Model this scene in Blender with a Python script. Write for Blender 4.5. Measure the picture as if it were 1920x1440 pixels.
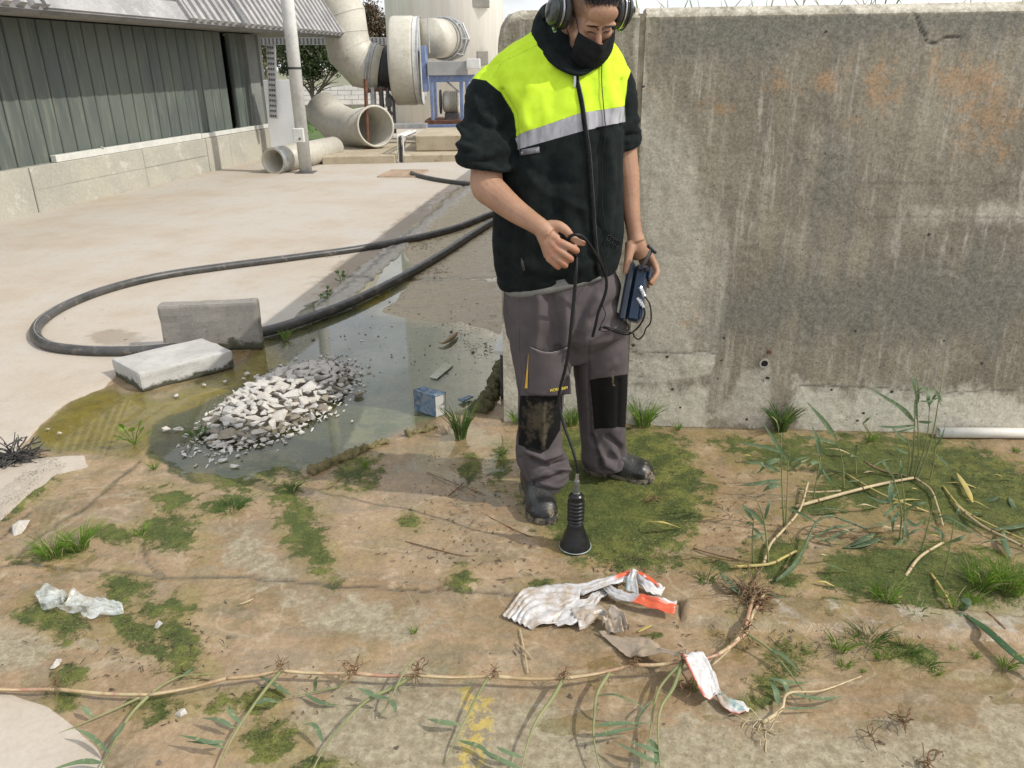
import bpy, math, random, time
import numpy as np
from mathutils import Vector, Matrix
from mathutils.bvhtree import BVHTree
T0=time.time()
for _o in list(bpy.data.objects): bpy.data.objects.remove(_o)
SC=bpy.context.scene; COL=SC.collection
# ---------------------------------------------------------------- camera
F_PX=1450.0; CAM_H=1.58; PITCH=math.radians(22.4); ROLL=0.012
_fw=np.array([0,math.cos(PITCH),-math.sin(PITCH)]); _rt=np.array([1.,0,0]); _up=np.cross(_rt,_fw)
RT=_rt*math.cos(ROLL)-_up*math.sin(ROLL); UP=_up*math.cos(ROLL)+_rt*math.sin(ROLL); FW=_fw
CAMP=np.array([0,0,CAM_H])
cd=bpy.data.cameras.new("camera"); cam=bpy.data.objects.new("camera",cd); COL.objects.link(cam)
cd.sensor_width=36; cd.lens=36*F_PX/1920; cd.clip_start=0.05; cd.clip_end=1500
cam.matrix_world=Matrix(((RT[0],UP[0],-FW[0],0),(RT[1],UP[1],-FW[1],0),(RT[2],UP[2],-FW[2],CAM_H),(0,0,0,1)))
SC.camera=cam
# ---------------------------------------------------------------- light
SUN_EL=math.radians(44); sh=np.array([-1.0,.31]); sh/=np.linalg.norm(sh)
w=bpy.data.worlds.new("World"); SC.world=w; w.use_nodes=True
wn=w.node_tree; wn.nodes.clear()
sky=wn.nodes.new("ShaderNodeTexSky"); sky.sky_type='NISHITA'; sky.sun_disc=False
sky.sun_elevation=SUN_EL; sky.sun_rotation=math.atan2(-sh[0],-sh[1]); sky.dust_density=2.5; sky.air_density=1.0; sky.ozone_density=1.0
bg=wn.nodes.new("ShaderNodeBackground"); bg.inputs[1].default_value=0.14
wo=wn.nodes.new("ShaderNodeOutputWorld")
# thin white cloud veil over the sky
tc=wn.nodes.new("ShaderNodeTexCoord"); mp=wn.nodes.new("ShaderNodeMapping"); mp.inputs['Scale'].default_value=(1,1,2.5)
cn=wn.nodes.new("ShaderNodeTexNoise"); cn.inputs['Scale'].default_value=2.6; cn.inputs['Detail'].default_value=6; cn.inputs['Roughness'].default_value=.6
cr=wn.nodes.new("ShaderNodeValToRGB"); cr.color_ramp.elements[0].position=.32; cr.color_ramp.elements[1].position=.68
cr.color_ramp.elements[0].color=(.2,.2,.2,1); cr.color_ramp.elements[1].color=(.85,.85,.85,1)
cm=wn.nodes.new("ShaderNodeMix"); cm.data_type='RGBA'; cm.inputs[7].default_value=(12.5,12.6,13,1)
wn.links.new(tc.outputs['Generated'],mp.inputs[0]); wn.links.new(mp.outputs[0],cn.inputs[0]); wn.links.new(cn.outputs[0],cr.inputs[0])
wn.links.new(cr.outputs[0],cm.inputs[0]); wn.links.new(sky.outputs[0],cm.inputs[6]); wn.links.new(cm.outputs[2],bg.inputs[0]); wn.links.new(bg.outputs[0],wo.inputs[0])
sl=bpy.data.lights.new("sun",'SUN'); sl.energy=3.6; sl.angle=math.radians(.55); sl.color=(1,.955,.88)
so=bpy.data.objects.new("sun",sl); COL.objects.link(so)
_d=Vector((sh[0]*math.cos(SUN_EL),sh[1]*math.cos(SUN_EL),-math.sin(SUN_EL)))
so.rotation_euler=_d.to_track_quat('-Z','Y').to_euler(); so.location=(8,-4,9)
SC.view_settings.view_transform='Standard'; SC.view_settings.look='None'; SC.view_settings.exposure=-0.05; SC.view_settings.gamma=1; SC.view_settings.use_curve_mapping=False
# ---------------------------------------------------------------- projection helpers (pixels of a 1920x1440 picture)
def ray(px,py):
    return RT*((px-960)/F_PX)+UP*(-(py-720)/F_PX)+FW
def gz(px,py,z=0.0):
    d=ray(px,py); return CAMP+d*((z-CAM_H)/d[2])
def gy(px,py,Y):
    d=ray(px,py); return CAMP+d*(Y/d[1])
def gpl(px,py,P0,n):
    d=ray(px,py); return CAMP+d*(np.dot(np.array(P0)-CAMP,n)/np.dot(d,n))
def projV(V):
    q=np.asarray(V,float)-CAMP; a=q@RT; b=q@UP; c=q@FW; c=np.where(c<.05,.05,c)
    return 960+F_PX*a/c, 720-F_PX*b/c, c
# ---------------------------------------------------------------- noise
_rs=np.random.RandomState(7); _tab=_rs.rand(32,32,32)
def vn(P,scale,seed=0):
    P=np.asarray(P,float)*scale+seed*7.31
    if P.shape[1]==2: P=np.concatenate([P,np.full((len(P),1),seed*3.7)],1)
    i=np.floor(P).astype(int); f=P-i; f=f*f*(3-2*f); i&=31; j=(i+1)&31
    t=_tab
    x0,y0,z0=i.T; x1,y1,z1=j.T; fx,fy,fz=f.T
    c=lambda a,b:a*(1-fx)+b*fx
    v0=c(t[x0,y0,z0],t[x1,y0,z0])*(1-fy)+c(t[x0,y1,z0],t[x1,y1,z0])*fy
    v1=c(t[x0,y0,z1],t[x1,y0,z1])*(1-fy)+c(t[x0,y1,z1],t[x1,y1,z1])*fy
    return v0*(1-fz)+v1*fz
def fbm(P,scale,oct=4,seed=0,r=.5):
    s=0;a=1;n=0
    for k in range(oct):
        s=s+a*vn(P,scale*2**k,seed+k); n+=a; a*=r
    return s/n
# ---------------------------------------------------------------- 2D masks
def sdpoly(X,Y,poly):
    poly=np.array(poly,float); n=len(poly); d=np.full(X.shape,1e18); ins=np.zeros(X.shape,bool)
    for k in range(n):
        a=poly[k]; b=poly[(k+1)%n]; e=b-a; wx=X-a[0]; wy=Y-a[1]
        t=np.clip((wx*e[0]+wy*e[1])/(e@e+1e-9),0,1)
        d=np.minimum(d,(wx-e[0]*t)**2+(wy-e[1]*t)**2)
        c=((a[1]>Y)!=(b[1]>Y))&(X<(b[0]-a[0])*(Y-a[1])/(b[1]-a[1]+1e-12)+a[0]); ins^=c
    return np.where(ins,-1,1)*np.sqrt(d)
def sdline(X,Y,pts):
    d=np.full(X.shape,1e18); pts=np.array(pts,float)
    for a,b in zip(pts[:-1],pts[1:]):
        e=b-a; wx=X-a[0]; wy=Y-a[1]; t=np.clip((wx*e[0]+wy*e[1])/(e@e+1e-9),0,1)
        d=np.minimum(d,(wx-e[0]*t)**2+(wy-e[1]*t)**2)
    return np.sqrt(d)
def pm(X,Y,poly,soft=10):
    return np.clip(.5-sdpoly(X,Y,poly)/(2*soft),0,1)
def em(X,Y,cx,cy,rx,ry,ang=0,soft=.5):
    c,s=math.cos(math.radians(ang)),math.sin(math.radians(ang)); u=((X-cx)*c+(Y-cy)*s)/rx; v=(-(X-cx)*s+(Y-cy)*c)/ry
    return np.clip((1+soft-np.sqrt(u*u+v*v))/(2*soft),0,1)
# ---------------------------------------------------------------- objects
WP={}
def thing(name,label,cat,loc=(0,0,0),group=None):
    o=bpy.data.objects.new(name,None); COL.objects.link(o); o.location=loc; o.empty_display_size=.1
    o['label']=label; o['category']=cat
    if group: o['group']=group
    WP[o.name]=np.array(loc,float); return o
def tag(o,label=None,cat=None,group=None,kind=None):
    if label: o['label']=label
    if cat: o['category']=cat
    if group: o['group']=group
    if kind: o['kind']=kind
    return o
def mesh(name,V,Fs,m,parent=None,smooth=False,origin=None,label=None,cat=None,group=None,kind=None,attrs=None,midx=None):
    V=np.asarray(V,float)
    if parent is not None: org=WP[parent.name]
    elif origin is not None: org=np.array(origin,float)
    else:
        mn=V.min(0); mx=V.max(0); org=np.array([(mn[0]+mx[0])/2,(mn[1]+mx[1])/2,mn[2]])
        if kind=='structure': org=np.zeros(3)
    me=bpy.data.meshes.new(name); Vl=V-org
    if isinstance(Fs,np.ndarray):
        k=Fs.shape[1]; nf=len(Fs); me.vertices.add(len(Vl)); me.vertices.foreach_set('co',Vl.astype(np.float32).ravel())
        me.loops.add(nf*k); me.loops.foreach_set('vertex_index',Fs.astype(np.int32).ravel())
        me.polygons.add(nf); me.polygons.foreach_set('loop_start',np.arange(0,nf*k,k,dtype=np.int32)); me.update(calc_edges=True)
    else: me.from_pydata(Vl.tolist(),[],[tuple(int(i) for i in f) for f in Fs]); me.update()
    for mm in (m if isinstance(m,(list,tuple)) else [m]): me.materials.append(mm)
    if midx is not None: me.polygons.foreach_set('material_index',np.array(midx,dtype=np.int32))
    me.polygons.foreach_set('use_smooth',[bool(smooth)]*len(me.polygons))
    if attrs:
        for k,v in attrs.items():
            a=me.attributes.new(k,'FLOAT','POINT'); a.data.foreach_set('value',np.asarray(v,np.float32))
    o=bpy.data.objects.new(name,me); COL.objects.link(o)
    if parent is not None: o.parent=parent; WP[o.name]=org
    else: o.location=org; WP[o.name]=org
    tag(o,label,cat,group,kind); return o
class MB:
    def __init__(s): s.V=[];s.F=[];s.n=0;s.M=[];s.mi=0
    def add(s,V,Fs):
        V=np.asarray(V,float); s.V.append(V)
        for f in Fs: s.F.append(tuple(int(i)+s.n for i in f)); s.M.append(s.mi)
        s.n+=len(V); return s
    def box(s,c,d,R=None):
        x,y,z=np.array(d,float)/2; v=np.array([(-x,-y,-z),(x,-y,-z),(x,y,-z),(-x,y,-z),(-x,-y,z),(x,-y,z),(x,y,z),(-x,y,z)])
        if R is not None: v=v@np.array(R).T
        return s.add(v+np.array(c,float),[(0,3,2,1),(4,5,6,7),(0,1,5,4),(1,2,6,5),(2,3,7,6),(3,0,4,7)])
    def bbox(s,c,d,bv=.01,R=None):
        x,y,z=np.array(d,float)/2; b=min(bv,x*.9,y*.9,z*.9); v=[]
        for sx in(-1,1):
            for sy in(-1,1):
                for sz in(-1,1):
                    v+= [(sx*(x-b),sy*(y-b),sz*z),(sx*(x-b),sy*y,sz*(z-b)),(sx*x,sy*(y-b),sz*(z-b))]
        v=np.array(v); V,Fh=hull(v)
        if R is not None: V=V@np.array(R).T
        return s.add(V+np.array(c,float),Fh)
    def tube(s,P,r,n=8,cap=True,flat=None):
        V,Fs=tubeVF(P,r,n,cap,flat); return s.add(V,Fs)
    def make(s,name,m,parent=None,**k): return mesh(name,np.concatenate(s.V),s.F,m,parent,midx=s.M if isinstance(m,(list,tuple)) else None,**k)
import bmesh
def hull(pts):
    bm=bmesh.new()
    for p in pts: bm.verts.new(p)
    r=bmesh.ops.convex_hull(bm,input=bm.verts)
    bmesh.ops.delete(bm,geom=list({e for e in r['geom_interior']+r['geom_unused'] if isinstance(e,bmesh.types.BMVert)}),context='VERTS')
    bmesh.ops.dissolve_limit(bm,angle_limit=.02,verts=bm.verts,edges=bm.edges)
    bm.verts.index_update(); V=np.array([v.co[:] for v in bm.verts]); Fs=[[v.index for v in f.verts] for f in bm.faces]; bm.free(); return V,Fs
def nrm(v): v=np.asarray(v,float); return v/(np.linalg.norm(v)+1e-12)
def tubeVF(P,r,n=8,cap=True,flat=None):
    P=np.asarray(P,float); m=len(P); r=np.full(m,r) if np.isscalar(r) else np.asarray(r,float)
    V=[];Fs=[]; t=nrm(P[1]-P[0]); ref=np.array([0,0,1.]) if abs(t[2])<.9 else np.array([0,1.,0]); u=nrm(np.cross(ref,t)) 
    for i in range(m):
        t=nrm(P[min(i+1,m-1)]-P[max(i-1,0)]); u=nrm(u-t*np.dot(u,t)); v=np.cross(t,u)
        for k in range(n):
            a=2*math.pi*k/n; V.append(P[i]+r[i]*(u*math.cos(a)+v*math.sin(a)*(1 if flat is None else flat)))
    for i in range(m-1):
        for k in range(n):
            a=i*n+k;b=i*n+(k+1)%n; Fs.append((a,b,b+n,a+n))
    if cap: Fs.append(tuple(range(n))[::-1]); Fs.append(tuple(range((m-1)*n,m*n)))
    return np.array(V),Fs
def spline(P,k=6):
    P=[np.asarray(p,float) for p in P]
    if len(P)<3: return np.array([P[0]+(P[-1]-P[0])*i/k for i in range(k+1)])
    Q=[2*P[0]-P[1]]+P+[2*P[-1]-P[-2]]; out=[]
    for i in range(1,len(Q)-2):
        p0,p1,p2,p3=Q[i-1:i+3]
        for j in range(k):
            t=j/k; out.append(.5*((2*p1)+(-p0+p2)*t+(2*p0-5*p1+4*p2-p3)*t*t+(-p0+3*p1-3*p2+p3)*t**3))
    out.append(P[-1]); return np.array(out)
def loft(secs,n=28,ex=2.0):
    V=[];Fs=[]
    for (c,a,b) in secs:
        c=np.asarray(c,float);a=np.asarray(a,float);b=np.asarray(b,float)
        for k in range(n):
            th=2*math.pi*k/n; cs,sn=math.cos(th),math.sin(th)
            V.append(c+a*math.copysign(abs(cs)**(2/ex),cs)+b*math.copysign(abs(sn)**(2/ex),sn))
    m=len(secs)
    for i in range(m-1):
        for k in range(n):
            p=i*n+k;q=i*n+(k+1)%n; Fs.append((p,q,q+n,p+n))
    Fs.append(tuple(range(n))[::-1]); Fs.append(tuple(range((m-1)*n,m*n))); return np.array(V),Fs
def ellip(c,ax,n=20,m=12):
    """ellipsoid: centre c, ax = 3 half-axis vectors"""
    ax=np.array(ax,float); V=[np.array(c)+ax[2]];Fs=[]
    for i in range(1,m):
        ph=math.pi*i/m
        for k in range(n):
            th=2*math.pi*k/n; V.append(np.array(c)+ax[0]*math.sin(ph)*math.cos(th)+ax[1]*math.sin(ph)*math.sin(th)+ax[2]*math.cos(ph))
    V.append(np.array(c)-ax[2])
    for k in range(n): Fs.append((0,1+k,1+(k+1)%n))
    for i in range(m-2):
        for k in range(n):
            a=1+i*n+k;b=1+i*n+(k+1)%n; Fs.append((a,a+n,b+n,b))
    l=len(V)-1
    for k in range(n): Fs.append((l,1+(m-2)*n+(k+1)%n,1+(m-2)*n+k))
    return np.array(V),Fs
def remesh(mb,vox,smooth=4):
    """join the shapes of a builder into one continuous surface; returns V (n,3), F list"""
    me=bpy.data.meshes.new("tmp"); me.from_pydata(np.concatenate(mb.V).tolist(),[],mb.F)
    bm=bmesh.new(); bm.from_mesh(me); bmesh.ops.recalc_face_normals(bm,faces=bm.faces); bm.to_mesh(me); bm.free()
    o=bpy.data.objects.new("tmp",me); COL.objects.link(o)
    md=o.modifiers.new("r",'REMESH'); md.mode='VOXEL'; md.voxel_size=vox
    if smooth:
        s=o.modifiers.new("s",'SMOOTH'); s.iterations=smooth; s.factor=.5
    dg=bpy.context.evaluated_depsgraph_get(); ev=o.evaluated_get(dg); m2=ev.to_mesh()
    V=np.empty(len(m2.vertices)*3,np.float32); m2.vertices.foreach_get('co',V); V=V.reshape(-1,3).astype(float)
    Fs=np.empty(len(m2.loops),np.int32); m2.loops.foreach_get('vertex_index',Fs); tot=np.empty(len(m2.polygons),np.int32); m2.polygons.foreach_get('loop_total',tot)
    Fs=Fs.reshape(-1,4) if (tot==4).all() else [list(p.vertices) for p in m2.polygons]
    ev.to_mesh_clear(); bpy.data.objects.remove(o); bpy.data.meshes.remove(me); return V,Fs
def vnormals(V,Fs):
    Fs=np.asarray(Fs); n=np.cross(V[Fs[:,2]]-V[Fs[:,0]],V[Fs[:,3]]-V[Fs[:,1]]); N=np.zeros_like(V)
    for k in range(4): 
        for c in range(3): N[:,c]+=np.bincount(Fs[:,k],weights=n[:,c],minlength=len(V))
    return N/(np.linalg.norm(N,axis=1,keepdims=True)+1e-12)
def copyobj(o,loc,rotz=0,scale=1,label=None,group=None,parent=None):
    c=o.copy(); COL.objects.link(c); c.location=loc; c.rotation_euler=(0,0,rotz); c.scale=(scale,)*3 if np.isscalar(scale) else scale
    if label: c['label']=label
    if group: c['group']=group
    WP[c.name]=np.array(loc,float)
    for ch in o.children:
        d=ch.copy(); COL.objects.link(d); d.parent=c
    return c
# ---------------------------------------------------------------- materials
class NT:
    def __init__(s,name):
        s.m=bpy.data.materials.new(name); s.m.use_nodes=True; s.t=s.m.node_tree; s.p=s.t.nodes['Principled BSDF']; s.o=s.t.nodes['Material Output']; s.co=None
    def n(s,k): return s.t.nodes.new(k)
    def L(s,a,b): s.t.links.new(a,b)
    def set(s,inp,v):
        if hasattr(v,'node'): s.L(v,inp)
        elif isinstance(v,(tuple,list)): inp.default_value=tuple(v)+((1,) if len(v)==3 and len(inp.default_value)==4 else ())
        else: inp.default_value=v
    def coord(s,scale=(1,1,1),src='Object'):
        t=s.n('ShaderNodeTexCoord'); m=s.n('ShaderNodeMapping'); m.inputs['Scale'].default_value=scale; s.L(t.outputs[src],m.inputs[0]); return m.outputs[0]
    def world(s,scale=(1,1,1)):
        t=s.n('ShaderNodeNewGeometry'); m=s.n('ShaderNodeMapping'); m.inputs['Scale'].default_value=scale; s.L(t.outputs['Position'],m.inputs[0]); return m.outputs[0]
    def noise(s,sc,det=5,rough=.6,co=None,dist=0):
        x=s.n('ShaderNodeTexNoise'); x.inputs['Scale'].default_value=sc; x.inputs['Detail'].default_value=det; x.inputs['Roughness'].default_value=rough; x.inputs['Distortion'].default_value=dist
        if co is None: co=s.co or s.coord(); s.co=co
        s.L(co,x.inputs['Vector']); return x.outputs[0]
    def voro(s,sc,co=None,feat='F1'):
        x=s.n('ShaderNodeTexVoronoi'); x.feature=feat; x.inputs['Scale'].default_value=sc
        if co is None: co=s.co or s.coord(); s.co=co
        s.L(co,x.inputs['Vector']); return x.outputs[0]
    def math(s,op,a,b=0.0,c=None,clamp=False):
        x=s.n('ShaderNodeMath'); x.operation=op; x.use_clamp=clamp; s.set(x.inputs[0],a); s.set(x.inputs[1],b)
        if c is not None: s.set(x.inputs[2],c)
        return x.outputs[0]
    def rng(s,v,a,b,c=0.0,d=1.0,smooth=True):
        x=s.n('ShaderNodeMapRange'); x.interpolation_type='SMOOTHSTEP' if smooth else 'LINEAR'; s.set(x.inputs[0],v)
        for i,k in zip((1,2,3,4),(a,b,c,d)): x.inputs[i].default_value=k
        return x.outputs[0]
    def mix(s,f,a,b,bt='MIX'):
        x=s.n('ShaderNodeMix'); x.data_type='RGBA'; x.blend_type=bt; s.set(x.inputs[0],f); s.set(x.inputs[6],a); s.set(x.inputs[7],b); return x.outputs[2]
    def attr(s,nm):
        x=s.n('ShaderNodeAttribute'); x.attribute_name=nm; return x.outputs['Fac']
    def bump(s,h,st=.3,d=.01,nrm=None):
        x=s.n('ShaderNodeBump'); x.inputs['Strength'].default_value=st; x.inputs['Distance'].default_value=d; s.set(x.inputs['Height'],h)
        if nrm is not None: s.L(nrm,x.inputs['Normal'])
        s.L(x.outputs[0],s.p.inputs['Normal']); return x.outputs[0]
    def fin(s,col=None,rough=None,metal=None,spec=None):
        if col is not None: s.set(s.p.inputs['Base Color'],col)
        if rough is not None: s.set(s.p.inputs['Roughness'],rough)
        if metal is not None: s.set(s.p.inputs['Metallic'],metal)
        if spec is not None: s.set(s.p.inputs['Specular IOR Level'],spec)
        return s.m
def pmat(name,c1,c2,sc=8,rough=.7,bs=40,bst=.15,bd=.004,metal=0,spec=.5,c3=None,c3t=(.6,.72),fine=.15,extra=None,src='Object'):
    t=NT(name); t.co=t.coord(src=src)
    n1=t.noise(sc,6,.62); col=t.mix(t.rng(n1,.35,.65),c1,c2)
    if c3: col=t.mix(t.rng(t.noise(sc*2.7,7,.7),*c3t),col,c3)
    nf=t.noise(bs,4,.6)
    col=t.mix(fine,col,t.mix(t.rng(nf,.3,.7),(0.02,)*3,(1,)*3),'SOFT_LIGHT')
    if bst: t.bump(nf,bst,bd)
    if extra: col=extra(t,col)
    r=t.rng(n1,.2,.8,max(rough-.08,0),min(rough+.08,1))
    return t.fin(col,r,metal,spec)
M={}
M['steel_white']=pmat('white_paint_steel',(.62,.62,.59),(.5,.5,.47),3,.45,20,.05,c3=(.30,.24,.17),c3t=(.7,.8))
M['beige']=pmat('beige_duct_plastic',(.50,.475,.40),(.43,.405,.335),1.4,.5,14,.05,c3=(.30,.24,.16),c3t=(.57,.8))
M['beige_in']=pmat('grey_duct_inside',(.2,.2,.18),(.26,.25,.22),3,.7)
M['black_rubber']=pmat('black_rubber',(.02,.02,.021),(.035,.034,.033),10,.5,60,.1)
M['dark']=pmat('dark_metal',(.05,.05,.05),(.09,.085,.08),9,.55)
M['rust']=pmat('rusty_steel',(.15,.06,.03),(.07,.035,.025),12,.8,60,.3)
M['blue_paint']=pmat('worn_blue_paint',(.11,.17,.33),(.17,.22,.36),5,.55,30,.1,c3=(.17,.09,.05),c3t=(.56,.66))
M['galv']=pmat('galvanised_steel',(.42,.43,.43),(.32,.33,.33),6,.42,30,.05,metal=.4)
M['grey_box']=pmat('grey_cover',(.33,.33,.32),(.28,.28,.27),3,.6)
M['leaf_dark']=pmat('dark_leaves',(.028,.045,.012),(.05,.07,.02),3,.6,bst=0,c3=(.08,.09,.03))
M['leaf_red']=pmat('reddish_leaves',(.06,.06,.025),(.12,.07,.04),2,.6,bst=0)
M['bark']=pmat('bark',(.12,.1,.08),(.2,.17,.13),9,.9,40,.6)
M['black_cable']=pmat('black_cable',(.006,.006,.007),(.010,.010,.010),10,.5,60,.02,spec=.25)
M['chrome']=pmat('nickel_metal',(.55,.56,.57),(.4,.41,.42),30,.25,60,.05,metal=1)
M['black_plastic']=pmat('black_plastic',(.006,.0065,.0065),(.011,.011,.012),20,.3,80,.05,spec=.4)
def sheetgrid(nx,ny,fn):
    u=np.linspace(0,1,nx); v=np.linspace(0,1,ny); U,W=np.meshgrid(u,v); V=fn(U.ravel(),W.ravel())
    i=np.arange((ny-1)*(nx-1)); a=(i//(nx-1))*nx+i%(nx-1); return V,np.stack([a,a+1,a+1+nx,a+nx],1)
WLg=gz(945,790); _wr=gz(1740,813); _wu=nrm(_wr-WLg); wng=np.array([_wu[1],-_wu[0],0])
# ================================================================ GROUND
P_dry=[(-900,300),(0,300),(510,290),(760,285),(1000,285),(1000,335),(872,342),(740,450),(640,535),(575,575),(520,608),(300,660),(228,692),(190,728),(120,762),(62,792),(35,835),(50,868),(165,862),(172,884),(110,898),(60,925),(22,962),(0,985),(-900,1030)]
P_dry2=[(-600,1318),(20,1305),(80,1330),(130,1360),(185,1400),(200,1440),(210,1700),(-600,1700)]
P_water=[(600,590),(640,540),(700,482),(760,462),(770,520),(730,560),(700,590),(760,600),(900,625),(950,650),(945,700),(905,745),(800,790),(720,826),(600,878),(520,880),(430,905),(360,880),(300,835),(200,845),(110,850),(60,830),(60,800),(200,722),(300,742),(440,700),(480,664),(490,640),(500,600),(560,578)]
P_film=[(770,880),(800,840),(850,800),(945,796),(960,850),(955,925),(860,925)]
GREEN=[ # polygons of bright green algae (soft, strength)
 ([(1060,800),(1240,806),(1300,840),(1330,920),(1290,1010),(1180,1070),(1080,1058),(1025,1000),(990,930),(1010,830)],18,1),
 ([(1400,840),(1500,826),(1740,818),(1850,850),(1960,900),(1960,1010),(1800,1000),(1700,960),(1620,960),(1480,962),(1560,890),(1410,862)],16,1),
 ([(1380,1060),(1420,1010),(1490,1012),(1500,1050),(1440,1092)],12,1),([(1530,1040),(1700,1012),(1960,1060),(1960,1120),(1760,1135),(1600,1120),(1545,1085)],16,1),
 ([(1340,815),(1400,820),(1430,850),(1390,870)],10,.8),([(1700,880),(1860,880),(1930,960),(1780,1000)],20,.8)]
GEL=[(320,945,42,26,10),(310,1005,58,28,8),(215,1000,40,16,10),(575,1010,34,52,-35),(600,1045,26,40,-20),(60,915,60,22,-35),(20,950,30,24,-30),(100,1165,52,30,10),(235,1112,46,24,15),(285,1150,36,22,40),(330,1140,24,30,60),(350,1245,40,30,30),(250,1190,60,26,35),
 (515,1395,52,40,10),(600,1445,46,24,0),(880,878,24,20,0),(765,980,22,16,0),(862,1085,20,24,0),(425,950,44,16,-8),(542,925,30,26,-40),(670,890,40,26,-20),(100,1040,60,14,-8),(130,1270,36,16,0),(330,1205,50,28,30),(560,960,26,14,0),
 (440,900,50,26,10),(500,880,70,24,0),(940,880,20,40,0),(1010,1100,40,12,0),(1230,1060,60,16,0),(1330,1060,40,10,10),(1380,1160,30,14,0),(1470,1240,40,30,0),(1430,1300,26,40,40),(1300,1290,18,10,0),(470,1320,60,20,-8),(300,1330,60,20,0),(1560,1140,40,24,0),(1700,1230,50,20,20),(1180,1210,12,6,0),(1220,1195,14,6,0),(120,1310,30,26,0),(1480,1090,40,12,0)]
P_olive=[(50,802),(200,720),(300,742),(440,702),(500,640),(560,590),(640,560),(700,500),(760,480),(730,560),(620,690),(480,760),(330,880),(200,860),(100,850)]
P_dark=[(300,790),(520,690),(640,680),(690,740),(640,860),(470,880),(420,930),(330,900),(280,850)]
P_grit=[(872,342),(1005,330),(1030,600),(950,660),(900,650),(760,610),(700,590),(740,530),(770,480),(760,440)]
ROUGHP=[([(560,1300),(760,1240),(1000,1310),(1130,1380),(1200,1500),(500,1600),(560,1400)],30),([(1220,1350),(1330,1330),(1500,1370),(1700,1360),(2000,1300),(2100,1600),(1100,1600)],30),([(520,1110),(700,1110),(820,1180),(700,1230),(600,1180)],26),([(400,1000),(470,1000),(560,1090),(520,1110),(420,1060)],20),([(0,1180),(60,1185),(110,1210),(60,1240),(-50,1290),(-200,1300),(-200,1180)],14),([(140,1195),(180,1200),(195,1235),(150,1225)],8),
 ([(1720,1120),(1960,1120),(1960,1180),(1700,1170)],12)]
CRACKS=[[(-60,1075),(30,1058),(190,1072),(300,1085),(440,1082),(640,1102),(800,1108),(1000,1118),(1270,1135)],[(30,1045),(90,990),(150,960),(262,868)],[(258,1010),(275,1055),(300,1080)],[(872,342),(790,420),(735,470),(640,550),(580,585)],[(640,520),(700,524),(940,524)],[(1272,1128),(1280,1166)],[(0,1010),(60,960)]]
P_kerb=[(1280,1132),(1400,1120),(1960,1165),(1960,1205),(1700,1195),(1400,1180),(1282,1165)]
P_strip=[(885,343),(898,346),(760,465),(640,578),(598,590),(590,574),(700,486)]
def ground_fields(V):
    X,Y,_=projV(V); A={}
    front=V[:,1]>.6
    wob=(fbm(V[:,:2],3,4,3)-.5); X=X+wob*46; Y=Y+(fbm(V[:,:2],3.4,4,9)-.5)*30
    z=np.zeros(len(V))
    dry=np.maximum(pm(X,Y,P_dry,5),pm(X,Y,P_dry2,8)); dry=np.where(V[:,1]>11,1,dry)
    water=pm(X,Y,P_water,20)*(V[:,1]<8); film=pm(X,Y,P_film,12)
    al=np.zeros(len(V))
    for p,s,k in GREEN: al=np.maximum(al,pm(X,Y,p,s*2.6)*k)
    for e in GEL: al=np.maximum(al,em(X,Y,*e,soft=1.1)*.92)
    ol=pm(X,Y,P_olive,14); dk=np.maximum(pm(X,Y,P_dark,22),np.maximum(em(X,Y,600,620,110,75,0,.5),em(X,Y,540,570,90,30,-20,.5))*.9); gr=pm(X,Y,P_grit,10)*front; 
    ro=np.zeros(len(V))
    for p,s in ROUGHP: ro=np.maximum(ro,pm(X,Y,p,s*2.2))
    cr=np.zeros(len(V))
    Xr,Yr,_=projV(V); Xr=Xr+(vn(V[:,:2],22,4)-.5)*10; Yr=Yr+(vn(V[:,:2],22,8)-.5)*8
    for c in CRACKS: cr=np.maximum(cr,np.clip(1-sdline(Xr,Yr,c)/4.0,0,1))
    kb=pm(Xr,Yr,P_kerb,2.5); st=pm(Xr,Yr,P_strip,2)
    ye=pm(Xr,Yr,[(842,1262),(880,1258),(905,1290),(945,1320),(935,1380),(918,1440),(905,1500),(835,1500),(850,1400),(862,1340),(846,1300)],24)
    # relief
    near=np.clip((7-V[:,1])/3,0,1)
    mud=(1-dry)*(1-water)*(1-gr*.7)*(1-ro*.6)
    z+=mud*near*((fbm(V[:,:2],7,4,21)-.5)*.022+(vn(V[:,:2]*[1,2.2],30,5)-.5)*.005)+.006-.0022*near*(1-dry)
    z+=al*(.004+.010*fbm(V[:,:2],26,3,31))*(1-water)
    z+=dry*((fbm(V[:,:2],1.6,3,2)-.5)*.006+.006)
    z-=np.clip(water,0,1)*.013+film*.007
    dwf=np.abs((V-WLg)@wng); footl=np.clip(1-np.abs(dwf-.006)/.022,0,1)*(V[:,0]>WLg[0]-.02)*(vn(V[:,:2],14,6)>.25); cr=np.maximum(cr,footl*.8); z-=cr*.008*(1-water); z=np.maximum(z,z*0-.03)+kb*.018+st*.022*(1-kb)
    z=np.where(film>.5,z+(vn(V[:,:2],9,12)-.42)*.016,z)
    A=dict(dry=dry*(1-st),algae=np.clip(al,0,1)*(1-kb*.6),olive=ol,dark=dk,grit=gr,rough=ro,crack=cr,strip=np.maximum(st,kb*.42),yellow=ye*.70,water=water,damp=np.clip(em(X,Y,228,640,48,15,0,.8)+em(X,Y,745,432,95,14,-38,.8)+em(X,Y,640,520,60,20,-30,.8)*.7,0,1))
    return z,A
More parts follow.
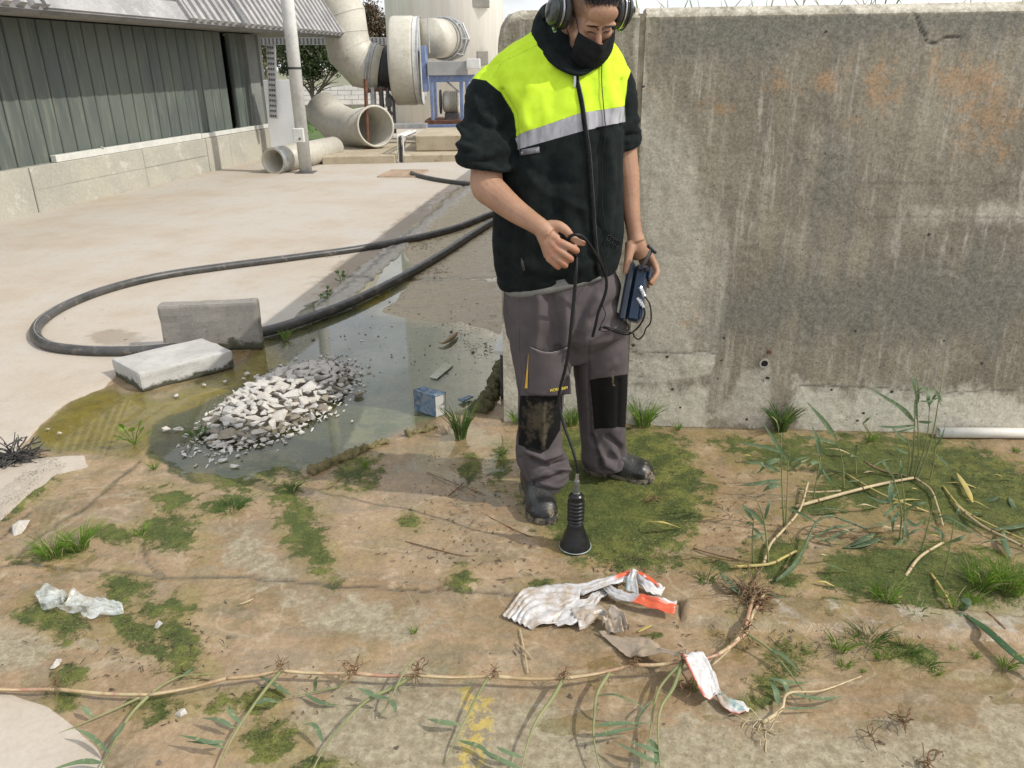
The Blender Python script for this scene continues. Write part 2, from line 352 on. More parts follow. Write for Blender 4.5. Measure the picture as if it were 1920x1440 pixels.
def ground_mat():
    t=NT('wet_mud_algae_concrete'); t.co=t.world()
    nA=t.noise(2.2,6,.6); nB=t.noise(9,7,.68); nC=t.noise(34,6,.7); nD=t.noise(130,4,.65); nL=t.noise(7,5,.6,co=t.world((.5,2.0,1)),dist=.4)
    def msk(a,amp,lo=.42,hi=.6,n=None):
        v=t.math('ADD',t.attr(a),t.math('MULTIPLY',t.math('SUBTRACT',n or nB,.5),amp)); return t.rng(v,lo,hi)
    mud=t.mix(t.rng(nA,.38,.62),(.225,.160,.095),(.315,.232,.148)); mud=t.mix(t.math('MULTIPLY',t.rng(nL,.45,.62),.7),mud,(.215,.175,.12)); mud=t.mix(t.rng(nB,.54,.66),mud,(.33,.255,.175)); mud=t.mix(t.math('MULTIPLY',t.rng(t.noise(3.1,8,.7,dist=1.2),.52,.62),.55),mud,(.16,.125,.07)); mud=t.mix(t.math('MULTIPLY',t.rng(nC,.6,.72),.4),mud,(.14,.10,.06)); mud=t.mix(t.math('MULTIPLY',t.rng(nD,.6,.7),.15),mud,(.36,.31,.24)); mud=t.mix(t.math('MULTIPLY',t.rng(t.noise(1.7,7,.7,dist=.6),.5,.66),.28),mud,(.185,.152,.05)); rb=t.math('ABSOLUTE',t.math('SUBTRACT',t.noise(1.5,3,.5,dist=.9),.5)); rl=t.rng(rb,.0,.010,1,0); mud=t.mix(t.math('MULTIPLY',rl,.45),mud,(.36,.30,.21))
    rgh=t.mix(t.rng(nC,.35,.7),(.215,.182,.122),(.335,.295,.212)); rgh=t.mix(t.rng(nD,.58,.7),rgh,(.17,.14,.10))
    dry=t.mix(t.rng(nA,.3,.7),(.395,.335,.262),(.43,.38,.31)); dry=t.mix(t.rng(t.noise(.9,5,.6,co=t.world((1,.8,1))),.42,.6),dry,(.43,.395,.34)); dry=t.mix(t.math('MULTIPLY',t.rng(nB,.5,.7),.35),dry,(.34,.28,.21)); dry=t.mix(t.math('MULTIPLY',t.rng(nD,.66,.74),.15),dry,(.25,.2,.15)); dry=t.mix(t.math('MULTIPLY',t.rng(nC,.62,.72),.25),dry,(.33,.28,.22))
    grit=t.mix(t.rng(nB,.35,.65),(.30,.24,.15),(.40,.335,.225)); grit=t.mix(t.rng(nD,.56,.66),grit,(.08,.075,.06)); grit=t.mix(t.rng(nC,.62,.7),grit,(.06,.06,.05))
    wat=t.mix(t.rng(nB,.4,.6),(.115,.118,.068),(.185,.18,.112)); wat=t.mix(t.rng(t.noise(5,6,.65),.5,.62),wat,(.10,.12,.075)); wat=t.mix(t.rng(nC,.6,.7),wat,(.07,.078,.045)); wat=t.mix(t.math('MULTIPLY',t.rng(nD,.58,.66),.6),wat,(.07,.07,.045))
    oli=t.mix(t.rng(nB,.35,.65),(.155,.120,.022),(.225,.175,.038)); oli=t.mix(t.rng(nC,.55,.7),oli,(.09,.085,.025))
    drk=t.mix(t.rng(nB,.35,.65),(.036,.042,.014),(.08,.078,.028)); drk=t.mix(t.rng(nC,.55,.7),drk,(.11,.11,.05))
    alg=t.mix(t.rng(nB,.4,.6),(.048,.066,.016),(.135,.142,.038)); alg=t.mix(t.rng(nC,.5,.66),alg,(.05,.056,.014)); alg=t.mix(t.rng(nD,.58,.68),alg,(.22,.215,.09)); alg=t.mix(t.math('MULTIPLY',t.rng(t.noise(1.1,3,.5),.46,.58),.55),alg,(.062,.082,.02)); alg=t.mix(t.math('MULTIPLY',t.rng(nD,.3,.42,1,0),.7),alg,(.03,.032,.01))
    c=t.mix(msk('rough',2.2,.35,.75),mud,rgh)
    c=t.mix(msk('grit',.5),c,grit); mw=msk('water',1.2,.3,.7); c=t.mix(mw,c,wat)
    c=t.mix(t.math('MULTIPLY',msk('olive',.9,.3,.7),t.rng(t.attr('water'),0,1,.3,1)),c,oli); c=t.mix(msk('dark',.9),c,drk)
    mf=msk('algae',2.0,.12,.5,n=t.noise(5,6,.7)); c=t.mix(t.math('MULTIPLY',mf,.5),c,(.19,.16,.06)); ma=msk('algae',2.4,.40,.62,n=t.noise(13,7,.72)); c=t.mix(ma,c,alg)
    md=msk('dry',.16,.44,.56); c=t.mix(md,c,dry)
    c=t.mix(t.math('MULTIPLY',msk('damp',1.4,.3,.7),.55),c,(.20,.155,.105)); c=t.mix(msk('strip',.9),c,t.mix(t.rng(nC,.35,.65),(.27,.25,.2),(.38,.35,.3)))
    c=t.mix(t.math('MULTIPLY',msk('yellow',2.6,.62,.74,n=t.noise(34,7,.75)),.8),c,(.42,.325,.10))
    c=t.mix(t.math('MULTIPLY',t.attr('crack'),.75),c,(.05,.04,.03))
    wet=t.math('SUBTRACT',1,t.math('MAXIMUM',md,t.math('MULTIPLY',t.attr('rough'),.5)))
    r=t.mix(wet,(.85,)*3,t.mix(t.rng(nB,.4,.62),(.24,)*3,(.55,)*3)); r=t.mix(ma,r,(.72,)*3)
    hb=t.math('ADD',t.math('MULTIPLY',nC,.6),t.math('MULTIPLY',nD,.35)); hb=t.math('MULTIPLY',hb,t.rng(t.attr('dry'),0,1,1,.3)); hb=t.math('ADD',hb,t.math('MULTIPLY',t.math('MULTIPLY',nD,ma),1.1))
    t.bump(hb,.6,.009)
    c=t.mix(t.math('MULTIPLY',t.rng(t.attr('dry'),0,1,.24,.10),1),c,t.mix(t.rng(t.noise(60,6,.8),.32,.68),(0,)*3,(1,)*3),'SOFT_LIGHT')
    hs=t.n('ShaderNodeHueSaturation'); hs.inputs['Saturation'].default_value=1.10; t.L(c,hs.inputs['Color']); c=t.mix(t.rng(t.attr('dry'),.3,.7),hs.outputs[0],c)
    return t.fin(c,r,0,.4)
M['ground']=ground_mat()
def build_ground():
    ys=[-6,-3,-1,0,.4]; y=.75
    while y<7.5: ys.append(y); y*=1.0052 if y>2.2 else 1.0062
    while y<16: ys.append(y); y*=1.02
    while y<900: ys.append(y); y*=1.25
    ys=np.array(ys); nx=620; s=np.linspace(-1,1,nx); hw=1.5+.85*np.clip(ys,0,1e9); hw=np.where(ys>18,hw*2,hw)
    XX=s[None,:]*hw[:,None]; YY=np.repeat(ys[:,None],nx,1); V=np.stack([XX.ravel(),YY.ravel(),np.zeros(XX.size)],1)
    z,A=ground_fields(V); V[:,2]=z
    ny=len(ys); i=np.arange((ny-1)*(nx-1)); a=(i//(nx-1))*nx+i%(nx-1)
    return mesh('ground',V,np.stack([a,a+1,a+1+nx,a+nx],1),M['ground'],smooth=True,kind='structure',attrs=A)
GROUND=build_ground()
print('ground',time.time()-T0,len(GROUND.data.vertices))
# shallow standing water
t=NT('shallow_murky_water'); t.co=t.world()
tr=t.n('ShaderNodeBsdfTransparent'); tr.inputs[0].default_value=(.90,.91,.84,1); gl=t.n('ShaderNodeBsdfGlossy'); gl.inputs['Roughness'].default_value=.03; gl.inputs[0].default_value=(1,1,1,1)
bpn=t.n('ShaderNodeBump'); bpn.inputs['Strength'].default_value=.015; bpn.inputs['Distance'].default_value=.004
t.L(t.noise(26,3,.5,co=t.world((1,.5,1))),bpn.inputs['Height']); t.L(bpn.outputs[0],gl.inputs['Normal']); pass
mx=t.n('ShaderNodeMixShader'); lw=t.n('ShaderNodeLayerWeight'); lw.inputs[0].default_value=.5; t.L(bpn.outputs[0],lw.inputs['Normal']); t.L(t.math('ADD',t.math('MULTIPLY',t.math('POWER',lw.outputs['Facing'],4.2),.80),.03,clamp=True),mx.inputs[0]); t.L(tr.outputs[0],mx.inputs[1]); t.L(gl.outputs[0],mx.inputs[2]); t.L(mx.outputs[0],t.o.inputs['Surface'])
M['water']=t.m
# lawn and road beyond the yard
M['lawn']=pmat('lawn_ground',(.06,.11,.02),(.09,.14,.03),2,.9,30,.4)
mesh('lawn',[(-14,18,.035),(-4.3,18,.035),(-5.2,34,.035),(-22,34,.035)],[(0,1,2,3)],M['lawn'],kind='structure')
M['asph']=pmat('far_asphalt',(.16,.16,.155),(.2,.2,.19),2,.9)
mesh('road',[(-30,34.3,.035),(8,34.3,.035),(8,36.8,.035),(-30,36.8,.035)],[(0,1,2,3)],M['asph'],kind='structure')
mesh('field',[(-200,38.5,.035),(200,38.5,.035),(200,380,.035),(-200,380,.035)],[(0,1,2,3)],pmat('far_field',(.14,.15,.08),(.2,.19,.12),.1,.9),kind='structure')
rg=random.Random(4); mb=MB()
for i in range(5200):
    x=rg.uniform(-9.5,-5.0); y=rg.uniform(18.2,30); h=rg.uniform(.04,.11); a=rg.uniform(0,6.28); c,s_=math.cos(a)*.012,math.sin(a)*.012
    mb.add([(x-c,y-s_,.03),(x+c,y+s_,.03),(x+rg.uniform(-.03,.03),y+rg.uniform(-.03,.03),h+.02)],[(0,1,2)])
mb.make('lawn_grass',pmat('lawn_blades',(.06,.13,.02),(.11,.19,.04),3,.7,bst=0),label='bright green lawn grass growing behind the duct elbows and the white pole',cat='grass',kind='stuff')
# ================================================================ CONCRETE TANK
WL=gz(945,790); WR=gz(1740,813); wu=nrm(WR-WL); wn_=np.array([wu[1],-wu[0],0])  # n towards the camera
WTOP=1.78
V,Fs=sheetgrid(90,90,lambda u,v:np.stack([-3.2+u*6.4,.95+v*6.8,u*0+.0005],1))
def tank_cut(V,Fs):  # keep the water on the yard side of the tank walls
    c=V[Fs].mean(1); ok=(c[:,0]< -.03+(c[:,1]-3.38)*.122)|(np.abs((c-WL)@wn_)<.08)|((c-WL)@wn_>0); return Fs[ok]
mesh('water',V,tank_cut(V,Fs),M['water'],kind='structure')
def wallP(t,z,off=0): return np.stack([WL[0]+wu[0]*t+wn_[0]*off,WL[1]+wu[1]*t+wn_[1]*off,z],-1) if hasattr(t,'shape') else np.array([WL[0]+wu[0]*t+wn_[0]*off,WL[1]+wu[1]*t+wn_[1]*off,z])
def wt(px,py): p=gpl(px,py,WL,wn_); return float(np.dot(p-WL,wu)),float(p[2])
def wall_mat():
    t=NT('weathered_cast_concrete'); t.co=t.world()
    nS=t.noise(6,7,.68,co=t.world((1.6,1.6,.16))); nS2=t.noise(19,6,.7,co=t.world((1.3,1.3,.13))); nA=t.noise(2.1,6,.65); nB=t.noise(11,8,.72,co=t.world((1,1,.6))); nC=t.noise(48,6,.7); nD=t.noise(170,3,.6)
    base=t.mix(t.rng(nA,.35,.65),(.205,.180,.132),(.28,.25,.185)); base=t.mix(t.math('MULTIPLY',t.rng(nS,.42,.66),.7),base,(.18,.16,.122)); base=t.mix(t.math('MULTIPLY',t.rng(nS2,.5,.68),1.0),base,(.37,.335,.27))
    base=t.mix(t.math('MULTIPLY',t.rng(nB,.55,.7),.45),base,(.33,.31,.26))
    def msk(a,amp,lo=.4,hi=.62,n=None):
        v=t.math('ADD',t.attr(a),t.math('MULTIPLY',t.math('SUBTRACT',n or nB,.5),amp)); return t.rng(v,lo,hi)
    c=t.mix(msk('darkbl',1.6,.25,.85,n=nS),base,t.mix(t.rng(nC,.35,.65),(.155,.147,.117),(.205,.19,.152)))
    c=t.mix(msk('light',1.8,.3,.9,n=nS),c,t.mix(t.rng(nB,.35,.65),(.37,.345,.275),(.45,.415,.335)))
    c=t.mix(t.math('MULTIPLY',msk('orange',3.4,.45,.95,n=t.noise(13,9,.8)),.5),c,t.mix(nC,(.36,.19,.08),(.44,.28,.14)))
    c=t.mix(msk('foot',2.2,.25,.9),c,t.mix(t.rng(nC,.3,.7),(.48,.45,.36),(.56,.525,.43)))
    c=t.mix(t.math('MULTIPLY',msk('rust',2.4,.45,.95,n=nS2),.8),c,(.14,.06,.025))
    c=t.mix(t.attr('line'),c,(.09,.08,.065))
    c=t.mix(t.math('MULTIPLY',t.rng(nD,.63,.70),.35),c,(.09,.08,.065)); c=t.mix(t.math('MULTIPLY',t.rng(nC,.66,.73),.5),c,(.07,.062,.05))
    c=t.mix(.38,c,t.mix(t.rng(t.noise(90,5,.75),.3,.7),(.0,)*3,(1,)*3),'SOFT_LIGHT')
    t.bump(t.math('ADD',t.math('MULTIPLY',nC,.6),t.math('ADD',t.math('MULTIPLY',nD,.4),t.math('MULTIPLY',nB,.7))),.42,.006)
    return t.fin(c,.85,0,.3)
M['wall']=wall_mat()
def wall_attrs(V):
    X,Y,_=projV(V); X=X+(vn(V,8,2)-.5)*26; Y=Y+(vn(V,8,6)-.5)*20
    A={}
    A['light']=np.maximum.reduce([pm(X,Y,[(1200,170),(1255,190),(1330,380),(1350,520),(1300,700),(1190,700),(1190,300)],60),pm(X,Y,[(1190,20),(1215,40),(1225,300),(1195,400)],8)*.9,pm(X,Y,[(1330,790),(1395,700),(1440,690),(1450,800)],10),pm(X,Y,[(900,600),(1190,600),(1190,800),(900,800)],14),pm(X,Y,[(1700,380),(1960,370),(1960,420),(1700,430)],16)*.6])
    A['darkbl']=np.maximum.reduce([pm(X,Y,[(1230,12),(1990,0),(1990,60),(1560,80),(1450,110),(1240,110)],50),pm(X,Y,[(1300,560),(1480,480),(1990,470),(1990,640),(1700,660),(1500,660),(1480,640),(1320,640)],70)*.85,pm(X,Y,[(1500,240),(1640,250),(1640,480),(1480,560)],60)*.6])
    A['orange']=np.maximum.reduce([em(X,Y,1560,150,50,34,0,1.3),em(X,Y,1660,160,42,50,0,1.3)*1.1,em(X,Y,1680,60,20,26,0,1.3)*.7,em(X,Y,1820,150,70,60,0,1.3)*1.1,em(X,Y,1860,230,70,70,0,1.3)*.9,em(X,Y,1450,165,50,24,0,1.3)*.8,em(X,Y,1345,195,26,14,0,1.3)*1.2,em(X,Y,1250,130,40,50,0,1.3)*.4,em(X,Y,1290,590,40,34,0)*.5,em(X,Y,1620,230,60,110,0,1.3)*.55,em(X,Y,1000,120,60,60,0,1.3)*.8,em(X,Y,1080,60,80,40,0,1.3)*.6])
    lo=np.maximum(pm(X,Y,[(1500,720),(1990,735),(1990,860),(1480,840)],30),pm(X,Y,[(1190,720),(1330,725),(1335,830),(1150,830),(940,830),(940,700)],26))
    A['foot']=np.maximum(lo,pm(X,Y,[(1180,665),(1340,663),(1330,700),(1180,720)],5)*.7)
    A['rust']=pm(X,Y,[(1832,60),(1842,62),(1826,150),(1808,215),(1806,210),(1822,140)],7)*.75+em(X,Y,1442,668,5,14,0)*.7+em(X,Y,1600,770,40,40,0)*.25
    Xr,Yr,_=projV(V); Xr=Xr+(vn(V,40,2)-.5)*9; Yr=Yr+(vn(V,40,6)-.5)*6
    ln=[[(1500,722),(1640,728),(1760,738),(1900,732)],[(1180,661),(1345,663)],[(1610,344),(1920,347)],[(1640,405),(1920,408)]]
    l=0
    for k,q in enumerate(ln): l=np.maximum(l,np.clip(1-sdline(Xr,Yr,q)/3.6,0,1)*(.6 if k<2 else .4))
    ck=[[(1702,12),(1722,40),(1728,62),(1733,74),(1745,80)],[(1745,80),(1790,68),(1800,72)]]
    for q in ck: l=np.maximum(l,np.clip(1-sdline(Xr,Yr,q)/4.0,0,1)*1.2)
    A['line']=l
    return A
def wall_panel(t0,t1,name,parent,lab,roundL=0,ch=.034,thick=.22,step=.0095):
    nt=int((t1-t0)/step); nz=int(WTOP/step); ts=np.linspace(t0,t1,nt); zs=np.linspace(-.05,WTOP-ch,nz)
    prof=[(z,0.0) for z in zs]+[(WTOP-ch*.5,-ch*.45),(WTOP,-ch),(WTOP,-thick),(WTOP-.3,-thick),(-.05,-thick)]
    V=[];m=len(prof)
    for t_ in ts:
        drop=0
        if roundL and t_-t0<roundL: q=(roundL-(t_-t0))/roundL; drop=roundL*(1-math.sqrt(max(0,1-q*q)))
        for z,o in prof:
            zz=min(z,WTOP-drop) if z<WTOP-.2 else z-drop
            V.append(wallP(t_,zz,o))
    V=np.array(V); i=np.arange((nt-1)*(m-1)); a=(i//(m-1))*m+i%(m-1); Fs=[tuple(x) for x in np.stack([a,a+m,a+m+1,a+1],1)]
    Fs.append(tuple(range(m))); Fs.append(tuple(range((nt-1)*m,nt*m))[::-1])
    n=vn(V,9,3)-.5; fr=(np.abs((V-WL)@wn_)<.001); A0_=wall_attrs(V); V=V+wn_*((n*.004+(vn(V,40,5)-.5)*.0025-np.clip(A0_['line']-.3,0,1)*.006)*fr)[:,None]
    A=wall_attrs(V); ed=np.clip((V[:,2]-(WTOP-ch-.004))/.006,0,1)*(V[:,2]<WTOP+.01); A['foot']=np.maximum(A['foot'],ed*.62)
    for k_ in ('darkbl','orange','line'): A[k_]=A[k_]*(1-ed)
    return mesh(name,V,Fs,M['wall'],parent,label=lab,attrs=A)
tank=thing('concrete_tank','grey weathered concrete tank with reeds growing inside, behind the worker','tank',tuple(WL))
tJ=wt(1190,300)[0]
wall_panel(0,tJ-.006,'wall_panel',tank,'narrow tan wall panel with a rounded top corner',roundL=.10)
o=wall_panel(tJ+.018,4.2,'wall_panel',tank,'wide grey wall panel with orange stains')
# joint strip, set back
mb=MB(); p=wallP(tJ+.006,WTOP/2-.02,-.03); mb.box(p,(.03,.05,WTOP),np.array([wu,-wn_,[0,0,1]]).T); mb.make('joint_strip',pmat('sandy_joint',(.30,.26,.19),(.2,.17,.12),30,.95,120,.6),tank)
# rough kicker line at the foot
# return wall running away from the camera + far wall
az=math.radians(7.0); rd=np.array([math.sin(az),math.cos(az),0]); rn=np.array([rd[1],-rd[0],0])
def slab(P0,d,L,th,side,h,name,parent,m,z0=-.05):
    mb=MB(); d=nrm(d); s_=side; c=np.array(P0)+d*L/2+s_*th/2; c=np.array([c[0],c[1],(h+z0)/2]); mb.bbox(c,(L,th,h-z0),.02,np.array([d,s_,[0,0,1]]).T); return mb.make(name,m,parent)
M['conc']=pmat('side_concrete',(.27,.25,.21),(.36,.335,.28),1.6,.85,45,.3,.006,c3=(.19,.175,.14))
slab(WL-wn_*.225+np.array([.004,0,0]),rd,9.2,.22,rn,WTOP,'side_wall',tank,M['conc'])
slab(WL+rd*9.6+rn*.1,rn,6,.22,rd,WTOP,'back_wall',tank,M['conc'])
# mud inside tank
q=[WL+rn*.2-wn_*.2,WL+wu*6.4-wn_*.2,WL+wu*6.4+rd*9,WL+rd*9.4+rn*.2]; mesh('tank_mud',[(a[0],a[1],1.35) for a in q],[(0,1,2,3)],pmat('tank_mud',(.1,.08,.05),(.15,.12,.08),3,.8),tank)
# pipe stub in the top of the joint, and weep hole low in the wall
def pipe(P0,P1,r,th=.006,n=24,inner=True):
    V,Fs=tubeVF([P0,P1],r,n,False); V2,F2=tubeVF([P0,P1],r-th,n,False); k=len(V)
    Fall=list(Fs)+[tuple(i+k for i in f)[::-1] for f in F2]
    for e in (0,1):
        for j in range(n):
            a=e*n+j;b=e*n+(j+1)%n; Fall.append((a,b,b+k,a+k)[::-1 if e==0 else 1])
    return np.concatenate([V,V2]),Fall
t1,z1=wt(1183,20)
V,Fs=pipe(wallP(t1,z1,.02),wallP(t1,z1,-.12),.020,.004); mesh('pipe_stub',V,Fs,M['conc'],smooth=False,label='small hollow pipe stub sticking out of the top of the wall joint',cat='pipe')
V,Fs=ellip(wallP(t1,z1,-.05),(wu*.0162,wn_*.05,np.array([0,0,.0162]))); mesh('bore',V,Fs,M['dark'],bpy.data.objects['pipe_stub'])
t2,z2=wt(1433,681)
V,Fs=pipe(wallP(t2,z2,.008),wallP(t2,z2,-.10),.0225,.007); hole=mesh('drain_hole',V,Fs,M['conc'],smooth=False,label='round drain hole low in the concrete tank wall',cat='drain hole')
V,Fs=ellip(wallP(t2,z2,.0),(wu*.0152,wn_*.006,np.array([0,0,.0152]))); mesh('bore',V,Fs,pmat('hole_dark',(.01,.01,.009),(.015,.014,.012),9,.9),hole)
t3,z3=wt(1442,659); V,Fs=tubeVF([wallP(t3,z3,-.02),wallP(t3,z3,.012)],.008,8); mesh('rusty_stub',V,Fs,M['rust'],hole)
# pits in the concrete
rg=random.Random(11); mb=MB()
for i in range(300):
    t_=rg.uniform(.15,2.25); z_=rg.uniform(.02,1.7)**1.0
    if rg.random()<.5: z_*=.3
    r=rg.choice([.0016,.002,.0026,.003]) if rg.random()<.93 else rg.uniform(.005,.009)
    c=wallP(t_,z_,.0002); n=7; V=[c+wn_*.0012+(wu*math.cos(a)*r*rg.uniform(.7,1.2)+np.array([0,0,math.sin(a)*r*rg.uniform(.6,1.1)])) for a in [6.283*k/n for k in range(n)]]; mb.add(V,[tuple(range(n))])
V=np.concatenate(mb.V); V=V+wn_*.0022
mesh('pits',V,mb.F,pmat('pit_dark',(.035,.03,.025),(.05,.045,.035),40,.95),tank)
bpy.data.objects['pits']['kind']='stuff'
# white plastic pipe at the foot of the wall
a=gz(1756,822); b=gz(1990,824); a[2]=b[2]=.03
V,Fs=pipe(a,b,.024,.003); mesh('white_pipe',V,Fs,pmat('white_pvc',(.62,.60,.54),(.55,.52,.45),4,.45,30,.05),smooth=True,label='white plastic pipe lying along the foot of the tank wall',cat='pipe')
print('tank',time.time()-T0)
# ================================================================ BUILDING (left)
A0=gz(0,419); B0=gz(481,303); bu=nrm(B0-A0); bn=np.array([bu[1],-bu[0],0]); LB=np.dot(gz(520,296)-A0,bu)
def bp(t_,off,z): return A0+bu*t_+bn*off+np.array([0,0,z-A0[2]])
def bt(px,py,off=0): p=gpl(px,py,A0+bn*off,bn); return float(np.dot(p-A0,bu)),float(p[2])
ZB=bt(62,313)[1]; OFFG=-.14; Tend=bt(521,232)[0]
ZG=np.mean([bt(100,37,OFFG)[1],bt(412,62,OFFG)[1]]); 
# eave edge offset: intersect rays with z=ZG
def offz(px,py,z): p=gz(px,py,z); return float(np.dot(p-A0,bn)),float(np.dot(p-A0,bu))
o1,s1=offz(137,20,ZG); o2,s2=offz(531,64,ZG); 
print('building',ZB,ZG,o1,s1,o2,s2,'Tend',Tend)
bld=thing('industrial_building','grey industrial building with ribbed fascia and greenish channel glass wall','building',tuple(A0))
BR=np.array([bu,-bn,[0,0,1]]).T
M['base_conc']=pmat('plinth_concrete',(.40,.38,.31),(.33,.32,.27),1.3,.85,40,.25,.006,c3=(.46,.44,.38),c3t=(.55,.65))
M['sill']=pmat('pale_profile',(.6,.6,.55),(.52,.52,.47),4,.5)
tb=[-5,-2.2,bt(70,380)[0],bt(278,340)[0],bt(392,300)[0],bt(436,300)[0],Tend]
for i,(a,b) in enumerate(zip(tb[:-1],tb[1:])):
    mb=MB(); mb.bbox(bp((a+b)/2,-.15-.004*(i%2),ZB/2-.03),(b-a-.012,.3,ZB+.06),.008,BR); mb.make('concrete_block',M['base_conc'],bld)
    if 1<i<4: mb=MB(); mb.box(bp((a+b)/2,.001,ZB*.52),(b-a-.02,.004,.008),BR); mb.make('board_joint',M['conc'],bld)
# channel glass
t=NT('channel_glass'); t.co=t.world(); n=t.noise(1.2,5,.6,co=t.world((1,1,.5))); n2=t.noise(14,5,.6,co=t.world((1,1,.1)))
c=t.mix(t.rng(n,.35,.65),(.082,.098,.092),(.115,.132,.114)); c=t.mix(t.math('MULTIPLY',t.rng(n2,.5,.7),.5),c,(.2,.21,.165)); t.fin(c,t.rng(n2,.3,.7,.35,.55),0,.2); M['cglass']=t.m
W=.262; k=0; x=-4.0; gapA=bt(418,120,OFFG)[0]; gapB=bt(438,120,OFFG)[0]; tgE=bt(492,120,OFFG)[0]
prof=[(-.5,0),(-.485,.022),(-.45,.03),(-.2,.018),(0,.014),(.2,.018),(.45,.03),(.485,.022),(.5,0)]
def gpane(x):
    V=[];Fs=[]
    for zz in (ZB-.0,ZG):
        for u,o in prof: V.append(bp(x+u*(W-.012),OFFG+o,zz))
        V.append(bp(x+.5*(W-.012),OFFG-.04,zz)); V.append(bp(x-.5*(W-.012),OFFG-.04,zz))
    m=len(prof)+2
    for i in range(m): j=(i+1)%m; Fs.append((i,j,j+m,i+m))
    Fs.append(tuple(range(m))[::-1]); Fs.append(tuple(range(m,2*m)))
    return mesh('glass_pane',V,Fs,M['cglass'],bld)
while x<tgE:
    if not(gapA-.05<x<gapB+.0): gpane(x)
    x+=W
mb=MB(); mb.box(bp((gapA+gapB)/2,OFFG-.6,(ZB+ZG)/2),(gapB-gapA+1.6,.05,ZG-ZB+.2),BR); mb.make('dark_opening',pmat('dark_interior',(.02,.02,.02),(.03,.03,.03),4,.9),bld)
mb=MB(); mb.box(bp((-4.2+tgE)/2,OFFG-.9,(ZB+ZG)/2),(tgE+4.2,.1,ZG-ZB+.3),BR); mb.box(bp(Tend-.12,OFFG-.45,(ZB+ZG)/2),(.1,.95,ZG-ZB),BR); mb.make('inner_wall',M['grey_box'],bld)
mb=MB(); mb.bbox(bp(bt(484,150)[0],OFFG-.01,(ZB+ZG)/2),(.36,.2,ZG-ZB-.006),.01,BR); mb.make('end_pillar',pmat('pillar_grey',(.16,.17,.16),(.2,.21,.19),3,.7),bld)
# soffit + mansard fascia
OE=.77; ZGE=2.165; tF=offz(600,71,ZG)[1]; t_s0=offz(145,22,ZG)[1]; t_s1=offz(357,46,ZG)[1]
M['fascia']=pmat('weathered_fascia',(.36,.35,.34),(.26,.255,.25),2.4,.8,30,.25,.006,c3=(.44,.43,.42),c3t=(.55,.7))
M['fascia_back']=pmat('fascia_recess_shade',(.13,.13,.125),(.19,.185,.18),4,.9)  # shade of the gaps between ribs painted into a darker backing colour
mb=MB(); mb.bbox(bp((tF-5)/2,(OE-1.2)/2,ZG+.08),(tF+5,OE+1.2,.12),.01,BR); mb.make('soffit',pmat('soffit_grey',(.25,.24,.21),(.31,.30,.26),2,.85,c3=(.36,.33,.26)),bld)
sn=nrm(-bn*.62+np.array([0,0,1.0])); hgt=2.6  # slope direction
sN=nrm(bn+np.array([0,0,.62]))
def fp(t_,s_,o=0): return bp(t_,OE+.03,ZGE+.02)+sn*s_+sN*o
RF=np.array([bu,sn,sN]).T
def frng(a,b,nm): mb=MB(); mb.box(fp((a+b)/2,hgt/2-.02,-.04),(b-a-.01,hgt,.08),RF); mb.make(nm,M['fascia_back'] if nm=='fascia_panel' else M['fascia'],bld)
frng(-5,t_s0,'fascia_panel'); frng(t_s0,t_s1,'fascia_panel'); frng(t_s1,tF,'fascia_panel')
sp=.20
def ribs(a,b):
    x=a+.1
    while x<b-.05:
        mb=MB(); V=[];
        for s_ in (0.0,hgt):
            for u,o in ((-.062,0.001),(-.048,.075),(.048,.075),(.062,0.001)): V.append(fp(x+u,s_,o))
        mb.add(V,[(0,1,5,4),(1,2,6,5),(2,3,7,6),(0,3,2,1),(4,5,6,7),(0,4,7,3)]); mb.make('rib',M['fascia'],bld); x+=sp
ribs(-1.2,t_s0); ribs(t_s1,tF)
for s_ in (.28,.60,.92,1.24):
    mb=MB(); mb.box(fp((t_s0+t_s1)/2,s_-.145,.012),(t_s1-t_s0-.06,.27,.024),RF); mb.make('fascia_board',M['fascia'],bld)
for xx in (t_s1-.02,t_s0+.02,tF-.02): mb=MB(); mb.box(fp(xx,hgt/2,.03),(.06,hgt,.09),RF); mb.make('fascia_edge',M['fascia'],bld)
# roof body behind the fascia
mb=MB(); mb.box(bp((tF-5)/2,OE-1.3-3,ZG+1.1),(tF+5,5.2,2.0),BR); mb.make('roof_body',M['fascia'],bld)
# white profile lying on the plinth + stone on it
ta=bt(98,288,-.05)[0]; tc_=bt(372,245,-.05)[0]; td=bt(516,225,-.05)[0]
mb=MB(); mb.bbox(bp((ta+tc_)/2,-.05,ZB+.045),(tc_-ta,.08,.085),.006,BR); mb.make('white_profile',M['sill'],label='longer white metal profile lying on the concrete plinth below the glass wall',cat='metal profile')
mb=MB(); mb.bbox(bp((tc_+td)/2+.02,-.06,ZB+.04),(td-tc_-.02,.08,.07),.006,BR); mb.make('white_profile',M['sill'],label='shorter grey white metal profile at the far end of the concrete plinth',cat='metal profile')
print('bld',time.time()-T0)
# ================================================================ FAR BACKGROUND
def XZ(px,py,Y): return gy(px,py,Y)
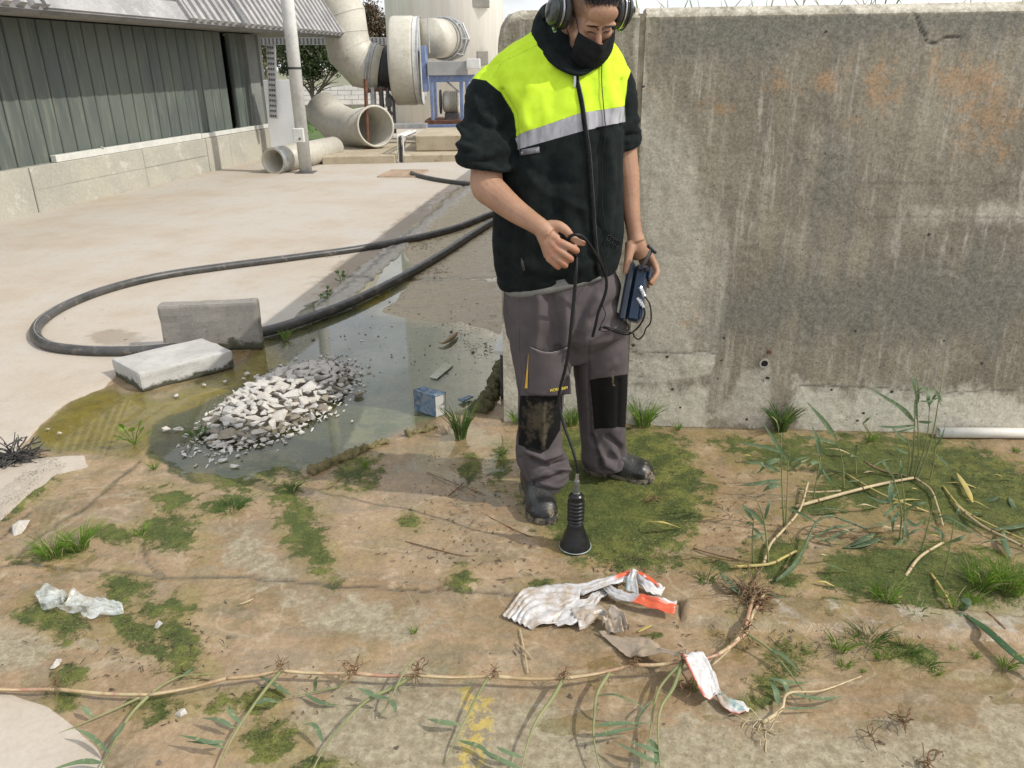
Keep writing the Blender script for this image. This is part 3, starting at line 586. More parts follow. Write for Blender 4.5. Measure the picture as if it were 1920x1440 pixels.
# block wall far behind the lawn
far=thing('block_wall','low white block wall far behind the lawn','wall',(-10,37.5,0))
M['wblock']=pmat('white_blocks',(.72,.70,.65),(.62,.60,.55),3,.8)
za=.02; zb=gy(650,160,37.5)[2]; rows=4; hh=(zb-za)/rows; xa=gy(556,170,37.5)[0]; xb=gy(800,170,37.5)[0]; bl=.62
mb=MB(); mb.box(((xa+xb)/2,37.66,(za+zb)/2),(xb-xa,.16,zb-za-.01)); mb.make('core',M['conc'],far)
pm0=None
for r in range(rows):
    x=xa-(r%2)*bl/2
    while x<xb:
        o=mesh('block',[(x+a*(bl-.02)+0,37.5+b*.08,za+r*hh+c*(hh-.015)) for a in(0,1) for b in(0,1) for c in(0,1)],[(0,1,3,2),(4,6,7,5),(0,4,5,1),(2,3,7,6),(1,5,7,3),(0,2,6,4)],M['wblock'],far); x+=bl
mb=MB(); mb.box((-11,34.2,.07),(20,.2,.14)); mb.make('kerb',M['conc'],kind='structure')
def tree(name,label,base,trunkh,cc,cr,nl,mat,seed,ls=.11,stems=5,trunk_r=.09):
    rg=random.Random(seed); root=thing(name,label,'tree',tuple(base)); mb=MB(); base=np.array(base); cc=np.array(cc)
    tips=[]
    for i in range(stems):
        a=6.283*i/stems+rg.uniform(-.3,.3); e=cc+np.array([math.cos(a)*cr[0]*.7,math.sin(a)*cr[1]*.5,rg.uniform(-.3,.4)*cr[2]]); m1=base+(e-base)*.45+np.array([-math.cos(a)*.12,0,.08*trunkh]); P=spline([base+np.array([math.cos(a)*.05,math.sin(a)*.05,-.05]),base+np.array([math.cos(a)*.1,0,trunkh*.35]),m1,e],5)
        mb.tube(P,np.linspace(trunk_r,trunk_r*.25,len(P)),7)
        for k in range(5):
            j=rg.randint(7,len(P)-2); q=P[j]+np.array([rg.uniform(-1,1)*cr[0]*.5,rg.uniform(-1,1)*cr[1]*.5,rg.uniform(.1,.7)*cr[2]]); mb.tube([P[j],(P[j]+q)/2+np.array([0,0,.06]),q],[trunk_r*.35,trunk_r*.22,.01],5)
    mb.tube([base-np.array([0,0,.1]),base+np.array([0,0,trunkh*.3])],[trunk_r*1.9,trunk_r*1.4],9); mb.make('trunk',M['bark'],root,smooth=True)
    rs=np.random.RandomState(seed); nc=26; C=rs.normal(size=(nc,3)); C/=np.linalg.norm(C,axis=1,keepdims=True); C=cc+C*np.array(cr)*(rs.rand(nc,1)**.45)*.85
    w=rs.randint(0,nc,nl); P=C[w]+rs.normal(size=(nl,3))*np.array(cr)*.2*rs.uniform(.5,1.2,(nc,1))[w]
    A=rs.normal(size=(nl,3)); A/=np.linalg.norm(A,axis=1,keepdims=True); B=np.cross(A,rs.normal(size=(nl,3))); B/=np.linalg.norm(B,axis=1,keepdims=True); s=rs.uniform(.6,1.3,(nl,1))*ls
    V=np.stack([P-A*s,P+B*s*.4,P+A*s,P-B*s*.4],1).reshape(-1,3); Fs=np.arange(nl*4).reshape(-1,4)
    mesh('crown',V,Fs,mat,root); return root
b=gz(592,208); c=gy(598,108,b[1]); tree('garden_tree','dark rounded multi stemmed tree behind the duct elbow, its forked stems showing',b,1.5,c+np.array([0,0,.25]),(2.0,1.6,1.15),9000,M['leaf_dark'],3,.085,7,.07)
b=gz(470,200); c=gy(505,110,b[1]+1); tree('garden_tree','tree seen through the gap between building pillar and white pole',b,1.6,c+np.array([-.3,0,.2]),(1.5,1.4,1.5),6000,pmat('olive_leaves',(.07,.08,.02),(.11,.11,.035),3,.7,bst=0),5,.08,5,.06)
b=gz(694,166); c=gy(697,66,b[1]); tree('garden_tree','taller reddish green tree between the duct and the white tower',b,3.,c,(1.5,1.5,2.4),9000,M['leaf_red'],8,.12,5,.1)
b=gz(730,166); c=gy(722,90,b[1]); tree('garden_tree','small brown leaved tree just left of the white tower',b,2.2,c+np.array([.2,1,0]),(.9,1,1.4),4500,M['leaf_red'],9,.09,4,.07)
# white panel + perforated cable tray
Yp=14.9; a=gy(493,150,Yp); b=gy(549,150,Yp); mb=MB(); mb.bbox(((a[0]+b[0])/2,Yp,a[2]/2),(b[0]-a[0],.05,a[2]),.006); wp=mb.make('white_screen',pmat('white_sheet',(.72,.73,.73),(.66,.67,.67),2,.5),label='plain white sheet panel standing behind the perforated tray',cat='panel')
def perf(P0,P1,wd,hgt,name,lab):
    P0=np.array(P0);P1=np.array(P1); d=nrm(P1-P0); L=np.linalg.norm(P1-P0); s_=nrm(np.cross(d,[0,1,0])); root=thing(name,lab,'cable tray',tuple(P0)); mb=MB()
    mb.box((P0+P1)/2,(L,.012,wd),np.array([d,[0,1,0],s_]).T)
    for e in (-1,1): mb.box((P0+P1)/2+s_*e*(wd/2)+np.array([0,.03,0]),(L,.07,.008),np.array([d,[0,1,0],s_]).T)
    mb.make('tray_web',M['galv'],root); mb=MB(); n=int(L/.085)
    for i in range(n):
        for e in(-.28,0,.28): mb.box(P0+d*(i+.5)*L/n+s_*e*wd+np.array([0,-.008,0]),(.036,.004,.03),np.array([d,[0,1,0],s_]).T)
    o=mb.make('slots',M['dark'],root); o['kind']='stuff'
perf(gy(507,84,14.7),gy(513,222,14.7),.14,0,'cable_tray','upright perforated metal cable tray in front of the white panel')
perf(gy(480,77,19.2),gy(738,77,19.2),.15,0,'cable_tray','horizontal perforated metal cable tray running behind the white pole')
# white tower
Yt=24.0; cx=gy(836,100,Yt)[0]; rT=(gy(945,60,Yt)[0]-gy(727,60,Yt)[0])/2
t=NT('stained_white_tower'); t.co=t.world(); n=t.noise(.9,6,.65,co=t.world((1,1,.35))); n2=t.noise(3,6,.7,co=t.world((1.6,1.6,.12)))
c=t.mix(t.rng(n2,.35,.7),(.80,.78,.72),(.70,.67,.59)); c=t.mix(t.math('MULTIPLY',t.rng(n,.56,.74),.6),c,(.30,.24,.18)); t.fin(c,.8); tow=thing('white_tower','tall round off white tower stained by drips, behind the fan','tower',(cx,Yt,0))
V,Fs=tubeVF([(cx,Yt,-.1),(cx,Yt,11)],rT,72); mesh('tower_shell',V,Fs,t.m,tow,smooth=True)
for (x0,y0,x1,y1) in ((883,-14,918,14),(895,96,916,122)):
    a=gy(x0,y0,Yt-rT*.8); b=gy(x1,y1,Yt-rT*.8); yy=Yt-math.sqrt(max(rT**2-((a[0]+b[0])/2-cx)**2,.1)); a=gy(x0,y0,yy); b=gy(x1,y1,yy)
    mb=MB(); mb.bbox(((a[0]+b[0])/2,yy-.0,(a[2]+b[2])/2),(b[0]-a[0],.3,a[2]-b[2]),.01); mb.make('hatch',pmat('hatch_grey',(.27,.26,.22),(.33,.31,.27),4,.8),tow)
# concrete pads
M['padc']=pmat('pad_concrete',(.42,.36,.26),(.34,.29,.20),2.5,.85,50,.4,.01,c3=(.26,.19,.11),c3t=(.55,.7))
a=gz(604,310); b=gz(742,307); c=gz(870,304)
def pad(a,b,h,dep,name,lab,bv=.02,z0=0):
    d=nrm(b-a); s_=np.array([-d[1],d[0],0]); cc=(a+b)/2+s_*dep/2; mb=MB(); mb.bbox((cc[0],cc[1],(h+z0)/2-.02),(np.linalg.norm(b-a),dep,h-z0+.04),bv,np.array([d,s_,[0,0,1]]).T)
    return mb.make(name,M['padc'],label=lab,cat='concrete pad')
h1=gy(604,293,a[1])[2]
pad(a,b-np.array([.0,0,0]),h1,3.6,'concrete_pad','low left concrete pad under the discarded duct elbow')
b2=gz(757,306.5); c2=gz(960,301.5); h2=gy(800,289,gz(800,305)[1])[2]; pad(b2,c2,h2,4.2,'concrete_pad','low right concrete pad carrying the fan block')
Yb=gz(800,289,h2)[1]+.45; a=gy(779,284,Yb);b=gy(930,284,Yb); a[2]=b[2]=0; h3=gy(800,253,Yb)[2]
d_=(b-a); cc=(a+b)/2; mb=MB(); mb.bbox((cc[0],cc[1]+.9,(h2+h3)/2),(d_[0],1.8,h3-h2),.025); mb.make('concrete_block',M['padc'],label='yellowish concrete block on the pad, carrying the blue fan frame',cat='concrete block')
# white steel pole
pb=gz(574,325); pb[2]=0; pole=thing('white_pole','tall round white steel pole with a small box and black band','pole',tuple(pb)); rP=.098
V,Fs=tubeVF([pb,pb+np.array([0,0,5.2])],rP,28); mesh('post',V,Fs,M['steel_white'],pole,smooth=True)
zb=gy(545,128,pb[1])[2]; V,Fs=tubeVF([pb+np.array([0,0,zb-.015]),pb+np.array([0,0,zb+.015])],rP+.006,28); mesh('black_band',V,Fs,M['black_rubber'],pole)
zb0=gy(565,267,pb[1]-.1)[2]; zb1=gy(562,240,pb[1]-.1)[2]; mb=MB(); mb.bbox(pb+np.array([-.02,-.12,(zb0+zb1)/2]),(.17,.08,zb1-zb0),.012); bx=mb.make('junction_box',M['steel_white'],pole); mb=MB(); V,Fs=tubeVF([pb+np.array([0,-.165,zb0+.06]),pb+np.array([0,-.158,zb0+.06])],.018,10); mesh('lock',V,Fs,M['dark'],bx)
mb=MB(); mb.bbox(pb+np.array([0,0,.012]),(.3,.3,.024),.006); mb.make('base_plate',M['dark'],pole)
# ducts
def mitre(P,r,name,parent,m,n=36,th=.012,seam=True,openends=False):
    P=[np.array(p,float) for p in P]; R_=[] 
    V=[];Fs=[]; t0=nrm(P[1]-P[0]); u=nrm(np.cross([0,1,.1],t0))
    for i,p in enumerate(P):
        ti=nrm(P[i]-P[i-1]) if i else t0; to=nrm(P[i+1]-P[i]) if i<len(P)-1 else ti; tm=nrm(ti+to); u=nrm(u-tm*np.dot(u,tm)); v=np.cross(tm,u)
        rr=r/max(.6,np.dot(tm,ti)) 
        w_=nrm(ti-to) if np.linalg.norm(ti-to)>1e-6 else u
        for k in range(n):
            a=6.283185*k/n; d=u*math.cos(a)+v*math.sin(a); d=d+w_*np.dot(d,w_)*(rr/r-1); V.append(p+d*r)
    for i in range(len(P)-1):
        for k in range(n): a=i*n+k;b=i*n+(k+1)%n; Fs.append((a,b,b+n,a+n))
    V=np.array(V); o=mesh(name,V,Fs,m,parent,smooth=False)
    for p in o.data.polygons: p.use_smooth=True
    if True:
        md=o.modifiers.new('th','SOLIDIFY'); md.thickness=th; md.offset=0
    for i in range(1,len(P)-1):
        if seam:
            W_=V[i*n:(i+1)*n]; W_=P[i]+(W_-P[i])*1.012; T,F2=tubeVF(np.concatenate([W_,W_[:1]]),.010,5,False); mesh('weld_seam',T,F2,m,parent)
    return o
Yd=17.6; pl=[gy(440,-60,Yd-.2),gy(560,-52,Yd-.1),gy(612,-28,Yd),gy(643,28,Yd),gy(648,62,Yd),gy(655,95,Yd),gy(680,122,Yd),gy(716,130,Yd)]
dz=gy(735,115,Yd)[2]
rd_=.5*(gy(685,50,Yd)[0]-gy(603,50,Yd)[0])
duct=thing('air_duct','large beige air duct bending down from the building towards the fan','duct',tuple(gy(690,135,Yd)))
mitre(pl,rd_,'duct_pipe',duct,M['beige'])
for q,rr in ((gy(694,127,Yd),1.05),(gy(700,127.5,Yd),1.05)):
    ax=nrm(pl[-1]-pl[-2]); u=nrm(np.cross(ax,[0,0,1])); v=np.cross(ax,u); P=[q+(u*math.cos(a)+v*math.sin(a))*rd_*rr for a in np.linspace(0,6.2832,33)]; T,F2=tubeVF(P,.022,6,False); mesh('clamp_ring',T,F2,M['galv'],duct,smooth=True)
# flexible sleeve
sl_=thing('flexible_sleeve','dark rubber sleeve joining the beige duct to the fan','sleeve',tuple(pl[-1])); mb=MB()
q0=pl[-1]; q1=gy(740,131,Yd); P=[];R_=[]
for i in range(25): f=i/24; P.append(q0+(q1-q0)*f); R_.append(rd_*(.93+.035*math.sin(i*2.1)))
V,Fs=tubeVF(P,R_,32,False); mesh('rubber_bellows',V,Fs,M['black_rubber'],sl_,smooth=True)
# fan
Yf=Yd; fc=gy(769,115,Yf); Rf=.5*(gy(760,31,Yf)[2]-gy(775,199,Yf)[2]); tf=gy(795,100,Yf)[0]-gy(736,100,Yf)[0]
fan=thing('centrifugal_fan','big cream centrifugal fan housing on a worn blue frame','fan',tuple(fc))
x0=gy(736,115,Yf)[0]; x1=gy(790,115,Yf)[0]; P=[];R_=[]
for f,rr in ((0,.86),(.02,.93),(.06,.985),(.12,1),(.75,1),(.80,.985),(.84,.96)): P.append(np.array([x0+(x1-x0)*f,Yf,fc[2]])); R_.append(Rf*rr)
V,Fs=tubeVF(P,R_,48); mesh('housing',V,Fs,M['beige'],fan,smooth=True).data.polygons.foreach_set('use_smooth',[len(f)<10 for f in Fs])
P=[np.array([x0+(x1-x0)*.84,Yf,fc[2]]),np.array([x0+(x1-x0)*1.0,Yf,fc[2]])]; V,Fs=tubeVF(P,Rf*.985,48); mesh('side_cover',V,Fs,M['steel_white'],fan)
T,F2=tubeVF([np.array([x1+.004,Yf+math.cos(a)*Rf*.985,fc[2]+math.sin(a)*Rf*.985]) for a in np.linspace(0,6.2832,40)],.016,6,False); mesh('cover_rim',T,F2,M['galv'],fan)
def bx(name,x0,y0,x1,y1,Y,dep,m,parent,bv=.008,sub=None):
    a=gy(x0,y0,Y);b=gy(x1,y1,Y); mb=MB(); mb.bbox(((a[0]+b[0])/2,Y+dep/2,(a[2]+b[2])/2),(abs(b[0]-a[0]),dep,abs(a[2]-b[2])),bv); return mb.make(name,m,parent)
Yg=Yf-.75
bx('blue_plate',788,86,801,172,Yg,.5,M['blue_paint'],fan)
bx('bracket',801,32,806,100,Yg+.3,.1,M['galv'],fan)
bx('frame_post',805,152,814,226,Yg,.12,M['blue_paint'],fan); bx('frame_post',861,152,870,228,Yg,.12,M['blue_paint'],fan)
bx('frame_post',812,152,821,224,Yg+1.0,.12,M['blue_paint'],fan); bx('frame_post',872,152,881,224,Yg+1.0,.12,M['blue_paint'],fan)
bx('frame_beam',804,141,900,153,Yg-.002,.14,M['blue_paint'],fan); bx('frame_beam',796,226,900,236,Yg-.01,1.2,M['rust'],fan); bx('frame_beam',796,234,900,245,Yg-.06,.14,M['blue_paint'],fan)
bx('belt_guard',801,115,876,141,Yg-.05,.3,M['grey_box'],fan); bx('guard_box',874,110,900,129,Yg-.12,.4,M['steel_white'],fan)
V,Fs=tubeVF([gy(838,153,Yg+.1),gy(860,172,Yg+.1)],.02,6); mesh('brace',V,Fs,M['galv'],fan)
mo=thing('electric_motor','beige electric motor with cooling fins under the fan frame','motor',tuple(gy(848,208,Yg+.3)))
P=[gy(831+i*2.0,191,Yg+.4) for i in range(16)]; R_=[.16,.2,.215,.22,.22,.22,.22]+[.235 if i%2 else .205 for i in range(9)]; V,Fs=tubeVF(P,R_,24); mesh('motor_body',V,Fs,M['beige'],mo,smooth=False)
V,Fs=tubeVF([gy(825,191,Yg+.4),gy(828,191,Yg+.4)],.24,24); mesh('pulley',V,Fs,M['dark'],mo)
a=gy(848,211,Yg+.4); b=gy(848,226,Yg+.4); mb=MB(); mb.bbox((a[0],Yg+.4,(a[2]+b[2])/2),(.3,.3,a[2]-b[2]),.01); mb.make('foot',M['dark'],mo)
# outlet flex hose to the tower
ou=thing('outlet_hose','ribbed outlet hose with metal hoops between fan and tower','hose',tuple(gy(830,72,Yf)))
q0=gy(800,72,Yf); q1=gy(826,72,Yf+.6); q2=gy(842,74,Yf+1.6); r0=.5*(gy(820,34,Yf)[2]-gy(820,112,Yf)[2])
V,Fs=tubeVF([q0,q1],r0*.98,36); mesh('outlet_collar',V,Fs,M['beige'],ou,smooth=True)
P=[];R_=[]
for i in range(30): f=i/29; P.append(q1+(q2-q1)*f); R_.append(r0*(.97+.03*(i%2)))
V,Fs=tubeVF(P,R_,36); mesh('ribbed_hose',V,Fs,pmat('dirty_rib',(.34,.32,.27),(.2,.19,.16),3,.7),ou)
for f,s_ in ((.2,1.06),(.65,1.1),(1.,1.16)):
    c_=q1+(q2-q1)*f; ax=nrm(q2-q1); u=nrm(np.cross(ax,[0,0,1])); v=np.cross(ax,u); k=33 if f<.9 else 9
    T,F2=tubeVF([c_+(u*math.cos(a)+v*math.sin(a))*r0*s_ for a in np.linspace(0,6.2832,k)],.024,6,False); mesh('hoop',T,F2,M['galv'],ou)
for a in np.linspace(0,6.28,9)[:-1]:
    d=u*math.cos(a)+v*math.sin(a); T,F2=tubeVF([q1+(q2-q1)*.2+d*r0*1.06,q2+d*r0*1.16],.016,5); mesh('tie_rod',T,F2,M['galv'],ou)
# posts beside the fan
a=gy(690,286,15.2); b=gy(685,148,15.2); V,Fs=tubeVF([a,b],.035,8); ps=mesh('rusty_post',V,Fs,M['rust'],origin=a,label='slim rusty steel post standing in front of the discarded duct elbow',cat='post')
pp=thing('support_stand','dark steel support stand with braces below the duct end','stand',tuple(gy(725,232,17.2)))
for i,(xa_,ya,xb_,yb,r,m) in enumerate(((714,162,717,212,.05,M['dark']),(699,164,701,205,.06,M['galv']),(726,165,733,240,.04,M['dark']),(737,165,741,250,.03,M['dark']),(728,175,739,190,.03,M['dark']),(727,205,738,215,.03,M['dark']),(684,172,722,166,.04,M['rust']))):
    V,Fs=tubeVF([gy(xa_,ya,17.2-.001*i),gy(xb_,yb,17.2)],r,6); mesh('strut',V,Fs,m,pp)
bx('bracing_plate',722,182,735,200,17.1,.05,M['dark'],pp)
tr_=bx('cable_channel',732,233,800,241,16.2,.3,M['galv'],None,bv=.004); tag(tr_,'flat grey metal channel lying towards the blue fan frame','metal channel')
# white U profile
ug=gz(750,306); up_=thing('steel_u_profile','upright white steel U profile leaning run beside the fan block','steel profile',(ug[0],ug[1],0)); Yu=ug[1]-.05
for (xa_,xb_) in ((744.5,747),(754.5,757)): bx('flange',xa_,254,xb_,307,Yu,.14,M['steel_white'],up_,.002)
bx('web',747,254,754.5,307,Yu+.1,.03,M['dark'],up_,.002); 
for dx in (745,755): V,Fs=tubeVF([gy(dx,256,Yu+.05),gy(dx+24,246,Yu+1.5)],.03,4); mesh('rail',V,Fs,M['steel_white'],up_)
# discarded elbow on the pad
Ye=15.9; C=[gy(618,222,Ye+.5),gy(640,247,Ye+.2),gy(672,259,Ye-.15),gy(704,241,Ye-.55)]; re=.5*(gy(730,240,Ye)[0]-gy(664,240,Ye)[0])*1.03
el=thing('duct_elbow','discarded beige mitred duct elbow lying open on the low pad','duct elbow',tuple(gy(675,282,Ye))); 
C=[gy(603,204,Ye+.9),gy(628,228,Ye+.6),gy(660,243,Ye+.2),gy(704,237,Ye-.7)]
mitre(C,re,'elbow_shell',el,M['beige'],th=.03)
ax=nrm(C[-1]-C[-2]); u=nrm(np.cross(ax,[0,0,1])); v=np.cross(ax,u); T,F2=tubeVF([C[-1]+(u*math.cos(a)+v*math.sin(a))*re*1.01 for a in np.linspace(0,6.2832,41)],.025,6,False); mesh('rim',T,F2,M['beige'],el,smooth=True)
# discarded straight pipe
p0=gz(512,327); rp=.5*(gy(499,277,p0[1])[2]-0); p0=gy(512,301,p0[1]); p0[2]=rp; p1=gz(628,300); p1=np.array([p1[0],p1[1],rp]); pi_=thing('discarded_pipe','short wide beige plastic pipe lying beside the white pole','pipe',(p0[0],p0[1],0))
V,Fs=pipe(p0,p1,rp,.028,36); o=mesh('pipe_wall',V,Fs,M['beige'],pi_,smooth=True); o.data.polygons.foreach_set('use_smooth',[i<72 for i in range(len(Fs))])
V,Fs=tubeVF([p0+(p1-p0)*.0,p0+(p1-p0)*.06],rp*1.012,36,False); mesh('grey_band',V,Fs,M['galv'],pi_,smooth=True)
# drain grate
M['gratem']=pmat('dusty_grate',(.27,.19,.13),(.33,.25,.18),9,.9)
gq=[gz(709,334),gz(733,322),gz(803,322),gz(783,334)]; gt=thing('drain_grate','rusty square drain grate set in the dry concrete yard','drain grate',tuple(sum(gq)/4)); mb=MB()
for i in range(4): a=gq[i]+[0,0,.016];b=gq[(i+1)%4]+[0,0,.016]; mb.tube([a,b],.02,4)
mb.make('frame',M['gratem'],gt)
for i in range(1,15): f=i/15; a=gq[0]+(gq[3]-gq[0])*f; b=gq[1]+(gq[2]-gq[1])*f; V,Fs=tubeVF([a+[0,0,.016],b+[0,0,.016]],.012,4); mesh('bar',V,Fs,M['gratem'],gt)
mesh('pit',[p+np.array([0,0,.014]) for p in gq],[(0,1,2,3)],pmat('grate_dirt',(.30,.22,.15),(.2,.14,.09),8,.9),gt)
print('bg',time.time()-T0)
# ================================================================ YARD OBJECTS
hp=[(1010,372),(930,398),(840,432),(700,462),(560,482),(420,500),(300,518),(200,543),(125,572),(80,600),(66,625),(88,647),(150,657),(230,659),(310,654),(400,640),(495,622),(560,603),(650,570),(740,527),(820,482),(880,443),(935,408),(1010,358)]
P=spline([gz(x,y,.036) for x,y in hp],8); P[:,2]=.036
M['hose']=pmat('grey_black_hose',(.04,.04,.038),(.07,.067,.062),6,.42,90,.15,c3=(.19,.165,.13),c3t=(.52,.74))
V,Fs=tubeVF(P,.033,14); hs=mesh('hose',V,Fs,M['hose'],smooth=True,label='long thick black hose looped over the dry yard and into the water',cat='hose')
V,Fs=tubeVF(P[10:120]+np.array([0,0,.0322]),.0035,5); mesh('pale_line',V,Fs,pmat('hose_line',(.25,.25,.24),(.2,.2,.19),9,.5),hs,smooth=True)
P=spline([gz(x,y,.036) for x,y in ((772,325),(790,331),(830,339),(880,345),(960,351))],6); V,Fs=pipe(P[0],P[1],.04,.008); V2,F2=tubeVF(P,.036,12); mesh('hose',V2,F2,M['hose'],smooth=True,label='cut end of a black hose lying beside the rusty drain grate',cat='hose')
def prism(pa,pb,pc,ptop,zb=0,chip=None):
    a=gz(*pa);b=gz(*pb);c=gz(*pc);d=a+c-b; h=gy(ptop[0],ptop[1],a[1])[2]; return np.array([a,b,c,d]),h
def slabmesh(Q,h,seed,bev=.012,rough=.008,topm=None):
    """bevelled, slightly eroded concrete block over a bottom quad"""
    bm=bmesh.new(); vb=[bm.verts.new(q) for q in Q]; vt=[bm.verts.new(q+np.array([0,0,h])) for q in Q]
    bm.faces.new(vb[::-1]); bm.faces.new(vt)
    for i in range(4): bm.faces.new((vb[i],vb[(i+1)%4],vt[(i+1)%4],vt[i]))
    bmesh.ops.recalc_face_normals(bm,faces=bm.faces)
    bmesh.ops.bevel(bm,geom=bm.edges[:],offset=bev,segments=2,affect='EDGES',profile=.6); bmesh.ops.triangulate(bm,faces=[f for f in bm.faces if len(f.verts)>4])
    bmesh.ops.subdivide_edges(bm,edges=[e for e in bm.edges if e.calc_length()>.08],cuts=5,use_grid_fill=True)
    bm.normal_update(); V=np.array([v.co[:] for v in bm.verts]); N=np.array([v.normal[:] for v in bm.verts])
    V+=N*((fbm(V,14,4,seed)-.5)*rough*2)[:,None]; bm.verts.index_update(); Fs=[[v.index for v in f.verts] for f in bm.faces]; bm.free(); return V,Fs
def kerbmat(name,c1,c2,wetz):
    t=NT(name); t.co=t.world(); n=t.noise(5,6,.65); nb=t.noise(26,6,.7); nf=t.noise(120,4,.6); c=t.mix(t.rng(n,.35,.65),c1,c2); c=t.mix(t.math('MULTIPLY',t.rng(nb,.52,.68),.5),c,tuple(x*.6 for x in c1)); c=t.mix(t.rng(nf,.64,.7),c,(.55,.53,.48))
    g=t.n('ShaderNodeNewGeometry'); sx=t.n('ShaderNodeSeparateXYZ'); t.L(g.outputs['Position'],sx.inputs[0])
    v=t.math('ADD',sx.outputs[2],t.math('MULTIPLY',t.math('SUBTRACT',n,.5),-wetz*4.5)); m=t.rng(v,wetz*.55,wetz,1,0); c=t.mix(m,c,t.mix(nb,(.03,.035,.025),(.09,.085,.05))); t.bump(t.math('ADD',nb,nf),.35,.006); return t.fin(c,.85)
Q,h=prism((216,706),(268,736),(441,690),(216,672)); V,Fs=slabmesh(Q,h,3); mesh('kerb_stone',V,Fs,kerbmat('pale_kerb_concrete',(.46,.45,.42),(.38,.37,.34),.045),label='pale concrete kerb stone lying flat at the edge of the algae pool',cat='kerb stone')
a=gz(310,664);b=gz(492,655); d=nrm(b-a); s_=np.array([-d[1],d[0],0])*.10; hh=gy(480,566,b[1])[2]; V,Fs=slabmesh(np.array([a,b,b+s_,a+s_]),hh,8,.018); mesh('kerb_stone',V,Fs,kerbmat('grey_kerb_concrete',(.215,.20,.175),(.27,.25,.215),.06),label='grey concrete kerb stone standing upright on its long edge behind the lying one',cat='kerb stone')
# rubble
M['st1']=pmat('pale_rubble',(.56,.525,.465),(.46,.43,.375),5,.9,40,.5,.008,c3=(.27,.23,.18)); M['st2']=pmat('grey_rubble',(.47,.45,.41),(.54,.515,.47),5,.9,40,.5,.008,c3=(.22,.2,.17)); M['st3']=pmat('muddy_rubble',(.22,.19,.14),(.3,.26,.2),6,.9,40,.5,.008)
rs=np.random.RandomState(5); SP=[]
for i in range(14):
    p=rs.normal(size=(13,3)); p/=np.linalg.norm(p,axis=1,keepdims=True); p*=rs.uniform(.75,1.1,(13,1))*np.array([1,rs.uniform(.6,.85),rs.uniform(.32,.55)]); V,Fs=hull(p); me=bpy.data.meshes.new('stone'); me.from_pydata(V.tolist(),[],Fs); me.materials.append(M[['st1','st2','st1','st3'][i%4] if i<12 else 'st3']); SP.append(me)
def stone(p,s,rng_,parent=None,flat=.25,mi=None):
    me=SP[rng_.randrange(14) if mi is None else mi]; o=bpy.data.objects.new('stone',me); COL.objects.link(o); p=np.array(p,float)
    if parent is not None: o.parent=parent; p=p-WP[parent.name]
    o.location=p; o.rotation_euler=(rng_.uniform(-flat,flat),rng_.uniform(-flat,flat),rng_.uniform(0,6.28)); o.scale=(s,s*rng_.uniform(.7,1.1),s*rng_.uniform(.75,1.25)); return o
pc=gz(522,768); e1=(gz(672,705)-gz(385,795))*.5; e2=(gz(560,672)-gz(500,828))*.5; pc=(gz(672,705)+gz(385,795))*.5*.55+gz(526,758)*.45
pile=thing('rubble_pile','heap of pale broken concrete rubble sitting in the shallow green water','rubble',tuple(pc)); rg=random.Random(21)
n=0;pl_=[]
for i in range(9000):
    u=rg.uniform(-1,1);v=rg.uniform(-1,1); q=u*u+v*v
    if q>1: continue
    p=pc+e1*u*.95+e2*v*.80; s=rg.uniform(.026,.064)*(1.15-.5*q); 
    if rg.random()<.12: s*=1.5
    if any((p[0]-a[0])**2+(p[1]-a[1])**2<(.50*(s+a[2]))**2 for a in pl_): continue
    pl_.append((p[0],p[1],s)); z=.012+.092*(1-q)**.7; st_=stone((p[0],p[1],z-.2*s),s,rg,pile,.3,mi=rg.choice([0,1,2,4,5,6,8,9,10]) if q<.7 else rg.randrange(14)); n+=1
    if n>=290: break
print('stones',n)
# core of the pile and fine gravel
V,Fs=sheetgrid(26,26,lambda u,v:np.stack([pc[0]+e1[0]*(2*u-1)*1.05+e2[0]*(2*v-1)*1.0,pc[1]+e1[1]*(2*u-1)*1.05+e2[1]*(2*v-1)*1.0,-.07+.10*np.clip(1-(2*u-1)**2-(2*v-1)**2,0,1)**.8],1)); V[:,2]+=(fbm(V[:,:2],30,3,2)-.5)*.02; o=mesh('rubble_core',V,Fs,M['st3'],pile,smooth=True)
mb=MB(); hv=[hull(rs.normal(size=(8,3))) for _ in range(6)]
def grav(cx,cy,s):
    V,Fs=hv[rg.randrange(6)]; a=rg.uniform(0,6.28); c,s2=math.cos(a),math.sin(a); W_=V*s*.6; W_=np.stack([W_[:,0]*c-W_[:,1]*s2,W_[:,0]*s2+W_[:,1]*c,W_[:,2]*.7],1)+[cx,cy,s*.3]; mb.add(W_,Fs)
for i in range(900):
    a=rg.uniform(0,6.28); r=rg.gauss(.90,.17); p=pc+e1*math.cos(a)*r+e2*math.sin(a)*r*.88; s=rg.uniform(.003,.013); grav(p[0],p[1],s)
o=mb.make('fine_rubble',M['st2'],pile); o['kind']='stuff'
mb=MB()
for i in range(620):
    if i<260: x,y=rg.uniform(620,945),rg.uniform(420,720)
    elif i<420: x,y=rg.uniform(-50,880),rg.uniform(320,700)
    else: x,y=rg.uniform(0,1920),rg.uniform(830,1440)
    p=gz(x,y); 
    if p[0]>WL[0]-.02 and p[1]>3.2: continue
    grav(p[0],p[1],rg.uniform(.002,.007)*(1.6 if i<420 and rg.random()<.12 else 1))
mb.make('grit',pmat('dark_grit',(.06,.05,.035),(.16,.13,.10),9,.9),label='dark grit and crumbs scattered over the yard floor',cat='grit',kind='stuff')
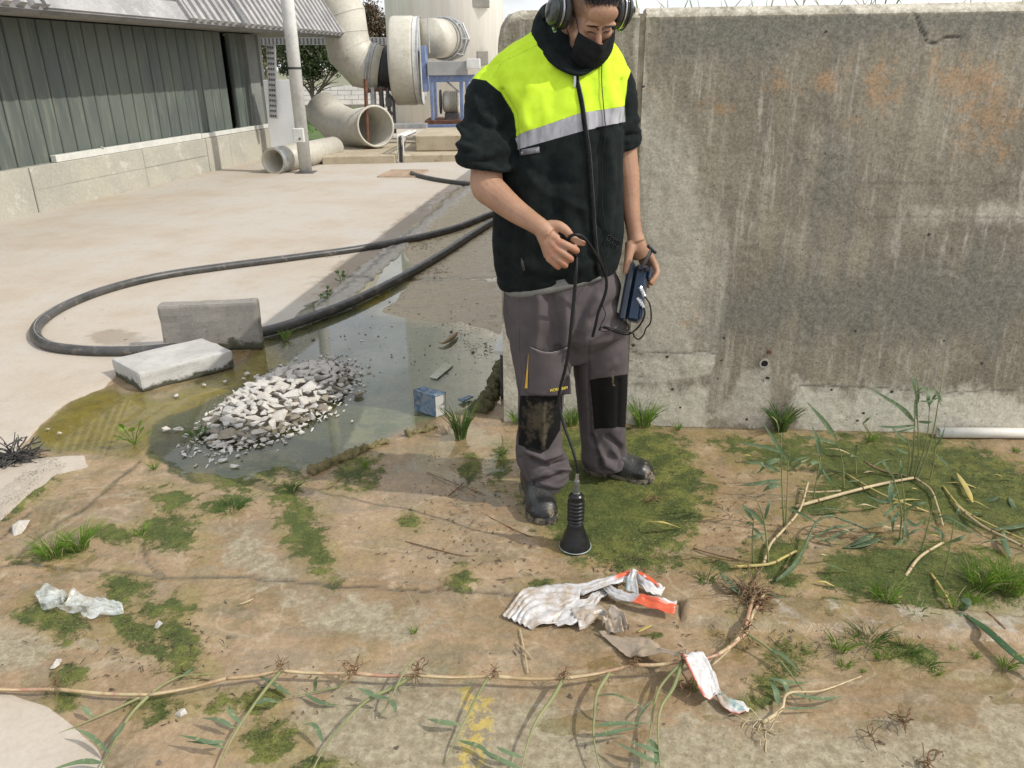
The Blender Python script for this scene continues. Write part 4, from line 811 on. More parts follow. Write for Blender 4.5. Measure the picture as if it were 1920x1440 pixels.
ST=[(38,992,.05,'pale rounded stone left of the two bright grass tufts'),(410,831,.032,'pale flat stone in front of the rubble pile'),(387,826,.018,'small grey stone just left of the pale flat stone'),(343,843,.02,'brown stone at the mud edge below the rubble'),(312,806,.03,'upright pale stone at the far left of the rubble'),(334,806,.026,'grey stone next to a small grass tuft left of the rubble'),(383,722,.018,'pale chip between lying kerb stone and rubble'),(422,716,.02,'small pointed white chip near the lying kerb stone corner'),(464,702,.026,'grey stone right of the lying kerb stone'),(457,711,.018,'muddy stone touching the water right of the kerb stone'),(330,743,.02,'chip in the olive water below the lying kerb stone'),(112,813,.016,'little brown stone in the yellow algae shallows'),(90,805,.012,'tiny pale stone in the yellow algae shallows'),(672,742,.035,'dark wet stone on the right edge of the rubble'),(660,790,.012,'white pebble under the greenish water'),(158,668,.015,'white pebble in front of the hose bend'),(298,1173,.02,'white chip on the green algae right of the clear bag'),(106,1247,.022,'pale stone half sunk in pale mud at left'),(340,1340,.022,'muddy stone under the long reed runner'),(734,666,.012,'dark lump in the shallow water'),(190,279,.05,'small brown stone lying on the white profile')]
for x,y,s,l in ST:
    z=.35*s
    if l.startswith('small brown'): p=bp(bt(x,y,-.05)[0],-.03,ZB+.03+.06)
    else: p=gz(x,y,.006); p[2]=.006+z*.6
    o=stone(p,s,rg,None,.2,mi={'dark':3,'brow':7}.get(l[:4],rg.choice([0,1,2]))); tag(o,l,'stone','loose stones in the yard')
# blue box
Q,h=prism((777,769),(818,782),(837,775),(774,731)); h*=1.0
box=thing('blue_carton','small soggy carton with blue top standing in the shallow water','carton',tuple(Q[0]))
t=NT('blue_carton_print'); t.co=t.world(); n=t.noise(40,6,.7); n2=t.noise(8,5,.6); t.fin(t.mix(t.rng(n,.40,.62),t.mix(t.rng(n2,.4,.6),(.03,.075,.13),(.06,.14,.22)),(.20,.22,.24)),.6); M['bluec']=t.m
t=NT('white_carton_print'); t.co=t.world(); n=t.noise(30,6,.7); t.fin(t.mix(t.rng(n,.6,.66),(.45,.45,.42),(.05,.045,.04)),.6); M['whitec']=t.m
T_=Q+np.array([0,0,h]); bev=.0
mesh('carton_side',[Q[0],Q[1],T_[1],T_[0]],[(0,1,2,3)],M['bluec'],box); mesh('carton_side',[Q[1],Q[2],T_[2],T_[1]],[(0,1,2,3)],M['whitec'],box,label='white torn carton side'); mesh('carton_side',[Q[2],Q[3],T_[3],T_[2]],[(0,1,2,3)],M['bluec'],box); mesh('carton_side',[Q[3],Q[0],T_[0],T_[3]],[(0,1,2,3)],M['bluec'],box)
V,Fs=sheetgrid(8,8,lambda u,v:T_[0]+(T_[1]-T_[0])*u[:,None]*1.03+(T_[3]-T_[0])*v[:,None]*1.03+np.array([0,0,1])*(.004-.02*np.exp(-((u-.4)**2+(v-.5)**2)*9))[:,None]); mesh('carton_top',V,Fs,M['bluec'],box,smooth=True)
for o in box.children: md=o.modifiers.new('t','SOLIDIFY'); md.thickness=.003
q=[gz(x,y,.012) for x,y in ((859,750),(880,743),(888,745),(868,755))]; o=mesh('blue_shard',np.array(q+[p+[0,0,.006] for p in q]),[(3,2,1,0),(4,5,6,7),(0,1,5,4),(1,2,6,5),(2,3,7,6),(3,0,4,7)],M['bluec'],label='thin blue shard on the water right of the carton',cat='shard')
q=[gz(x,y,.0) for x,y in ((805,709),(820,712),(850,687),(835,682))]; V,Fs=slabmesh(np.array(q),.009,4,.003,.002); mesh('foam_strip',V,Fs,pmat('dirty_foam',(.46,.46,.36),(.36,.38,.26),20,.8,60,.4,c3=(.14,.2,.07)),label='pale dirty foam strip floating in the bluish puddle',cat='foam strip')
P=spline([gz(x,y,.02) for x,y in ((822,641),(832,642),(846,634),(858,623))],5); V,Fs=tubeVF(P,np.concatenate([np.linspace(.004,.017,12),np.linspace(.016,.004,len(P)-12)]),7); mesh('driftwood_stick',V,Fs,pmat('dry_wood',(.36,.28,.16),(.28,.21,.12),9,.8),smooth=True,label='curved tan stick lying in the shallow water',cat='stick')
# board and post against the tank
zs=.30; q=[gz(x,y,zs) for x,y in ((925,665),(1000,668),(1000,614),(947,614))]; V=np.array(q+[p+[0,0,.02] for p in q]); bd=mesh('grey_board',V,[(3,2,1,0),(4,5,6,7),(0,1,5,4),(1,2,6,5),(2,3,7,6),(3,0,4,7)],M['sill'],label='pale grey board fixed flat beside the left end of the tank wall',cat='board')
Yq=gz(944,738)[1]; a=gy(939,740,Yq); b=gy(951,740,Yq); mb=MB(); mb.bbox(((a[0]+b[0])/2,Yq,zs/2-.01),(b[0]-a[0],.12,zs-.02),.004); mb.make('steel_plate',M['dark'],label='dark upright steel plate under the grey board',cat='plate')
# mossy ridges
def ridge(pts,r,seed,name,lab,m):
    P=spline([gz(x,y,.012) for x,y in pts],26); rr=r*(.55+.9*vn(P,14,seed)); rr[0]=rr[-1]=r*.2; V,Fs=tubeVF(P,rr,14); V+=((vn(V,45,seed)-.5)+(vn(V,110,seed)-.5)*.8)[:,None]*r*1.3*nrm_rows(V-np.repeat(P,14,0)); V[:,2]=np.maximum(V[:,2],-.01); return mesh(name,V,Fs,m,smooth=True,label=lab,cat='mud ridge')
def nrm_rows(v): return v/(np.linalg.norm(v,axis=1,keepdims=True)+1e-9)
M['ridge']=pmat('crusty_mud',(.21,.175,.08),(.12,.10,.04),22,.95,90,1.0,.01,c3=(.30,.25,.15)); M['moss']=pmat('dark_moss',(.075,.07,.03),(.13,.12,.05),25,.95,90,1,.01,c3=(.16,.14,.08))
ridge([(578,886),(620,868),(672,845),(728,826)],.018,2,'mud_ridge','crusty yellowish mud ridge bordering the green water, left piece',M['ridge']); ridge([(762,816),(790,808),(818,798)],.017,3,'mud_ridge','short crusty mud ridge left of the tall sedge tuft',M['ridge'])
ridge([(895,772),(912,752),(928,728),(938,700),(944,688)],.036,4,'moss_clump','dark mossy debris bank between blue shard and tank wall',M['moss'])
print('yard',time.time()-T0)
# ================================================================ PERSON
def G(p): return gy(p[0],p[1],p[2])
foot0=(gz(1020,950)+gz(1150,905))/2
person=thing('person','man in black and fluorescent yellow fleece with grey trousers, black mask and headphones, looking down','person',(foot0[0],foot0[1],0))
def sec(L,R,Y,b,tw=0.0):
    a=gy(L[0],L[1],Y-tw); c=gy(R[0],R[1],Y+tw); return ((a+c)/2,(c-a)/2,np.array([0,b,0]))
def msm(px,x0,x1): 
    t=np.clip((px-x0)/(x1-x0),0,1); return t*t*(3-2*t)
def folds(V,N,X,Y,lst):
    """raise (+) or press (-) cloth along picture-space crease lines of camera-facing cloth: (points, width px, height m)"""
    fac=np.clip(-(N@FW)*2.0,0,1); D=np.zeros(len(V))
    for pts,wd,am in lst:
        pts=np.array(pts,float); mn=pts.min(0)-3*wd; mx=pts.max(0)+3*wd; k=np.where((X>mn[0])&(X<mx[0])&(Y>mn[1])&(Y<mx[1]))[0]
        if len(k): d=sdline(X[k],Y[k],pts)/wd; D[k]+=am*np.exp(-d*d)
    return D*fac
# ---- head frame
HC=gy(1107,20,2.60); yw,pt=math.radians(19),math.radians(40)
HX=np.array([math.cos(yw),math.sin(yw),0]); HF=np.array([math.sin(yw)*math.cos(pt),-math.cos(yw)*math.cos(pt),-math.sin(pt)]); HU=np.cross(HX,HF); HU=HU if HU[2]>0 else -HU
def hd(x,f,u): return HC+HX*x+HF*f+HU*u
def hell(mb,c,r,n=22,m=14): V,Fs=ellip(hd(*c),(HX*r[0],HF*r[1],HU*r[2]),n,m); mb.add(V,Fs)
mb=MB()
hell(mb,(0,-.018,.040),(.077,.098,.090)); hell(mb,(0,.030,-.030),(.064,.062,.088)); hell(mb,(0,.035,-.082),(.052,.052,.040)); hell(mb,(0,.070,-.108),(.026,.022,.020))
for s in(-1,1):
    hell(mb,(s*.026,.084,.018),(.026,.0115,.0085)); hell(mb,(s*.041,.058,-.036),(.026,.028,.024)); hell(mb,(s*.030,.0765,-.004),(.0145,.0125,.0105)); hell(mb,(s*.079,-.006,-.004),(.010,.018,.031)); hell(mb,(s*.083,-.014,.004),(.010,.010,.022))
    hell(mb,(s*.012,.104,-.040),(.009,.010,.008))
hell(mb,(0,.076,.045),(.050,.020,.034))
V,Fs=tubeVF([hd(0,.082,.012),hd(0,.092,-.008),hd(0,.104,-.026),hd(0,.110,-.038)],[.009,.009,.0105,.0125],12); mb.add(V,Fs); hell(mb,(0,.112,-.040),(.0125,.011,.010))
hell(mb,(0,.084,-.072),(.024,.010,.008)); hell(mb,(0,.083,-.084),(.020,.010,.007))
nb=gy(1072,92,2.695); V,Fs=loft([(nb+np.array([0,.02,-.14]),np.array([.075,0,0]),np.array([0,.07,0])),(nb,np.array([.062,0,0]),np.array([0,.066,0])),(hd(0,-.03,-.07),HX*.058,HF*.062),(hd(0,-.02,-.02),HX*.05,HF*.055)],24); mb.add(V,Fs)
# torso + legs under the clothes
def S3(L,R,Y,b): return sec(L,R,Y,b)
V,Fs=loft([S3((975,625),(1120,615),2.66,.08),S3((965,560),(1140,560),2.66,.10),S3((945,480),(1145,480),2.66,.11),S3((950,330),(1140,330),2.66,.115),S3((960,200),(1140,200),2.67,.105),S3((955,140),(1135,140),2.68,.08),S3((1020,100),(1120,100),2.69,.05)],24); mb.add(V,Fs)
for Lp in ([((980,600),(1045,600),2.65,.075),((990,740),(1040,740),2.65,.055),((1004,915),(1032,915),2.65,.03),((1008,940),(1030,940),2.65,.025)],[((1085,600),(1155,600),2.72,.08),((1100,740),(1155,740),2.78,.055),((1118,850),(1155,850),2.83,.035),((1122,880),(1155,880),2.83,.03)]):
    V,Fs=loft([S3(*q) for q in Lp],16); mb.add(V,Fs)
# picture-left arm (his right)
def limb(pts,n=18,k=6,flat=None):
    P=spline([G(p) for p in pts],k); r=np.interp(np.linspace(0,len(pts)-1,len(P)),range(len(pts)),[p[3] for p in pts]); V,Fs=tubeVF(P,r,n,flat=flat); mb.add(V,Fs)
limb([(925,150,2.68,.05),(912,240,2.65,.048),(911,300,2.60,.046),(912,330,2.575,.053),(914,350,2.56,.054),(934,369,2.53,.0475),(965,394,2.48,.039),(998,416,2.43,.031),(1016,428,2.41,.0285),(1030,440,2.402,.027)])
# back of the hand, then metacarpals
for e,rr in (((1046,450,2.392),.0155),((1040,463,2.388),.0155),((1034,474,2.39),.0150),((1028,482,2.394),.0135)):
    limb([(1016,430,2.412,.0265),((1018+e[0])/2,(432+e[1])/2,2.40,.019),(e[0],e[1],e[2],rr)],12,4)
limb([(1022,440,2.425,.022),(1035,458,2.420,.022),(1040,470,2.418,.016)],12,4)
FNG=[[(1047,453,2.386,.0128),(1063,460,2.378,.0118),(1079,468,2.388,.0112),(1080,471,2.408,.0100),(1069,470,2.425,.009),(1060,466,2.428,.008)],
 [(1041,465,2.383,.0124),(1056,475,2.376,.0116),(1069,484,2.388,.0110),(1069,487,2.408,.0098),(1060,483,2.424,.009),(1052,478,2.426,.008)],
 [(1034,476,2.385,.0120),(1048,487,2.380,.0110),(1059,496,2.390,.0104),(1059,498,2.408,.0094),(1052,495,2.424,.0085),(1044,489,2.426,.0075)],
 [(1027,483,2.390,.0112),(1038,493,2.388,.0100),(1046,500,2.396,.0094),(1046,501,2.411,.0086),(1041,498,2.424,.0078),(1036,493,2.426,.007)]]
for f in FNG: limb(f,12,5)
limb([(1030,424,2.412,.020),(1047,424,2.405,.0175),(1061,432,2.400,.0145),(1070,443,2.403,.0128),(1082,453,2.405,.0118),(1097,457,2.412,.0088)],12,5)
# picture-right arm (his left)
limb([(1145,165,2.70,.036),(1160,210,2.72,.044),(1170,285,2.715,.044),(1176,330,2.70,.042),(1181,375,2.685,.034),(1186,415,2.67,.0275),(1190,438,2.665,.0265),(1193,452,2.662,.031)])
limb([(1190,445,2.66,.029),(1196,466,2.665,.034),(1202,480,2.675,.030)],14,4,flat=.72)
limb([(1183,456,2.655,.021),(1180,474,2.635,.017),(1177,490,2.62,.0135),(1174,503,2.612,.0118),(1172,513,2.612,.0095)],12,4)   # thumb
for p in ([(1205,462,2.665,.016),(1219,480,2.675,.0125),(1228,497,2.675,.0115),(1232,511,2.66,.0105),(1226,522,2.645,.0098),(1218,531,2.635,.0085)],[(1204,468,2.69,.015),(1216,488,2.70,.012),(1225,506,2.705,.011),(1227,522,2.69,.0102),(1220,534,2.675,.009)],[(1202,472,2.71,.014),(1212,494,2.73,.0115),(1219,514,2.735,.0105),(1220,528,2.72,.0098),(1214,538,2.70,.0085)],[(1198,474,2.73,.013),(1206,498,2.75,.0105),(1212,518,2.755,.0098),(1212,532,2.74,.009)]): limb(p,12,5)
V,Fs=remesh(mb,.0034,3)
t=NT('skin'); t.co=t.world(); n=t.noise(11,5,.6); n2=t.noise(90,5,.65); n3=t.noise(420,3,.6)
c=t.mix(t.rng(n,.3,.7),(.29,.165,.098),(.365,.215,.135)); c=t.mix(t.math('MULTIPLY',t.rng(n2,.42,.64),.5),c,(.31,.15,.09)); c=t.mix(t.math('MULTIPLY',t.attr('red'),.6),c,(.42,.16,.10)); c=t.mix(t.math('MULTIPLY',t.attr('stub'),t.rng(n3,.35,.65,.45,1)),c,(.085,.055,.04))
c=t.mix(t.math('MULTIPLY',t.attr('hairy'),t.rng(t.noise(300,3,.7,co=t.world((1,1,.3))),.56,.66,0,.45)),c,(.12,.07,.045))
t.bump(t.math('ADD',n3,n2),.35,.002); t.p.inputs['Subsurface Weight'].default_value=.12; t.p.inputs['Subsurface Radius'].default_value=(.01,.004,.002); t.p.inputs['Subsurface Scale'].default_value=.6
M['skin']=t.fin(c,.52,0,.4)
D=V-HC; lx=D@HX; lf=D@HF; lu=D@HU; X,Y,_=projV(V)
inh=(np.abs(lx)<.12)&(lu>-.14)&(np.abs(lf)<.16)
stub=np.zeros(len(V)); sidehair=np.clip((.074-lf)/.02,0,1)*np.clip((lu+.045)/.02,0,1)*np.clip((np.abs(lx)-.045)/.01,0,1); top=np.clip((lu-.072+.35*np.maximum(0,-(lf-.05)))/.012,0,1)
stub=np.where(inh,np.clip(sidehair*.85+top,0,.95)+.35*np.clip((-.06-lu)/.02,0,1),0)
red=np.zeros(len(V))
for p in [(1079,470),(1069,486),(1059,497),(1046,501),(1097,457),(1047,453),(1041,465),(1034,476)]: red=np.maximum(red,np.exp(-((X-p[0])**2+(Y-p[1])**2)/60))
red=np.maximum(red,np.where(inh,np.exp(-(lx**2+(lu+.038)**2)/.0003),0))
hairy=np.clip(1-np.abs((Y-365)/70),0,1)*(X<1010)*(X>860)+np.clip(1-np.abs((Y-350)/80),0,1)*(X>1160)
body=mesh('body',V,Fs,M['skin'],person,smooth=True,attrs=dict(stub=stub,red=red,hairy=hairy))
# eyebrows and lashes (built as small strips of hair on the brow)
bvb=BVHTree.FromPolygons([tuple(v) for v in V.tolist()],[tuple(f) for f in np.asarray(Fs).tolist()])
def snap(bv,p,off=.001):
    r=bv.find_nearest(Vector(p)); return np.array(r[0])+np.array(r[1])*off
M['hair']=pmat('black_hair',(.010,.008,.007),(.02,.016,.013),60,.5,200,.3)
rg=random.Random(9)
for s in(-1,1):
    mb=MB()
    for i in range(420):
        f=rg.random(); x=s*(.009+.038*f); u=.0115+.0065*math.sin(f*2.3)+rg.uniform(-.0055,.0055)*(1-.5*f); p=snap(bvb,hd(x,.10,u),.0008); q=snap(bvb,hd(x+s*.007,.10,u+.0015),.0012); mb.tube([p,q],[.0009,.0003],3,False)
    mb.make('eyebrow',M['hair'],body)
    mb=MB(); P=[snap(bvb,hd(s*(.018+.025*f),.10,-.0055-.0015*math.sin(f*3.14)),.0007) for f in np.linspace(0,1,9)]; mb.tube(P,[.0005]+[.0017]*7+[.0006],5); mb.make('eyelid_line',M['hair'],body)
# hair cap
mb=MB(); rs=np.random.RandomState(3)
V,Fs=ellip(hd(0,-.018,.042),(HX*.0815,HF*.103,HU*.098),40,28); D=V-HC; lf=D@HF; lu=D@HU; lx=D@HX
keep=(lu>.074-.30*np.maximum(0,.055-lf)*1.0)&(lu>.03)
V=V+ (V-hd(0,-.018,.042))*((vn(V,60,2)-.5)*.10)[:,None]
Fk=[f for f in Fs if all(keep[i] for i in f)]; mb.add(V,Fk)
for i in range(900):
    a=rs.uniform(-1,1); x=a*.058; f0=rs.uniform(.02,.082)*math.sqrt(max(.05,1-(x/.085)**2)); 
    p=np.array([x,f0-.01,.042]); q=p-np.array([0,-.018,.042]); zz=math.sqrt(max(0.001,1-(q[0]/.08)**2-(q[1]/.102)**2))*.097+.042
    b=hd(x,q[1]-.018,zz-.004); d=HF*.017+HU*.004*rs.uniform(-1,1)+HX*rs.uniform(-.006,.006)+HU*(-.006); mb.tube([b,b+d*.6+HU*.004,b+d+HU*.001],[.0013,.001,.0003],3,False)
mb.make('hair',M['hair'],body,smooth=True)
print('body',time.time()-T0,len(body.data.vertices))
# ---- mask
M['maskf']=pmat('black_mask_cloth',(.009,.010,.010),(.014,.015,.015),20,.9,260,.3,.001,spec=.12)
def maskP(u,v):
    th=(u-.5)*2*math.radians(63)+math.radians(5); top=-.020+.006*np.abs(np.sin(th))**1.6+.0*u; bot=-.152+.040*np.abs(np.sin(th))**2; uu=top+(bot-top)*v
    rad=.068+.012*np.sin(v*3.1)-.004*v; noseb=.020*np.exp(-(th/.28)**2)*np.exp(-(v/.35)**2); chin=-.012*np.clip((v-.72)/.28,0,1)**1.5
    f=.036+(rad+.004+noseb)*np.cos(th)+chin+.010*np.cos(th)*np.sin(v*3.1); x=(rad+.001)*np.sin(th)*1.0
    pl=.0012*np.sin(v*26+np.sin(u*9))*np.cos(th)**.5+.0014*np.sin((u*11+v*5))
    f=f+pl
    return HC+HX*x[:,None]+HF*f[:,None]+HU*uu[:,None]
V,Fs=sheetgrid(46,36,maskP); o=mesh('face_mask',V,Fs,M['maskf'],body,smooth=True); md=o.modifiers.new('t','SOLIDIFY'); md.thickness=.0018
for s,u0 in((-1,0.0),(1,1.0)):
    for v0,e in((.02,(.078,-.012,.028)),(.9,(.078,-.018,-.03))):
        a=maskP(np.array([u0+s*-.02]),np.array([v0]))[0]; b=hd(s*e[0],e[1],e[2]); P=spline([a,snap(bvb,(a+b)/2,.003),b],5); T,F2=tubeVF(P,.0011,6); mesh('ear_loop',T,F2,M['black_cable'],o,smooth=True)
# ---- jacket
mb=MB()
TS=[((937,534),(1158,497),2.66,.128),((926,500),(1166,474),2.66,.145),((921,450),(1168,425),2.66,.152),((924,380),(1167,360),2.66,.148),((933,320),(1166,305),2.66,.145),((946,262),(1167,250),2.66,.143),((944,205),(1171,195),2.665,.140),((925,165),(1173,158),2.67,.128),((908,134),(1174,128),2.68,.108),((926,108),(1166,106),2.685,.090),((955,84),(1153,86),2.69,.075),((990,64),(1138,70),2.70,.06),((1016,40),(1112,48),2.735,.055)]
V,Fs=loft([sec(*q) for q in TS],40,2.25); mb.add(V,Fs)
def lt(pts,n=20,k=5):
    P=spline([G(p) for p in pts],k); r=np.interp(np.linspace(0,len(pts)-1,len(P)),range(len(pts)),[p[3] for p in pts]); V,Fs=tubeVF(P,r,n); mb.add(V,Fs)
lt([(958,140,2.69,.045),(931,158,2.685,.070),(918,185,2.675,.080),(914,225,2.655,.081),(911,262,2.63,.085),(911,290,2.605,.088),(912,306,2.598,.083),(912,314,2.595,.074)])
rg=random.Random(31)
for yy,rr,ti in ((246,.0885,.3),(262,.091,-.35),(276,.093,.25),(290,.092,-.2),(299,.089,.2)):
    c=G((911,yy,2.63-(yy-246)*.0006)); ax=np.array([ti*.6,rg.uniform(-.3,.3),1]); ax=nrm(ax); u=nrm(np.cross(ax,[0,1,0])); v=np.cross(ax,u)
    P=[c+(u*math.cos(a)+v*math.sin(a))*(rr*(1+.035*math.sin(a*2+yy)))+ax*.006*math.sin(a*3+yy) for a in np.linspace(0,6.2832,33)]; V,Fs=tubeVF(P,.0105,8); mb.add(V,Fs)
lt([(1138,140,2.70,.045),(1153,152,2.71,.056),(1159,180,2.72,.062),(1160,220,2.72,.064),(1159,255,2.715,.064),(1158,278,2.71,.058)])
for yy,rr in ((228,.066),(243,.069),(258,.069),(272,.066)):
    c=G((1159,yy,2.715)); P=[c+np.array([math.cos(a)*rr,math.sin(a)*rr,.006*math.sin(a*2+yy)]) for a in np.linspace(0,6.2832,29)]; V,Fs=tubeVF(P,.010,8); mb.add(V,Fs)
# hem band
V,Fs=loft([sec((938,541),(1156,505),2.66,.124),sec((932,528),(1160,492),2.66,.134),sec((934,520),(1160,485),2.66,.13)],40,2.2); mb.add(V,Fs)
V,Fs=remesh(mb,.0062,5); N=vnormals(V,Fs); X,Y,_=projV(V)
FJ=[([(1000,300),(990,400),(985,520)],14,.007),([(1030,310),(1045,420),(1050,520)],16,-.006),([(960,330),(950,430),(955,520)],12,-.006),([(1140,260),(1148,340),(1140,430)],10,.006),([(1125,250),(1128,340),(1120,420)],9,-.005),([(965,290),(1010,330),(1070,345)],10,-.004),([(975,310),(1020,360),(1090,390)],9,.004),
 ([(940,170),(965,215),(967,290)],5,-.010),([(960,170),(980,200),(990,240)],9,.005),([(1000,110),(990,170),(985,230)],12,.005),([(1040,140),(1035,200)],12,-.004),([(1130,110),(1140,160),(1150,200)],9,.005),([(1110,150),(1120,200)],9,-.004),([(888,175),(900,215),(925,235)],7,.005),([(880,200),(905,235),(940,243)],6,-.006),([(1166,150),(1172,200),(1166,240)],4,-.008),
 ([(990,418),(985,470),(980,512)],3,.003),([(1060,480),(1090,500),(1120,490)],10,.005),([(930,470),(960,490),(1000,500)],10,.004),([(940,500),(1000,520),(1060,528)],7,-.004),([(1085,400),(1100,460),(1120,510)],8,-.004)]
D=folds(V,N,X,Y,FJ)*1.5+(fbm(V,6,4,3)-.5)*.016+(fbm(V*[1,1,.4],16,3,13)-.5)*.008+(np.abs(fbm(V*[.5,.5,1.6],22,2,15)-.5)-.1)*.014*np.maximum(np.clip((960-X)/20,0,1),np.clip((X-1172)/10,0,1))*np.clip((320-Y)/20,0,1)
V=V+N*D[:,None]
pY=[(1002,60),(1008,86),(1046,126),(1070,140),(1104,134),(1128,112),(1142,84),(1152,70),(1200,84),(1181,133),(1175,151),(1173,199),(1088,212),(964,255),(961,216),(937,172),(911,150),(886,148),(866,156),(880,80),(985,36)]
pS=[(964,255),(1088,212),(1174,199),(1173,228),(1170,229),(1091,246),(968,281)]
yel=-sdpoly(X,Y,pY); sil=-sdpoly(X,Y,pS); fx=-(N@FW); 
bk=(N[:,1]>.25); zt=V[:,2]; yel=np.where(bk,(zt-1.36)*600,yel); sil=np.where(bk,np.minimum(zt-1.31,1.36-zt)*600,sil); yel=np.where(bk&(np.abs(V[:,0]-.29)>.2),-20,yel); sil=np.where(bk&(np.abs(V[:,0]-.29)>.2),-20,sil)
seam=np.minimum.reduce([sdline(X,Y,[(1008,84),(960,108),(938,120),(922,148)]),np.abs(yel)*1.0,np.abs(sil)])
t=NT('fleece'); t.co=t.world(); n=t.noise(30,5,.65); nf=t.noise(500,3,.7); n2=t.noise(6,4,.5)
ym=t.rng(t.attr('yel'),-.25,.25); sm=t.rng(t.attr('sil'),-.25,.25)
blk=t.mix(t.rng(n,.3,.7),(.006,.009,.009),(.012,.016,.015)); yl=t.mix(t.rng(n,.3,.7),(.46,.66,.03),(.53,.74,.045)); sv=t.mix(t.rng(t.noise(30,4,.6,co=t.world((1,1,.25))),.35,.65),(.24,.24,.255),(.40,.40,.42))
c=t.mix(ym,blk,yl); c=t.mix(sm,c,sv); c=t.mix(t.rng(t.attr('seam'),.2,1.3,.45,0),c,(.05,.07,.01))
t.fin(c,t.mix(sm,(.95,)*3,(.42,)*3),0,.12); t.bump(t.math('MULTIPLY',nf,t.math('SUBTRACT',1,sm)),.35,.002); t.p.inputs['Sheen Weight'].default_value=.02; t.p.inputs['Sheen Roughness'].default_value=.4
M['fleece']=t.m
jacket=mesh('jacket',V,Fs,M['fleece'],person,smooth=True,attrs=dict(yel=yel,sil=sil,seam=seam))
bvj=BVHTree.FromPolygons([tuple(v) for v in V.tolist()],[tuple(f) for f in np.asarray(Fs).tolist()])
def cast(bv,px,py,off,fall=2.52):
    d=Vector(ray(px,py)).normalized(); r=bv.ray_cast(Vector(CAMP),d)
    if r[0] is None or (r[0]-Vector(CAMP)).length>4: return gy(px,py,fall)
    return np.array(r[0])-np.array(d)*off
def cline(bv,pts,r,off=None,k=5,name='cord',m=None,parent=None,n=8,fall=2.52,flat=None):
    P=spline([np.array([p[0],p[1],0]) for p in pts],k); Q=[]
    for p in P: Q.append(cast(bv,p[0],p[1],off if off is not None else r*.8,fall))
    Q=np.array(Q); 
    for _ in range(2): Q[1:-1]=.5*Q[1:-1]+.25*(Q[:-2]+Q[2:])
    V,Fs=tubeVF(Q,r,n,flat=flat)
    return mesh(name,V,Fs,m,parent,smooth=True) if name else (V,Fs)
M['zip']=pmat('zip_black',(.006,.007,.007),(.012,.013,.013),50,.85,200,.3,spec=.1); M['zipm']=pmat('zip_teeth',(.02,.022,.022),(.04,.04,.04),80,.4,200,.2)
cline(bvj,[(1079,140),(1090,190),(1096,235),(1102,280),(1106,330),(1110,390),(1114,450),(1122,515)],.0072,.002,name='zip_placket',m=M['zip'],parent=jacket)
cline(bvj,[(1083,142),(1094,190),(1100,235),(1107,280),(1111,330),(1115,390),(1119,450),(1126,512)],.0022,.006,name='zip_teeth',m=M['zipm'],parent=jacket)
a=cast(bvj,1078,141,.012); b=cast(bvj,1078,162,.014); mb=MB(); mb.bbox((a+b)/2,(.007,.004,np.linalg.norm(a-b)),.001); zp=mb.make('zip_pull',M['chrome'],jacket)
cline(bvj,[(985,412),(984,450),(981,488)],.0035,.001,name='pocket_zip',m=M['zip'],parent=jacket); cline(bvj,[(979,484),(980,496),(983,508)],.0042,.004,name='pocket_zip_pull',m=M['zipm'],parent=jacket,flat=.5)
cline(bvj,[(1118,240),(1140,236),(1165,231)],.0022,.001,name='chest_pocket_edge',m=M['zip'],parent=jacket); 
# collar
bot=[(1076,142,2.535),(1030,119,2.575),(996,76,2.67),(1012,48,2.78),(1075,40,2.84),(1135,50,2.79),(1147,88,2.69),(1113,132,2.58)]
top=[(1082,130,2.555),(1046,98,2.60),(1012,30,2.68),(1030,2,2.77),(1078,-4,2.80),(1122,10,2.77),(1142,68,2.69),(1116,116,2.60)]
def ring(pts,k=8): 
    P=[G(p) for p in pts]; Q=P[-2:]+P+P[:3]; S=spline(Q,k); return S[2*k:2*k+len(pts)*k]
Rb,Rt=ring(bot),ring(top); n=len(Rb); V=[];Fs=[]; cen=(Rb.mean(0)+Rt.mean(0))/2
for f,ou in((0,-.004),(.2,.006),(.5,.010),(.8,.008),(.97,.003),(1.0,-.006),(.8,-.012),(.4,-.014)):
    R_=Rb+(Rt-Rb)*f; d=R_-cen; d[:,2]=0; d/=np.linalg.norm(d,axis=1,keepdims=True); V.append(R_+d*ou)
V=np.concatenate(V)
for i in range(7):
    for k in range(n): a=i*n+k;b=i*n+(k+1)%n; Fs.append((a,b,b+n,a+n))
V+=((fbm(V,18,3,5)-.5)*.008)[:,None]*np.array([1,1,.5]); mesh('collar',V,Fs,M['fleece'],jacket,smooth=True,attrs=dict(yel=np.full(len(V),-9.),sil=np.full(len(V),-9.),seam=np.full(len(V),9.)))
# brand tags
def text(body_,size,name,m,parent,pl,pr,off,bv,extr=.0004,yoff=0):
    cu=bpy.data.curves.new('t','FONT'); cu.body=body_; cu.size=1; cu.extrude=0; cu.align_x='LEFT'; o=bpy.data.objects.new('t',cu); COL.objects.link(o)
    dg=bpy.context.evaluated_depsgraph_get(); me=bpy.data.meshes.new_from_object(o.evaluated_get(dg)); bpy.data.objects.remove(o)
    V=np.array([v.co[:] for v in me.vertices]); Fs=[list(p.vertices) for p in me.polygons]; w_=V[:,0].max(); h_=V[:,1].max(); 
    L=cast(bv,pl[0],pl[1],off); R_=cast(bv,pr[0],pr[1],off); ux=(R_-L)/w_; uy=np.array([0,0,1.])*size/h_; P=L+V[:,:1]*ux+V[:,1:2]*uy-np.array([0,.0006,0]); bpy.data.meshes.remove(me)
    mesh(name,P,Fs,m,parent)
